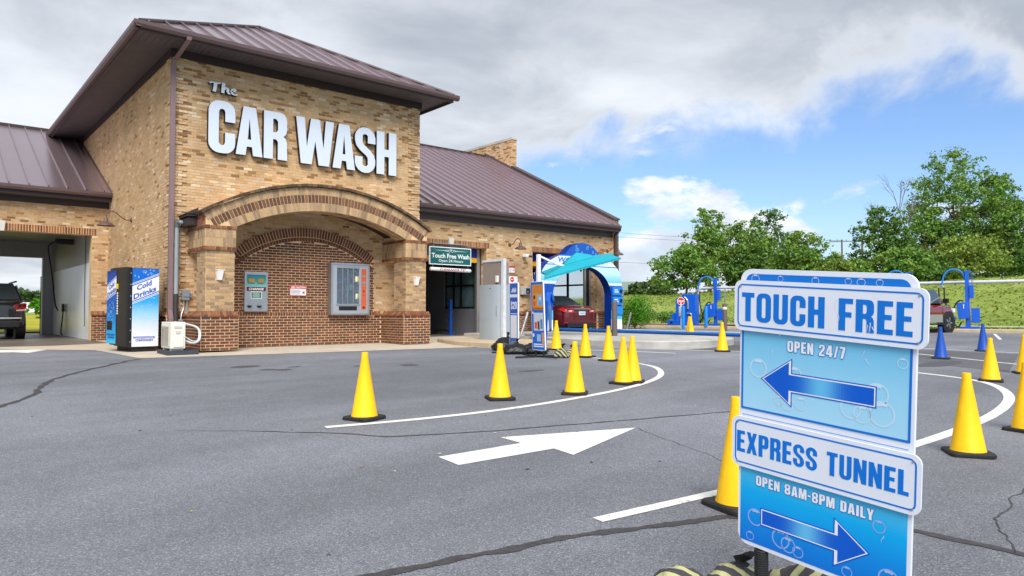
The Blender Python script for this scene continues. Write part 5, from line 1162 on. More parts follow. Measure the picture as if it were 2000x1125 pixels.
for nm, x0, y0, x1, y1, txt, tx0, tx1, ty_, th_ in (('upper_plate', -.026, .819, .779, 1.038, 'TOUCH FREE', .013, .727, .861, .124), ('lower_plate', -.031, .214, .771, .438, 'EXPRESS TUNNEL', -.004, .729, .280, .094)):
    pl = MB(SF).prism(rr(x0, y0, x1, y1, .036, 7), .008, z0=.006).build(nm, SWHITE, t)
    m = MB(); bordered(m, x0+.016, y0+.016, x1-.016, y1-.016, .026, .0065, .0142, BLU); m.build('border_print', PRINTG, pl)
    m = MB(); m.col = lin(2, 116, 214); block_text(m, txt, SF, tx0, tx1, ty_, th_, .0008, gap=.085, z0=.0144); m.build('lettering', PRINTG, pl)
for txt, x0, x1, y0, hh_ in (('OPEN 24/7', .228, .475, .749, .046), ('OPEN 8AM-8PM DAILY', .088, .60, .146, .043)):
    m = MB(); m.col = lin(70, 140, 206)
    for dx, dy in ((.003, 0), (-.003, 0), (0, .003), (0, -.003)): block_text(m, txt, SF, x0+dx, x1+dx, y0+dy, hh_, .0002, gap=.12, z0=.0026+abs(dx)*.02)
    m.col = lin(236, 240, 248); block_text(m, txt, SF, x0, x1, y0, hh_, .0006, gap=.12, z0=.0030); m.build('hours_lettering', PRINTG, t)
def arrow(m, tip, neck, tail, yc, hh, hw, sgn):
    """outline in blue and white, fill shading along its length"""
    def poly(e):
        T = tip+sgn*e*1.6; N_ = neck-sgn*e; E = tail-sgn*e
        return [(T, yc), (N_, yc+hw+e*1.6), (N_, yc+hh+e), (E, yc+hh+e), (E, yc-hh-e), (N_, yc-hh-e), (N_, yc-hw-e*1.6)]
    m.col = BLD_; m.prism(poly(.009), .0003, SF, z0=.0022); m.col = lin(232, 238, 248); m.prism(poly(.0045), .0003, SF, z0=.0026)
    n = 44; x0, x1 = sorted((tip, tail))
    for i in range(n):
        a, b = x0+(x1-x0)*i/n, x0+(x1-x0)*(i+1)/n; f = abs((a+b)/2-tail)/abs(tip-tail)
        k = math.exp(-((f-.45)/.14)**2)*.8; c1, c2 = lin(0, 92, 208), lin(110, 204, 244); m.col = tuple(p*(1-k)+q*k for p, q in zip(c1, c2))
        hgt = lambda x: hh if (x-neck)*sgn < 0 else hw*max(0, (tip-x)/(tip-neck))
        mid = lambda x: hgt(x)
        ha, hb = (hgt(a), hgt(b)) if ((a-neck)*sgn >= -1e-6 and (b-neck)*sgn >= -1e-6) else (hh, hh)
        quad(m, SF, [(a, yc-ha), (b, yc-hb), (b, yc+hb), (a, yc+ha)], .0031)
m = MB(); arrow(m, .118, .241, .590, .619, .033, .088, -1); m.build('arrow_print', PRINTG, t)
m = MB(); arrow(m, .574, .452, .120, .012, .030, .085, 1); m.build('arrow_print', PRINTG, t)
m = MB(); rs_ = random.Random(21)
for x, y, L_, w_ in ((.442, .98, .05, .0022), (.448, .93, .035, .0018), (.575, .90, .05, .002), (.582, .885, .03, .002), (.565, .89, .028, .0015), (.20, .83, .02, .002), (.55, .79, .03, .0012), (.555, .76, .035, .0015), (.16, .75, .03, .0015), (.45, .095, .02, .0015), (.64, .10, .03, .0012), (.3, .26, .015, .001)):
    z = .0153 if y > .82 or .2 < y < .44 else .0034; a = R(-90+rs_.uniform(-22, 22)); px_, py_ = x, y
    for k in range(5):
        q = (px_+math.cos(a)*L_/5, py_+math.sin(a)*L_/5); nx_, ny_ = -math.sin(a)*w_*(1-k/6), math.cos(a)*w_*(1-k/6)
        quad(m, SF, [(px_-nx_, py_-ny_), (q[0]-nx_*.8, q[1]-ny_*.8), (q[0]+nx_*.8, q[1]+ny_*.8), (px_+nx_, py_+ny_)], z, lin(222, 228, 238)); px_, py_ = q; a += rs_.uniform(-.35, .35)
m.build('scratches', PRINT, t, kind='stuff')
for x, y in ((.006, 1.012), (.748, 1.012), (.006, .842), (.748, .842), (.0, .412), (.742, .412), (.0, .236), (.742, .236)): MB(SF).cyl((x, y, .012), (x, y, .0175), .005, .004, n=10).build('screw', ALU, t, smooth=40)
gz_ = lot(2.87, 1.45)
for u in (.108, .62):
    b = SF @ Vector((u, -.16, -.012)); h = []
    for i in range(120): a = i*2*math.pi/10; h.append((b.x+.026*math.cos(a), b.y+.026*math.sin(a), b.z+.02-.115*i/119))
    MB().tube(h, .0055, 6).build('spring', RUB, t, smooth=True); MB().cyl(b+Vector((0, 0, .10)), b-Vector((0, 0, .16)), .014, n=10).cbox(b.x-.05, b.x+.05, b.y-.04, b.y+.04, b.z-.17, b.z-.10, .01).build('spring_post', BLACK, t)
MB().cbox(2.76, 3.02, 1.0, 1.85, gz_+.006, gz_+.05, .012).cbox(2.85, 2.93, 1.02, 1.82, gz_+.051, gz_+.12, .01).build('base', BLACK, t)
bag(3.0, 1.92, .14, .10, .11, R(-45), 6, STRIPE, 'striped sandbag against the spring foot of the arrow sign', 'sandbag', True)
bag(2.83, 2.11, .12, .09, .085, R(-20), 7, STRIPE, 'striped sandbag lying leftmost at the arrow sign base', 'sandbag', False)
bag(3.2, 1.66, .22, .14, .13, R(60), 8, STRIPE, 'striped sandbag tucked behind the arrow sign', 'sandbag', False)

# ---------------------------------------------------------------- umbrella
TQ = mat('turquoise_canvas', lin(16, 158, 178), .7, var=.06, scale=3); u_ = thing('cantilever_umbrella', 'tilted turquoise cantilever umbrella on a white mast', 'umbrella', (14.3, 15.7, .125))
MB().cbox(14.26, 14.36, 15.66, 15.76, .125, 2.56, .01).build('mast', WHITE, u_); MB().cbox(14.0, 14.65, 15.35, 16.0, .126, .20, .02).build('base', GREYP, u_)
A = Vector((14.25, 15.42, 1.85)); Bc = Vector((15.97, 13.95, 2.45)); e1 = (Bc-A); nrm_d = Vector((.645, .764, .16)).normalized()*e1.length*.72
Cc, Dd = Bc+nrm_d, A+nrm_d; ctr = (A+Cc)/2; nn = e1.cross(nrm_d).normalized(); nn = nn if nn.z > 0 else -nn; pkp = ctr+nn*.24
def canopy(k, lift, name, skirt=.06):
    q = [ctr+(p-ctr)*k+nn*lift for p in (A, Bc, Cc, Dd)]; top = pkp+nn*(lift*.9)
    m = MB(); n = 8; ring = []
    for i in range(4):
        for j in range(n): p = q[i].lerp(q[(i+1) % 4], j/n); s_ = 1-.06*math.sin(math.pi*j/n); ring.append(ctr+nn*lift+(p-ctr-nn*lift)*s_)
    vs = [top]+ring+[p-nn*skirt for p in ring]; N_ = len(ring)
    m.add(vs, [(0, 1+i, 1+(i+1) % N_) for i in range(N_)]+[(1+i, 1+N_+i, 1+N_+(i+1) % N_, 1+(i+1) % N_) for i in range(N_)])
    return m.build(name, TQ, u_)
canopy(1., 0., 'canopy'); canopy(.40, .17, 'vent_cap', .03)
for p in (A, Bc, Cc, Dd): MB().tube([pkp-nn*.05, p-nn*.03], .012, 6).build('rib', ALU, u_)
MB().tube([pkp-nn*.06, pkp-nn*.45], .03, 8).build('hub', BLACK, u_); MB().tube([(14.31, 15.71, 2.52), tuple((Vector((14.31, 15.71, 2.52))+pkp)/2-Vector((0, 0, .25))), tuple(pkp-nn*.36)], .032, 8).build('arm', WHITE, u_)

# ---------------------------------------------------------------- entrance arch to the tunnel
a_ = thing('entrance_arch', 'blue and white bubble printed arch over the tunnel entrance', 'arch', (19.6, 19.2, .13))
AXC = 19.60
def outer_half(z):
    if z < 1.95: return 2.21
    if z < 3.02: t_ = (z-1.95)/1.16; return 2.21*math.sqrt(max(0, 1-t_**2.3)) if t_ < 1 else 0
    return 0
def oh(z):
    a = outer_half(z); d = 1.12**2-((z-2.42)/1.05*1.12)**2 if z > 2.42 else 9; b = math.sqrt(max(0, d)) if z > 2.42 else 0
    return max(a, b if z > 2.6 else 0)
def ih(z): 
    if z < 1.45: return 1.58
    t_ = (z-1.45)/1.15; return 1.58*math.sqrt(1-t_*t_) if t_ < 1 else 0
zs_ = spaced(.16, 3.465, 60); AF = wallF(0, 19.0, 0)
out = [(AXC+oh(z), z) for z in zs_]+[(AXC-oh(z), z) for z in reversed(zs_)]
inn = [(AXC-ih(z), z) for z in zs_ if ih(z) > 0]+[(AXC, 2.6)]+[(AXC+ih(z), z) for z in reversed(zs_) if ih(z) > 0]
MB(AF).prism(out+inn, .36, z0=-.36).build('arch_body', mat('arch_navy', lin(8, 50, 136), .4), a_)
m = MB(); DB, MBl, CYN, WP = lin(20, 84, 176), lin(30, 116, 200), lin(110, 194, 222), lin(214, 226, 234)
def acol(z, s):
    if z > 2.97: return DB
    if z > 2.93: return lin(40, 130, 220)
    if z > 2.60: return WP
    if z > 2.56: return lin(24, 110, 200)
    if z > 2.30: return lin(190, 230, 244)
    if z > 1.98: f = (z-1.98)/.32; return tuple(a*f+b*(1-f) for a, b in zip(lin(170, 222, 242), CYN))
    if z > 1.86: return WP
    if z > .9: return lin(10, 72, 172)
    if z > .55: return lin(80, 190, 236)
    return lin(232, 238, 242)
z = .16
while z < 3.44:
    z2 = z+.035; m.col = acol((z+z2)/2, 0)
    if ih(z2) > 0 or ih(z) > 0:
        for sg in (-1, 1): pts = [(AXC+sg*ih(z), z), (AXC+sg*oh(z), z), (AXC+sg*oh(z2), z2), (AXC+sg*ih(z2), z2)]; quad(m, AF, pts if sg > 0 else pts[::-1], .003)
    else: quad(m, AF, [(AXC-oh(z), z), (AXC+oh(z), z), (AXC+oh(z2), z2), (AXC-oh(z2), z2)], .003)
    z = z2
for i in range(26):
    x, y, r_ = AXC+rq.uniform(-.95, .95), rq.uniform(3.0, 3.38), rq.uniform(.02, .07)
    if abs(x-AXC)+r_ < oh(y+r_)-.02: disc_ring(m, AF, x, y, r_, .016, lin(110, 190, 240), .004)
m.build('arch_print', PRINTG, a_)
m = MB(); m.col = lin(24, 110, 196); text_mesh(m, 'WOODSTOCK', AF, 18.28, 20.75, 2.69, .19, bold=.03, shear=.15, z0=.004); m.build('lettering', PRINT, a_)
for i, z in enumerate((1.50, 1.12, .74)):
    b = MB().cbox(21.22, 21.80, 18.93, 18.994, z, z+.32, .01).build('info_box', mat('info_blue', lin(30, 130, 214), .35), a_)
    q = MB(wallF(21.22, 18.928, z)); q.col = lin(14, 30, 60); q.prism([(.46+.09*math.cos(w*.5236), .16+.09*math.sin(w*.5236)) for w in range(12)], .004)
    for k in range(2): q.col = lin(214, 230, 246); q.box(.08, .32-.05*k, .11+.08*k, .15+.08*k, 0, .003)
    if i < 2: q.build('box_print', PRINT, b)
# rail, posts, slanted guides
MB().tube([(18.52, 19.75, .20), (18.52, 10.4, .17)], .055, 10).tube([(18.52, 10.4, .17), (18.52, 10.25, .05)], .055, 10).build('guide_rail', mat('rail_blue', lin(24, 96, 178), .4, var=.1), smooth=True)
tag(bpy.data.objects['guide_rail'], 'long blue guide rail along the edge of the platform', 'rail')
def bollard(x, y, z0, h, label, col, name='bollard', r_=.085, band=True):
    t = thing(name, label, 'bollard', (x, y, z0), 'bollards'); MB(rotz((x, y, z0), 0)).lathe([(r_, 0), (r_, h-.03), (r_*.9, h-.005), (r_*.5, h)], 20).build('post', col, t, smooth=35)
    if band: MB(rotz((x, y, z0), 0)).lathe([(r_+.002, h-.22), (r_+.004, h-.219), (r_+.004, h-.13), (r_+.002, h-.129)], 20).build('reflective_band', mat('band', lin(226, 218, 190), .5), t, smooth=35)
BOLG = mat('bollard_brown', lin(96, 86, 84), .55, var=.06); BOLB = mat('bollard_blue', lin(20, 128, 214), .45, var=.05)
bollard(16.25, 14.45, .125, 1.05, 'grey brown bollard on the platform in front of the arch', BOLG, band=False); bollard(22.9, 15.0, lot(22.9, 15), 1.16, 'grey brown bollard with a pale band beyond the second kerb', BOLG)
bollard(28.62, 21.05, .0, 1.12, 'sky blue bollard beside the stop sign', BOLB, band=False); bollard(30.35, 20.95, .10, 1.02, 'sky blue bollard by the black vacuum hose', BOLB, band=False)
for i, (p0, p1, lb) in enumerate((((22.28, 19.2, .0), (22.42, 19.05, .82), 'slanted grey steel guide post at the far building corner'), ((15.42, 17.78, .10), (15.9, 18.0, .82), 'slanted grey steel guide post against the wing wall'))):
    t = thing('guide_post', lb, 'post', p0, 'slanted guide posts'); MB().tube([p0, p1], .045, 10).build('post', GALV, t, smooth=True); MB().cbox(p0[0]-.09, p0[0]+.09, p0[1]-.09, p0[1]+.09, p0[2], p0[2]+.02, .004).build('foot_plate', GALV, t)
# wash equipment in the bays
t = thing('wash_boom', 'blue boom stand with black spray nozzles inside the touch free bay', 'wash equipment', (15.0, 20.9, .02)); BBL = mat('machine_blue', lin(20, 72, 160), .4, var=.1)
MB().cbox(14.98, 15.09, 21.2, 21.31, .02, 1.3, .012).build('column', BBL, t); MB().cbox(14.88, 15.2, 21.1, 21.4, .02, .06, .01).build('foot', BBL, t)
for z in (.4, .65, .9, 1.13): MB().cyl((14.98, 21.25, z), (14.84, 21.25, z), .022, n=8).build('nozzle', BLACK, t)
t = thing('floor_wheel_washer', 'teal wheel washer unit lying on the touch free bay floor', 'wash equipment', (14.6, 22.3, .02))
MB().cbox(13.9, 14.7, 22.2, 22.6, .16, .30, .03).build('tray', mat('teal_tray', lin(24, 110, 130), .4), t); MB().cbox(13.95, 15.1, 22.25, 22.55, .02, .159, .02).build('body', BLACK, t); MB().tube(smoothed([(15.0, 22.3, .12), (15.2, 21.9, .2), (15.3, 21.6, .1), (15.5, 21.5, .06)], 2), .03, 8).build('hose', BLACK, t, smooth=True)
for x in (14.0, 14.35): MB().cyl((x, 22.45, .3), (x, 22.45, 1.0), .012, n=6).build('feeler', BLACK, t)
t = thing('wash_brush', 'dark blue and black cloth brush at the left side of the tunnel', 'wash equipment', (18.3, 21.0, .02))
MB().cyl((18.35, 21.2, .1), (18.35, 21.2, 2.9), .06, n=10).build('shaft', BLACK, t); rq2 = random.Random(9); mm = MB()
for i in range(240):
    z, a, L = rq2.uniform(.4, 2.5), rq2.uniform(0, 6.28), rq2.uniform(.25, .5); p = Vector((18.35, 21.2, z)); q = p+Vector((math.cos(a)*L, math.sin(a)*L, -.12*L)); s_ = Vector((-math.sin(a), math.cos(a), .6)).normalized()*.035
    mm.add([p-s_, p+s_, q+s_, q-s_, p-s_+Zv*.006, p+s_+Zv*.006, q+s_+Zv*.006, q-s_+Zv*.006], [(0, 1, 2, 3), (7, 6, 5, 4), (2, 3, 7, 6)])
mm.build('cloth_strips', mat('brush_cloth', lin(26, 36, 60), .9, island=.5), t, kind='stuff')
t = thing('tunnel_mitter', 'yellow bar with hanging strips across the tunnel roof', 'wash equipment', (19.7, 21.6, 2.5))
MB().cbox(18.7, 20.9, 21.55, 21.75, 2.62, 2.80, .04).build('bar', YEL, t)
for i in range(18): x = 18.8+i*.12; L = .35+.12*math.sin(i*1.7); MB().box(x, x+.05, 21.62, 21.64, 2.62-L, 2.62).build('strip', mat('strip_dark', lin(40, 44, 52), .8), t)
t = thing('pressure_hose', 'black pressure washer hose hanging from a boom in the left bay', 'hose', (4.0, 27.4, .02))
MB().tube(smoothed([(4.1, 27.2, 3.2), (3.9, 27.3, 3.2), (3.5, 27.6, 3.1), (3.45, 27.65, 2.9), (3.6, 27.6, 2.0), (3.75, 28.2, 1.1), (3.9, 28.6, .9)], 2), .022, 8).build('hose', BLACK, t, smooth=True)
MB().cbox(3.6, 4.10, 27.1, 27.35, 3.05, 3.22, .03).build('boom', BLACK, t); MB().tube(smoothed([(4.08, 28.7, 1.05), (4.05, 28.72, .6), (4.0, 28.7, .1), (4.07, 28.75, .05)], 2), .02, 8).cbox(4.02, 4.10, 28.62, 28.78, .85, 1.12, .02).build('wand', BLACK, t)
t = thing('foam_hose', 'thin black hose hanging by the left bay pier', 'hose', (4.05, 25.0, .3)); MB().tube(smoothed([(4.08, 24.9, 3.2), (4.08, 24.92, 2.5), (4.06, 24.8, .9), (4.04, 24.6, .45), (4.02, 24.55, .42)], 2), .012, 8).build('hose', mat('hose_blue', lin(40, 46, 64), .5), t, smooth=True); MB().cbox(4.06, 4.11, 24.85, 24.95, 3.15, 3.3, .01).build('bracket', BLACK, t)

# ---------------------------------------------------------------- vehicles
TYRE = mat('tyre', lin(28, 28, 29), .8, var=.15, scale=20); RIM = mat('alloy', lin(170, 172, 176), .3, .8); LAMP = mat('tail_lamp', lin(190, 18, 22), .12, coat=1., var=.08); CHROME = mat('chrome', lin(222, 224, 228), .12, 1.); CARGL = mat('car_glass', lin(62, 72, 78), .04, spec=.9, coat=.6); PLAST = mat('dark_plastic', lin(30, 30, 32), .55)
def vehicle(t, M, st, gh, paint, wheels, wr=.33, lower=None):
    """st: stations (s, half width, z low, z high); gh: greenhouse (rear base, rear roof, front roof, front base, belt, roof, base half width, roof half width)"""
    rings = []
    for s, w, a, b in st:
        r_ = [(-.86*w, a), (-.97*w, a+.10*(b-a)), (-w, a+.42*(b-a)), (-.985*w, a+.70*(b-a)), (-.93*w, b-.05), (-.80*w, b), (-.3*w, b+.018)]
        rings.append([(x, s, z) for x, z in r_]+[(-x, s, z) for x, z in reversed(r_)])
    o = MB(M).loft(rings).build('body', paint, t, smooth=50); sb = o.modifiers.new('s', 'SUBSURF'); sb.levels = 2; sb.render_levels = 2
    s0, s1, s2, s3, zb_, zr, wb, wr_ = gh
    rings = []
    for s, z, w in ((s0, zb_, wb), (s0+(s1-s0)*.45, zb_+(zr-zb_)*.55, wb-(wb-wr_)*.5), (s1, zr-.03, wr_), ((s1+s2)/2, zr+.01, wr_+.01), (s2, zr-.03, wr_), (s3-(s3-s2)*.45, zb_+(zr-zb_)*.55, wb-(wb-wr_)*.5), (s3, zb_, wb)):
        rings.append([(-wb, s, zb_-.06), (-(wb+w)/2-.01, s, (zb_+z)/2), (-w, s, z-.02), (-w*.8, s, z+.02), (w*.8, s, z+.02), (w, s, z-.02), ((wb+w)/2+.01, s, (zb_+z)/2), (wb, s, zb_-.06)])
    o = MB(M).loft(rings).build('cabin', paint, t, smooth=50); sb = o.modifiers.new('s', 'SUBSURF'); sb.levels = 2; sb.render_levels = 2
    def pane(pts, name, e=.012):
        p = [Vector(q) for q in pts]; n = (p[1]-p[0]).cross(p[2]-p[0]).normalized()
        MB(M).add([q+n*e for q in p]+[q-n*.02 for q in p], [(0, 1, 2, 3), (7, 6, 5, 4), (0, 4, 5, 1), (1, 5, 6, 2), (2, 6, 7, 3), (3, 7, 4, 0)]).build(name, CARGL, t)
    f = lambda a, b, k: a+(b-a)*k
    for (a, b, nm, sg) in ((s0, s1, 'rear_window', -1), (s3, s2, 'windscreen', 1)):
        lo, hi = .10, .90; w0, w1 = f(wb, wr_, lo)*.90, f(wb, wr_, hi)*.90
        q = [(-w0, f(a, b, lo), f(zb_, zr, lo)+.03), (w0, f(a, b, lo), f(zb_, zr, lo)+.03), (w1, f(a, b, hi), f(zb_, zr, hi)+.015), (-w1, f(a, b, hi), f(zb_, zr, hi)+.015)]
        pane(q if sg < 0 else q[::-1], nm, .03)
    cuts = [f(s0, s1, .75), f(s1, s2, .02), f(s1, s2, .48), f(s1, s2, .54), f(s2, s3, .05), f(s2, s3, .62)]
    for sg, nm in ((-1, 'l'), (1, 'r')):
        for a, b in ((cuts[1], cuts[2]), (cuts[3], cuts[4])):
            zl, zh = zb_+.035, zr-.075; wl_, wh = f(wb, wr_, .08)+.012, f(wb, wr_, .80)+.012
            q = [(sg*wl_, a-.10*(a == cuts[1]), zl), (sg*wl_, b+.22*(b == cuts[4]), zl), (sg*wh, b, zh), (sg*wh, a, zh)]
            pane(q if sg > 0 else q[::-1], 'side_window', .012)
    for s in wheels:
        for sg in (-1, 1):
            w = max(q[1] for q in st)
            MB(M).cyl((sg*(w-.24), s, wr+.02), (sg*(w+.004), s, wr+.02), wr*1.16, n=28).build('wheel_arch', PLAST, t, smooth=40)
            Mw = M @ Matrix.Translation((sg*(w-.10), s, wr)) @ Matrix.Rotation(R(90)*sg, 4, 'Y')
            wo = MB(Mw).lathe([(wr*.62, -.11), (wr*.94, -.11), (wr, -.07), (wr, .07), (wr*.94, .115), (wr*.64, .118), (wr*.62, .09)], 32).build('wheel', TYRE, t, smooth=40)
            rm = MB(Mw).lathe([(wr*.62, .085), (wr*.60, .10), (wr*.18, .07), (wr*.05, .10)], 28)
            for k in range(5): a = k*2*math.pi/5; rm.cbox(-.03, .03, .05, wr*.60, .085, .112, .006, Mw @ Matrix.Rotation(a, 4, 'Z'))
            rm.build('rim', RIM, wo, smooth=40)
# maroon saloon entering the tunnel
MAR = mat('maroon_paint', lin(98, 22, 38), .22, .25, var=.05, coat=1., scale=2)
CM = rotz((19.50, 19.0, .02), 0); t = thing('parked_car', 'maroon saloon seen from behind entering the wash tunnel', 'car', (19.50, 21.4, .02))
vehicle(t, CM, [(.0, .66, .42, .86), (.04, .80, .30, .98), (.22, .88, .22, 1.075), (.75, .915, .20, 1.055), (1.6, .925, .19, .98), (3.2, .925, .19, .97), (4.0, .90, .21, .90), (4.6, .84, .25, .78), (4.82, .62, .34, .66)], (.62, 1.45, 2.55, 3.65, .99, 1.46, .80, .58), MAR, (.98, 3.82))
def wedge(pts, d, name, m_, tt, M):
    """a polygon on the rear face, given as (x, s, z), pushed out backwards by d"""
    n = len(pts); MB(M).add([Vector(p)+Vector((0, -d, 0)) for p in pts]+[Vector(p)+Vector((0, .05, 0)) for p in pts], [tuple(range(n)), tuple(reversed(range(n, 2*n)))]+[(i, n+i, n+(i+1) % n, (i+1) % n) for i in range(n)]).build(name, m_, tt)
for sg in (-1, 1):
    q = [(sg*.42, .02, .80), (sg*.42, .03, .90), (sg*.70, .05, .955), (sg*.86, .14, .96), (sg*.91, .34, .92), (sg*.88, .15, .84), (sg*.70, .04, .79)]
    wedge(q if sg < 0 else q[::-1], .045, 'tail_light', LAMP, t, CM)
    q = [(sg*.52, .02, .83), (sg*.52, .03, .875), (sg*.66, .045, .885), (sg*.66, .045, .835)]; wedge(q if sg < 0 else q[::-1], .052, 'reverse_light', mat('clear_lamp', lin(226, 190, 190), .15), t, CM)
    MB(CM).cbox(sg*.80-.09, sg*.80+.09, -.01, .06, .40, .43, .008).build('reflector', LAMP, t)
    MB(CM).cbox(sg*1.0-.10, sg*1.0+.10, 3.02, 3.14, .98, 1.10, .03).build('mirror', MAR, t)
MB(CM).cbox(-.42, .42, -.055, .02, .915, .945, .008).build('chrome_strip', CHROME, t)
pl_ = MB(CM).cbox(-.17, .17, -.05, -.025, .70, .84, .005).build('number_plate', mat('plate_white', lin(206, 214, 222), .4), t)
q = MB(frame((19.50-.13, 19.0-.0505, .02), (1, 0, 0), (0, 0, 1)))
for i in range(5): q.box(.02+.05*i, .05+.05*i, .745, .80, 0, .003)
q.build('plate_characters', mat('plate_text', lin(120, 136, 160), .5), pl_)
MB(CM).prism([(-.085, -.018), (-.03, -.018), (-.022, -.034), (.03, -.034), (.036, -.018), (.085, -.018), (.075, .018), (.03, .018), (.022, .034), (-.03, .034), (-.036, .018), (-.075, .018)], .012, CM @ frame((0, -.045, 1.0), (1, 0, 0), (0, 0, 1))).build('emblem', mat('gold', lin(222, 176, 60), .3, .7), t)
MB(CM).cbox(-.72, .72, .0, .12, .235, .40, .02).build('lower_bumper', PLAST, t); MB(CM).add([(-.60, -.012, .665), (.60, -.012, .665), (.60, -.012, .672), (-.60, -.012, .672)], [(0, 1, 2, 3)]).build('boot_seam', PLAST, t)
# dark SUV in the left bay
DG = mat('charcoal_paint', lin(46, 48, 48), .25, .4, var=.05, coat=1.); UM = rotz((1.82, 26.0, .02), 0); t = thing('parked_suv', 'dark grey SUV standing in the left wash bay', 'car', (1.82, 28.3, .02))
vehicle(t, UM, [(.0, .72, .50, .98), (.05, .86, .38, 1.08), (.3, .94, .30, 1.13), (1.0, .955, .26, 1.12), (2.4, .96, .25, 1.10), (3.6, .95, .26, 1.06), (4.3, .90, .30, 1.0), (4.7, .70, .40, .85)], (.10, .55, 2.6, 3.6, 1.10, 1.72, .86, .66), DG, (.95, 3.72), wr=.37)
for sg in (-1, 1):
    q = [(sg*.62, .0, .90), (sg*.62, .02, 1.06), (sg*.88, .10, 1.10), (sg*.95, .34, 1.08), (sg*.92, .14, .92)]; wedge(q if sg < 0 else q[::-1], .05, 'tail_light', LAMP, t, UM); q = [(sg*.66, .0, .85), (sg*.66, .0, .89), (sg*.92, .14, .91), (sg*.90, .12, .86)]; wedge(q if sg < 0 else q[::-1], .05, 'reverse_light', mat('clear_lamp', lin(226, 190, 190), .15), t, UM)
    MB(UM).cbox(sg*.72-.03, sg*.72+.03, .9, 2.7, 1.745, 1.79, .015).build('roof_rail', BLACK, t); MB(UM).cbox(sg*1.02-.10, sg*1.02+.10, 2.9, 3.04, 1.12, 1.28, .04).build('mirror', DG, t)
MB(UM).cbox(-.80, .80, -.06, .02, .62, .66, .01).build('chrome_strip', CHROME, t); MB(UM).cbox(-.75, .75, -.04, .05, .36, .55, .03).build('lower_bumper', PLAST, t); MB(UM).cbox(-.17, .17, -.06, -.03, .74, .86, .005).build('number_plate', mat('plate_white', lin(206, 214, 222), .4), t)
# red pickup by the vacuums
RP = mat('red_paint', lin(118, 22, 32), .25, .2, var=.06, coat=1.); SIL = mat('silver_paint', lin(176, 178, 182), .3, .6, var=.04)
h = R(-9); TM = rotz((32.75, 10.85, lot(32, 11)), h-R(90)) @ Matrix.Translation((-1.02, -3.75, 0)); t = thing('parked_truck', 'red and silver truck parked by the vacuums behind the arrow sign', 'truck', tuple(TM @ Vector((0, 2.4, 0))))
vehicle(t, TM, [(.0, .86, .48, 1.08), (.1, .96, .42, 1.16), (1.0, 1.0, .40, 1.18), (2.6, 1.0, .40, 1.18), (3.4, 1.0, .40, 1.16), (4.0, .97, .42, 1.13), (4.35, .90, .48, 1.05), (4.45, .70, .55, .9)], (.35, .65, 3.15, 3.75, 1.16, 1.80, .90, .74), RP, (.95, 3.75), wr=.40)
for sg in (-1, 1):
    MB(TM).cbox(sg*1.0-.02, sg*1.0+.02, 1.42, 3.26, .42, .74, .015).build('silver_cladding', SIL, t); MB(TM).cbox(sg*1.0-.02, sg*1.0+.02, .1, .46, .46, .74, .015).build('silver_cladding', SIL, t); MB(TM).cbox(sg*1.02-.09, sg*1.02+.06, 1.4, 3.3, .33, .39, .015).build('running_board', BLACK, t); MB(TM).cbox(sg*1.10-.12, sg*1.10+.10, 3.30, 3.42, 1.22, 1.40, .03).build('mirror', BLACK, t)
    for s in (1.35, 2.35, 3.3): MB(TM).cbox(sg*1.003-.004, sg*1.003+.004, s-.006, s+.006, .5, 1.14, .002).build('door_seam', PLAST, t)
    MB(TM).cbox(sg*.86-.06, sg*.86+.06, 4.26, 4.42, .82, 1.0, .03).build('headlight', mat('clear_lens', lin(220, 224, 228), .1), t)
MB(TM).cbox(-.9, .9, 4.34, 4.5, .45, .68, .04).build('front_bumper', CHROME, t)

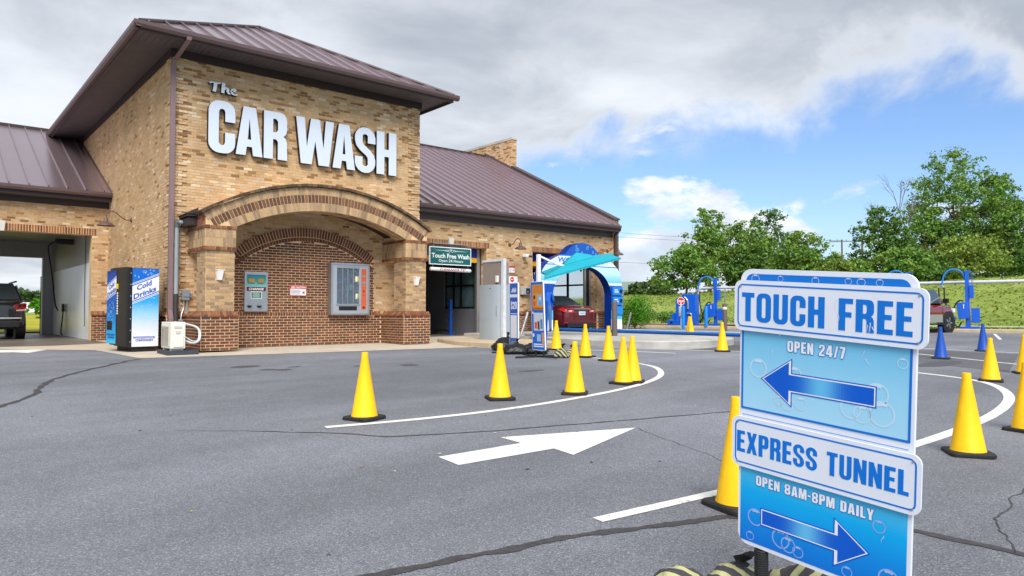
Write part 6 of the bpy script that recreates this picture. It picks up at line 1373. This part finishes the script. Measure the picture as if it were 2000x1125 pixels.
# ---------------------------------------------------------------- vacuum bays
VB = mat('vacuum_blue', lin(12, 92, 206), .35, var=.06, coat=.3); VL = mat('boom_blue', lin(40, 130, 220), .35)
kd3, kn3 = Vector((*KD, 0)), Vector((*KN, 0))
def vac(x, y, label):
    z0 = gz(x, y)+.0; c = Vector((x, y, z0)); t = thing('vacuum_station', label, 'vacuum station', (x, y, z0), 'blue vacuum stations along the far kerb'); M = frame(c, kd3, kn3)
    L = lambda a, b, z: M @ Vector((-a, b, z))                 # a: along the kerb to the left, b: away
    MB(M).cbox(-.30, .42, -.25, .25, .0, .10, .01).build('plinth', VB, t); MB(M).cbox(-.075, .075, -.075, .075, .10, 2.47, .01).build('column', VB, t)
    MB(M @ Matrix.Rotation(R(-6), 4, 'Y')).cbox(-.28, .12, -.33, -.09, .44, 1.13, .02).build('canister', VB, t)
    wb_ = MB(M).cbox(.14, .44, -.16, .2, .26, .82, .02).build('waste_bin', VB, t); MB(M).cbox(.13, .45, -.17, .21, .825, .88, .01).build('bin_lid', VB, wb_); MB(M).cbox(.08, .24, -.14, .14, 1.30, 1.85, .015).build('motor_box', VB, t)
    MB().tube([L(-.18, 0, 1.85), L(-.18, 0, 2.42), L(-.12, 0, 2.45), L(-.07, 0, 2.45)], .015, 6).build('bracket', VB, t)
    arc_ = [L(.07+.40*(1-math.cos(a)), 0, 2.08+.46*math.sin(a)) for a in [q*R(158)/14 for q in range(15)]]+[L(.90, 0, 1.98), L(.93, 0, 1.86)]
    MB().tube(arc_, .036, 8).build('boom', VL, t, smooth=True); e = arc_[-1]
    for sg in (-1, 1):
        j = e+kd3*(.10*sg)-Zv*.10; MB().tube([e, j], .03, 8).build('hose_joint', ALU, t)
        pts = [j, L(.93-.10*sg, -.05, 1.2), L(.78-.12*sg, -.15, .62), L(.55-.1*sg, -.3, .14), L(.42-.1*sg, -.32, .06), L(.22, -.32, .30)] if sg > 0 else [j, L(1.02, -.05, 1.1), L(.92, -.15, .5), L(.72, -.3, .12), L(.60, -.32, .35), L(.48, -.32, .95), L(.30, -.34, 1.22), L(.14, -.34, 1.18)]
        MB().tube(smoothed(pts, 3), .030, 8).build('hose', BLACK, t, smooth=True)
    MB(M).box(-.15, -.12, -.36, -.345, .86, 1.04).build('decal', WHITE, t)
vac(31.94, 21.46, 'blue vacuum station just left of the arrow sign'); vac(32.41, 19.30, 'blue vacuum station whose boom peeks out at the arrow sign left edge'); vac(33.81, 12.83, 'blue vacuum station behind the arrow sign, only its boom top showing'); vac(34.28, 10.67, 'blue vacuum station with two hoses right of the red truck')
t = thing('vacuum_pipe', 'long silver pipe running along behind the vacuum stations', 'pipe', (33, 16, .1)); zP = 2.08
p0 = Vector((31.55, 22.35, 0))+kn3*.35; p1 = Vector((36.1, 5.2, 0))
MB().tube(smoothed([p0+Zv*.72+kd3*-.4, p0+Zv*.72, p0+Zv*.78, p0+Zv*1.2, p0+Zv*(zP-.1), p0+Zv*zP+kd3*.1, p0+Zv*zP+kd3*.5, p1+Zv*(zP+.05)], 2), .07, 10).build('pipe', mat('pale_pipe', lin(208, 210, 214), .4, .2), t, smooth=True)
for k in range(5): q = p0.lerp(p1, .08+.2*k); MB().cyl(q, q+Zv*zP, .03, n=8).build('support', GALV, t)
t = thing('vacuum_motor', 'tall blue motor cabinet with silver ducts beside the stop sign', 'machine', (30.9, 22.3, .1)); M = frame((30.95, 22.30, gz(30.95, 22.3)), kd3, kn3)
MB(M).cbox(-.36, .36, -.3, .3, 0, 1.62, .02).build('cabinet', VB, t)
MB().tube(smoothed([M @ Vector(q) for q in ((-.2, -.36, 1.45), (-.12, -.36, 1.40), (-.02, -.36, 1.25), (-.02, -.36, .85))], 2), .055, 10).build('duct', ALU, t, smooth=True); MB().tube(smoothed([M @ Vector(q) for q in ((-.05, -.36, .62), (.12, -.36, .62), (.16, -.36, .55), (.16, -.36, .30))], 2), .045, 10).build('duct', ALU, t, smooth=True)
MB(M).cbox(-.75, -.55, -.12, .12, 0, 1.42, .015).build('column', VB, t); MB(M).cbox(-1.15, -.50, -.3, .3, 0, .28, .02).build('blower_base', VB, t); MB(M).cyl((-.85, -.05, .46), (-.85, .25, .46), .18, n=16).build('blower', VB, t, smooth=40); MB(M).box(-1.0, -.86, -.306, -.301, .10, .2).build('blower_inlet', BLACK, t)
t = thing('stop_sign', 'small red stop sign on a white post with a grey box', 'sign', (28.95, 21.4, .0)); c = Vector((28.95, 21.42, 0)); dn = Vector((-.645, -.764, 0)); SF2 = frame(c+Zv*1.36, Vector((.764, -.645, 0)), Zv)
MB().cyl(c, c+Zv*1.35, .025, n=8).build('post', WHITE, t); MB(SF2).prism([(.20*math.cos(R(22.5+45*i)), .20*math.sin(R(22.5+45*i))) for i in range(8)], .008).build('rim', WHITE, t); m = MB(); m.col = lin(196, 24, 32); m.prism([(.18*math.cos(R(22.5+45*i)), .18*math.sin(R(22.5+45*i))) for i in range(8)], .002, SF2, z0=.0085); m.col = lin(240, 240, 240); text_mesh(m, 'STOP', SF2, -.14, .14, -.05, .10, bold=.03, z0=.011); m.build('face', PRINT, t)
MB().cbox(-.13, .13, -.13, -.03, .62, 1.10, .01, frame(c, Vector((.764, -.645, 0)), Vector((.645, .764, 0)))).build('meter_box', mat('meter_grey', lin(176, 180, 184), .5), t)
# ---------------------------------------------------------------- person beside the car
def person():
    t = thing('person', 'person in a blue top and jeans standing beside the maroon car', 'person', (17.73, 19.02, .125))
    J = {'pelvis': (0, 0, .93), 'waist': (0, .02, 1.06), 'chest': (0, .05, 1.28), 'neck': (0, .09, 1.46), 'head': (0, .14, 1.58), 'crown': (0, .15, 1.68),
         'hipL': (-.10, 0, .88), 'kneeL': (-.11, .03, .50), 'ankL': (-.12, -.01, .09), 'toeL': (-.13, .16, .04), 'hipR': (.10, 0, .88), 'kneeR': (.12, -.02, .50), 'ankR': (.13, -.08, .09), 'toeR': (.15, .09, .04),
         'shL': (-.19, .05, 1.40), 'elL': (-.25, .10, 1.13), 'wrL': (-.20, .30, 1.02), 'shR': (.19, .05, 1.40), 'elR': (.25, .08, 1.13), 'wrR': (.20, .28, 1.00)}
    rad = dict(pelvis=.15, waist=.135, chest=.155, neck=.055, head=.088, crown=.06, hipL=.095, kneeL=.062, ankL=.045, toeL=.035, hipR=.095, kneeR=.062, ankR=.045, toeR=.035, shL=.068, elL=.047, wrL=.030, shR=.068, elR=.047, wrR=.030)
    E = [('pelvis', 'waist'), ('waist', 'chest'), ('chest', 'neck'), ('neck', 'head'), ('head', 'crown'), ('pelvis', 'hipL'), ('hipL', 'kneeL'), ('kneeL', 'ankL'), ('ankL', 'toeL'), ('pelvis', 'hipR'), ('hipR', 'kneeR'), ('kneeR', 'ankR'), ('ankR', 'toeR'), ('chest', 'shL'), ('shL', 'elL'), ('elL', 'wrL'), ('chest', 'shR'), ('shR', 'elR'), ('elR', 'wrR')]
    for s, sg in (('L', -1), ('R', 1)):
        w = Vector(J['wr'+s]); pm = w+Vector((-sg*.01, .07, -.01)); J['pa'+s] = tuple(pm); rad['pa'+s] = .032; E.append(('wr'+s, 'pa'+s))
        for i in range(5):
            L = (.045, .075, .082, .075, .060)[i]; off = Vector((sg*(.045 if i == 0 else .03-.02*(i-1)), .0 if i == 0 else .03, 0)); a = pm+off; b = a+Vector((sg*.012 if i == 0 else 0, L*.55, -.008)); c = b+Vector((0, L*.35, -.03))
            for k, q, r_ in (('a', a, .010), ('b', b, .009), ('c', c, .008)): J['f%s%d%s' % (s, i, k)] = tuple(q); rad['f%s%d%s' % (s, i, k)] = r_
            E += [('pa'+s, 'f%s%da' % (s, i)), ('f%s%da' % (s, i), 'f%s%db' % (s, i)), ('f%s%db' % (s, i), 'f%s%dc' % (s, i))]
    names = list(J); me = bpy.data.meshes.new('body'); me.from_pydata([J[n] for n in names], [(names.index(a), names.index(b)) for a, b in E], [])
    o = bpy.data.objects.new('tmp', me); COL.objects.link(o); sk = o.modifiers.new('k', 'SKIN'); sk.use_smooth_shade = True
    for i, n in enumerate(names): me.skin_vertices[0].data[i].radius = (rad[n], rad[n]*(.72 if n in ('pelvis', 'waist', 'chest') else 1)); me.skin_vertices[0].data[i].use_root = n == 'pelvis'
    ss = o.modifiers.new('s', 'SUBSURF'); ss.levels = 2; ss.render_levels = 2; bpy.context.view_layer.update()
    bm_ = bpy.data.meshes.new_from_object(o.evaluated_get(bpy.context.evaluated_depsgraph_get())); bpy.data.objects.remove(o)
    M = rotz((17.73, 19.02, .125), R(-40))
    for m_ in (mat('skin', lin(206, 158, 132), .55), mat('blue_shirt', lin(24, 92, 190), .85, var=.12, scale=14, bump=.3), mat('jeans', lin(74, 104, 142), .9, var=.15, scale=18), mat('shoe', lin(40, 60, 110), .6)): bm_.materials.append(m_)
    for p in bm_.polygons:
        c = p.center; k = 0
        if c.z < .10: k = 3
        elif c.z < .96 and abs(c.x) < .24 and c.y < .22: k = 2
        elif c.z < 1.455 and not (c.y > .24): k = 1
        p.material_index = k
    for v in bm_.vertices: v.co = M @ v.co
    obj('body', bm_, t)
    hm = MB(M); rings = []
    for j in range(7):
        a = R(8+j*15); ring = [(.094*math.cos(a)*math.cos(b)*1.02, .135+.108*math.cos(a)*math.sin(b)-.012, 1.605+.105*math.sin(a)) for b in [q*math.pi/8 for q in range(16)]]; rings.append(ring)
    hm.loft(rings).build('hair', mat('grey_hair', lin(196, 188, 176), .8, var=.15, scale=30), t, smooth=60)
    MB(M).cyl((0, .225, 1.575), (0, .255, 1.565), .014, .008, n=8).build('nose', MATS['skin'], t, smooth=True)
    for sg in (-1, 1):
        MB(M).lathe([(.001, -.012), (.010, -.006), (.012, 0), (.010, .006), (.001, .012)], 10, M @ Matrix.Translation((sg*.034, .222, 1.60))).build('eye', mat('eye_dark', lin(40, 34, 30), .3), t, smooth=True); MB(M).cbox(sg*.088-.010, sg*.088+.010, .12, .155, 1.56, 1.62, .008).build('ear', MATS['skin'], t)
    MB(M).cbox(-.026, .026, .222, .232, 1.530, 1.537, .003).build('mouth', mat('lips', lin(160, 96, 88), .5), t)
person()

# ---------------------------------------------------------------- trees and shrubs
def leaf_mat(name, col, isl=.45):
    m = bpy.data.materials.new(name); m.use_nodes = True; nd, lk = m.node_tree.nodes, m.node_tree.links; b = nd['Principled BSDF']; b.inputs['Roughness'].default_value = .6; b.inputs['Specular IOR Level'].default_value = .25
    g = nd.new('ShaderNodeNewGeometry'); r = nd.new('ShaderNodeMapRange'); lk.new(g.outputs['Random Per Island'], r.inputs[0]); r.inputs[3].default_value = 1-isl; r.inputs[4].default_value = 1+isl
    hs = nd.new('ShaderNodeHueSaturation'); hs.inputs['Color'].default_value = (*col, 1); lk.new(r.outputs[0], hs.inputs['Value'])
    r2 = nd.new('ShaderNodeMapRange'); nz = nd.new('ShaderNodeTexNoise'); nz.inputs['Scale'].default_value = .6; lk.new(g.outputs['Position'], nz.inputs['Vector']); lk.new(nz.outputs[0], r2.inputs[0]); r2.inputs[1].default_value = .3; r2.inputs[2].default_value = .7; r2.inputs[3].default_value = .475; r2.inputs[4].default_value = .515; lk.new(r2.outputs[0], hs.inputs['Hue'])
    lk.new(hs.outputs[0], b.inputs['Base Color']); tr = nd.new('ShaderNodeBsdfTranslucent'); lk.new(hs.outputs[0], tr.inputs['Color']); mx = nd.new('ShaderNodeMixShader'); mx.inputs[0].default_value = .35; lk.new(b.outputs[0], mx.inputs[1]); lk.new(tr.outputs[0], mx.inputs[2]); lk.new(mx.outputs[0], nd['Material Output'].inputs['Surface']); return m
BARK = mat('bark', lin(92, 78, 64), .9, var=.3, scale=3, bump=.6, bscale=12)
LEAF = {'mid': leaf_mat('leaf_mid', lin(116, 152, 68)), 'dark': leaf_mat('leaf_dark', lin(96, 132, 60)), 'yellow': leaf_mat('leaf_yellow', lin(136, 160, 72)), 'blue': leaf_mat('leaf_blue', lin(100, 136, 84)), 'box': leaf_mat('leaf_box', lin(80, 140, 26), .4), 'far': leaf_mat('leaf_far', lin(78, 104, 58))}
def leaves(m, c, rad, n, size, rnd, shell=.55, up=.25):
    for _ in range(n):
        v = Vector((rnd.gauss(0, 1), rnd.gauss(0, 1), rnd.gauss(0, 1))).normalized(); k = (shell+(1-shell)*rnd.random()) if rnd.random() < .8 else rnd.random()*shell
        p = c+Vector((v.x*rad[0], v.y*rad[1], v.z*rad[2]))*k
        nv = (v*.7+Vector((rnd.gauss(0, 1), rnd.gauss(0, 1), rnd.gauss(0, 1)))*.6+Vector((0, 0, up))).normalized(); a = nv.orthogonal().normalized(); a.rotate(Matrix.Rotation(rnd.uniform(0, 6.28), 3, nv)); b = nv.cross(a); s = size*rnd.uniform(.6, 1.3)
        m.add([p-a*s*.5, p+b*s*.36+nv*s*.08, p+a*s*.5, p-b*s*.36+nv*s*.08], [(0, 1, 2), (0, 2, 3)])
def tree(x, y, ztop, hw, kind, label, seed, n=5200, lobes=16, size=.27, low=.06, cat='tree', name='tree', group='trees along the top of the bank', narrow=1.):
    """limbs carry tufts of leaves; the tufts are small and uneven so the sky shows between them"""
    rnd = random.Random(seed); z0 = gz(x, y)-.1; H = ztop-z0; t = thing(name, label, cat, (x, y, z0), group); base = Vector((x, y, z0)); cz_ = z0+H*(.5+low*.5); rv = H*(.5-low*.5)
    limbs = []
    for i in range(lobes):
        while True:
            v = Vector((rnd.uniform(-1, 1), rnd.uniform(-1, 1), rnd.uniform(-1, 1)))
            if .35 < v.length < 1: break
        f = 1-.30*max(0, v.z)*narrow; limbs.append(Vector((x+v.x*hw*.92*f, y+v.y*hw*.92*f, cz_+v.z*rv*.90)))
    limbs.append(Vector((x+rnd.uniform(-.15, .15)*hw, y, ztop-.25))); limbs += [Vector((x, y, cz_)), Vector((x+rnd.uniform(-.2, .2)*hw, y+rnd.uniform(-.2, .2)*hw, z0+H*.72)), Vector((x+rnd.uniform(-.15, .15)*hw, y, z0+H*.84))]
    m = MB(); tufts = []
    for c in limbs:
        for k in range(11):
            q = c+Vector((rnd.gauss(0, .26)*hw, rnd.gauss(0, .26)*hw, rnd.gauss(0, .14)*H*.8)); d = ((q.x-x)/hw)**2+((q.y-y)/hw)**2+((q.z-cz_)/rv)**2
            if d > 1.25: q = Vector((x, y, cz_))+(q-Vector((x, y, cz_)))/math.sqrt(d)
            tufts.append((q, rnd.uniform(.10, .30)*(hw+1)*.75))
    tot = sum(r_*r_ for _, r_ in tufts)
    for c, r_ in tufts: leaves(m, c, (r_, r_, r_*.62), int(n*1.2*r_*r_/tot)+5, size, rnd, .2, .5)
    m.build('crown', LEAF[kind], t)
    tr = MB(); top = base+Vector((rnd.uniform(-.3, .3), rnd.uniform(-.3, .3), H*.72)); r0 = .03*H*.5+.05
    tr.tube([base, base.lerp(top, .35)+Vector((rnd.uniform(-.15, .15), 0, 0)), base.lerp(top, .7), top], [r0, r0*.8, r0*.5, r0*.2], 8)
    for c in limbs[:14]: s_ = base.lerp(top, rnd.uniform(.15, .85)); mid = s_.lerp(c, .5)+Vector((0, 0, -.2)); tr.tube([s_, mid, c], [r0*.42, r0*.26, r0*.08], 6)
    tr.build('trunk', BARK, t, smooth=60)
TR = [(56.35, 38.46, 10.0, 2.3, 'mid', 'slim light green tree leftmost on the bank', 1, 4200, 13), (53.1, 38.7, 6.4, 3.0, 'mid', 'low spreading tree at the left end of the tree line', 2, 3600, 12), (60.1, 37.9, 9.2, 3.4, 'mid', 'rounded green tree right of the slim leftmost one', 3, 4800, 15),
 (64.2, 37.1, 10.6, 2.6, 'blue', 'blue green pointed tree in the middle of the left group', 4, 4400, 14), (62.7, 33.2, 8.0, 3.2, 'mid', 'darker bushy tree above the arrow sign left half', 5, 4400, 14), (70.8, 34.2, 5.9, 2.8, 'mid', 'low tree left of the utility poles', 6, 3600, 12), (66.5, 30.0, 5.4, 2.6, 'mid', 'yellow green bush by the utility poles', 7, 3400, 11),
 (70.6, 28.9, 10.6, 2.7, 'dark', 'dark ragged tree on the left side of the big tree', 8, 4800, 16), (77.8, 28.1, 11.4, 2.8, 'mid', 'middle green tree in front of the big tree crown', 9, 5200, 16), (83.2, 26.9, 17.2, 4.9, 'mid', 'tallest broad crowned tree on the right of the view', 10, 11500, 26), (87.3, 24.4, 15.0, 3.2, 'dark', 'tall tree joined to the right flank of the biggest one', 11, 6400, 18),
 (83.0, 21.0, 11.3, 3.2, 'mid', 'lighter tree at the right edge of the view', 12, 5200, 15), (67.8, 26.2, 6.4, 2.6, 'mid', 'low yellow green tree under the dead branches', 13, 4200, 13), (74.6, 23.1, 7.6, 3.1, 'yellow', 'low yellow green tree at the foot of the tallest one', 14, 4400, 13), (87.5, 19.4, 10.6, 3.2, 'dark', 'dark tree beyond the right edge tree', 15, 4000, 13),
 (79.0, 26.0, 9.5, 3.0, 'dark', 'dark lower tree filling in beneath the tallest crown', 16, 4400, 13), (58.0, 35.5, 5.8, 2.0, 'dark', 'dark undergrowth tree below the slim trees', 17, 3000, 10), (65.0, 33.8, 5.6, 2.2, 'mid', 'undergrowth tree behind the top of the arrow sign', 18, 3000, 10), (70.5, 25.0, 5.9, 2.0, 'dark', 'dark undergrowth tree just right of the arrow sign', 19, 2800, 10), (79, 18.6, 6.8, 2.8, 'dark', 'dark undergrowth tree low at the right edge', 20, 3200, 10), (62.2, 29.5, 5.2, 1.8, 'yellow', 'small bright bush below the utility poles', 21, 2400, 9)]
for q in TR: tree(*q[:7], n=int(q[7]*1.15), lobes=q[8])
def far_tree(x, y, zt, hw, lb, seed, grp): tree(x, y, zt, hw, 'far', lb, seed, n=1500, lobes=9, size=.6, name='far_tree', group=grp)
far_tree(76.1, 60.0, 4.9, 2.2, 'small round far tree right of the bush by the building', 31, 'far trees'); far_tree(70.5, 58.7, 4.2, 1.8, 'small far tree in front of the far white house', 32, 'far trees')
for i, (x, zt, hw, lb) in enumerate(((12.8, 5.2, 4.5, 'far tree leftmost through the left bay opening'), (17.5, 4.4, 5.0, 'far tree in the middle through the left bay opening'), (22.0, 5.6, 4.0, 'taller far tree at the right of the left bay opening'), (7.0, 4.6, 5.0, 'far tree behind the dark SUV'))): far_tree(x, 158+i, zt, hw, lb, 40+i, 'far trees across the field')
tree(9.3, 72, 2.0, 1.6, 'box', 'small leafy tree in the field seen through the left bay', 50, n=1600, lobes=8, size=.3, group='far trees across the field')
# dead tree beside the big one
t = thing('dead_tree', 'bare dead tree with thin grey branches left of the tallest tree', 'tree', (74.6, 28.2, gz(74.6, 28.2))); rnd = random.Random(77); m = MB()
def branch(p, d, L, r_, depth):
    e = p+d*L; mid = p.lerp(e, .5)+Vector((rnd.gauss(0, .05), rnd.gauss(0, .05), 0))*L; m.tube([p, mid, e], [r_, r_*.8, r_*.55], 5)
    if depth == 0: return
    for _ in range(3 if depth > 1 else 4):
        nd_ = (d+Vector((rnd.gauss(0, .42), rnd.gauss(0, .42), rnd.gauss(.05, .25)))).normalized(); branch(p.lerp(e, rnd.uniform(.55, 1)), nd_, L*rnd.uniform(.5, .75), r_*.5, depth-1)
branch(Vector((74.6, 28.2, gz(74.6, 28.2)-.2)), Vector((.02, .05, 1)).normalized(), 5.1, .16, 4); m.build('branches', mat('dead_wood', lin(120, 108, 104), .9), t)
def shrub(x, y, r_, h, kind, label, seed, n, size):
    rnd = random.Random(seed); z0 = gz(x, y); t = thing('shrub', label, 'shrub', (x, y, z0), 'shrubs by the kerb'); m = MB()
    for i in range(9): c = Vector((x+rnd.uniform(-.4, .4)*r_, y+rnd.uniform(-.4, .4)*r_, z0+h*rnd.uniform(.25, .72))); leaves(m, c, (r_*.62, r_*.62, h*.3), n//9, size, rnd, .6)
    m.build('foliage', LEAF[kind], t); s = MB()
    for i in range(6): s.tube([(x, y, z0), (x+rnd.uniform(-.3, .3)*r_, y+rnd.uniform(-.3, .3)*r_, z0+h*.5)], [.025, .01], 5)
    s.build('stems', BARK, t)
shrub(27.65, 23.25, 1.0, 1.75, 'box', 'dense bright green bush at the building corner', 61, 5200, .075); shrub(32.6, 26.8, .75, 1.0, 'dark', 'round grey green shrub on the mulch bed', 62, 2400, .08); shrub(34.2, 26.4, .9, .75, 'mid', 'low spreading shrub right of the round one on the mulch', 63, 2200, .09); shrub(35.0, 24.6, .8, .7, 'mid', 'low shrub behind the stop sign', 64, 1800, .09)
# rough grass and weeds on the bank
rnd = random.Random(8); m = MB()
GRC = [lin(*c) for c in ((114, 134, 60), (122, 140, 64), (128, 146, 68), (134, 150, 74), (144, 156, 84), (154, 162, 94), (168, 172, 110))]
for i in range(30000):
    s, q = rnd.uniform(.25, 30)**1.0, rnd.uniform(-22, 46); p = K0+KD*q+KN*s
    if 4.0 < s < 5.6 or (s < 4 and -8.5 < q < 5): continue
    z = gz(p.x, p.y)-.06; cl = noise.noise(Vector((p.x*.25, p.y*.25, 3)))
    h = (rnd.uniform(.05, .12) if s < 6 else rnd.uniform(.05, .11)*(1+1.8*max(0, cl))); w = rnd.uniform(.02, .045)*(1 if s < 6 else 1.4); a = rnd.uniform(0, 6.28); dx, dy = math.cos(a)*w, math.sin(a)*w
    m.col = GRC[min(6, max(0, int(3+cl*4+rnd.gauss(0, .5))))]; lx, ly = rnd.gauss(0, .12), rnd.gauss(0, .12)
    m.add([(p.x-dx, p.y-dy, z), (p.x+dx, p.y+dy, z), (p.x+dx*.6+lx, p.y+dy*.6+ly, z+h*.75), (p.x+lx*1.6, p.y+ly*1.6, z+h), (p.x-dx*.7+lx, p.y-dy*.7+ly, z+h*.6)], [(0, 1, 2, 3, 4)])
m.build('bank_grass', mat('weeds', (1, 1, 1), .9, attr='Col', var=.2, scale=1.5, spec=.1), kind='stuff')

# ---------------------------------------------------------------- far background
def house(x, y, z, w, d, h, label, wallc, roofc, rz=0.):
    t = thing('far_house', label, 'building', (x, y, z)); M = rotz((x, y, z), rz)
    MB(M).box(-w/2, w/2, -d/2, d/2, 0, h).build('wall', mat('far_wall%d' % int(x), wallc, .8), t); MB(M).add([(-w/2-.3, -d/2-.3, h), (w/2+.3, -d/2-.3, h), (w/2+.3, d/2+.3, h), (-w/2-.3, d/2+.3, h), (-w/2-.3, 0, h+d*.22), (w/2+.3, 0, h+d*.22)], [(0, 1, 5, 4), (2, 3, 4, 5), (0, 4, 3), (1, 2, 5)]).build('roof', mat('far_roof%d' % int(x), roofc, .7), t)
    for k in range(3): MB(M).box(-w*.35+k*w*.3, -w*.35+k*w*.3+w*.08, -d/2-.05, -d/2+.05, h*.35, h*.7).build('window', DGLASS, t)
house(80.0, 66.5, 1.6, 9, 6, 2.2, 'far white house with a grey green roof right of the car wash', lin(226, 224, 214), lin(120, 140, 128), R(-50))
house(13.5, 130, -1.2, 26, 10, 1.2, 'long low white and blue shed across the field', lin(60, 84, 150), lin(226, 228, 232), 0)
WOOD = mat('pole_wood', lin(112, 98, 88), .9, var=.2, scale=2)
def upole(x, y, zt, label, arm):
    z0 = gz(x, y)-.5; t = thing('utility_pole', label, 'utility pole', (x, y, z0), 'utility poles on the bank'); MB().cyl((x, y, z0), (x, y, zt), .17, .12, n=10).build('pole', WOOD, t, smooth=True); d = Vector((.764, -.645, 0))
    if arm:
        c = Vector((x, y, zt-.25)); MB().tube([c-d*1.9, c+d*1.9], .07, 6).build('crossarm', WOOD, t)
        for k in (-1.7, -.7, .7, 1.7): MB().cyl(c+d*k+Zv*.05, c+d*k+Zv*.3, .05, n=6).build('insulator', GREYP, t)
upole(109.6, 51.0, 11.9, 'utility pole with a crossarm between the tree groups', True); upole(96.7, 42.3, 10.6, 'plain utility pole just right of the one with a crossarm', False); upole(104, 33.0, 11.2, 'utility pole showing through the right edge trees', False)
for i, (a, b, lb) in enumerate((((55, 76, 13.4), (109.6, 51.0, 11.8), 'uppermost power line running to the crossarm pole'), ((55, 75.5, 12.6), (109.2, 51.3, 11.5), 'second power line just below the uppermost one'), ((60, 68, 7.8), (96.7, 42.3, 8.2), 'lowest power line crossing behind the left trees'))):
    a, b = Vector(a), Vector(b); m = MB().tube([a.lerp(b, q/12)-Zv*(1.0*math.sin(math.pi*q/12)) for q in range(13)], .018, 4); tag(m.build('power_line', BLACK), lb, 'power line', 'power lines')
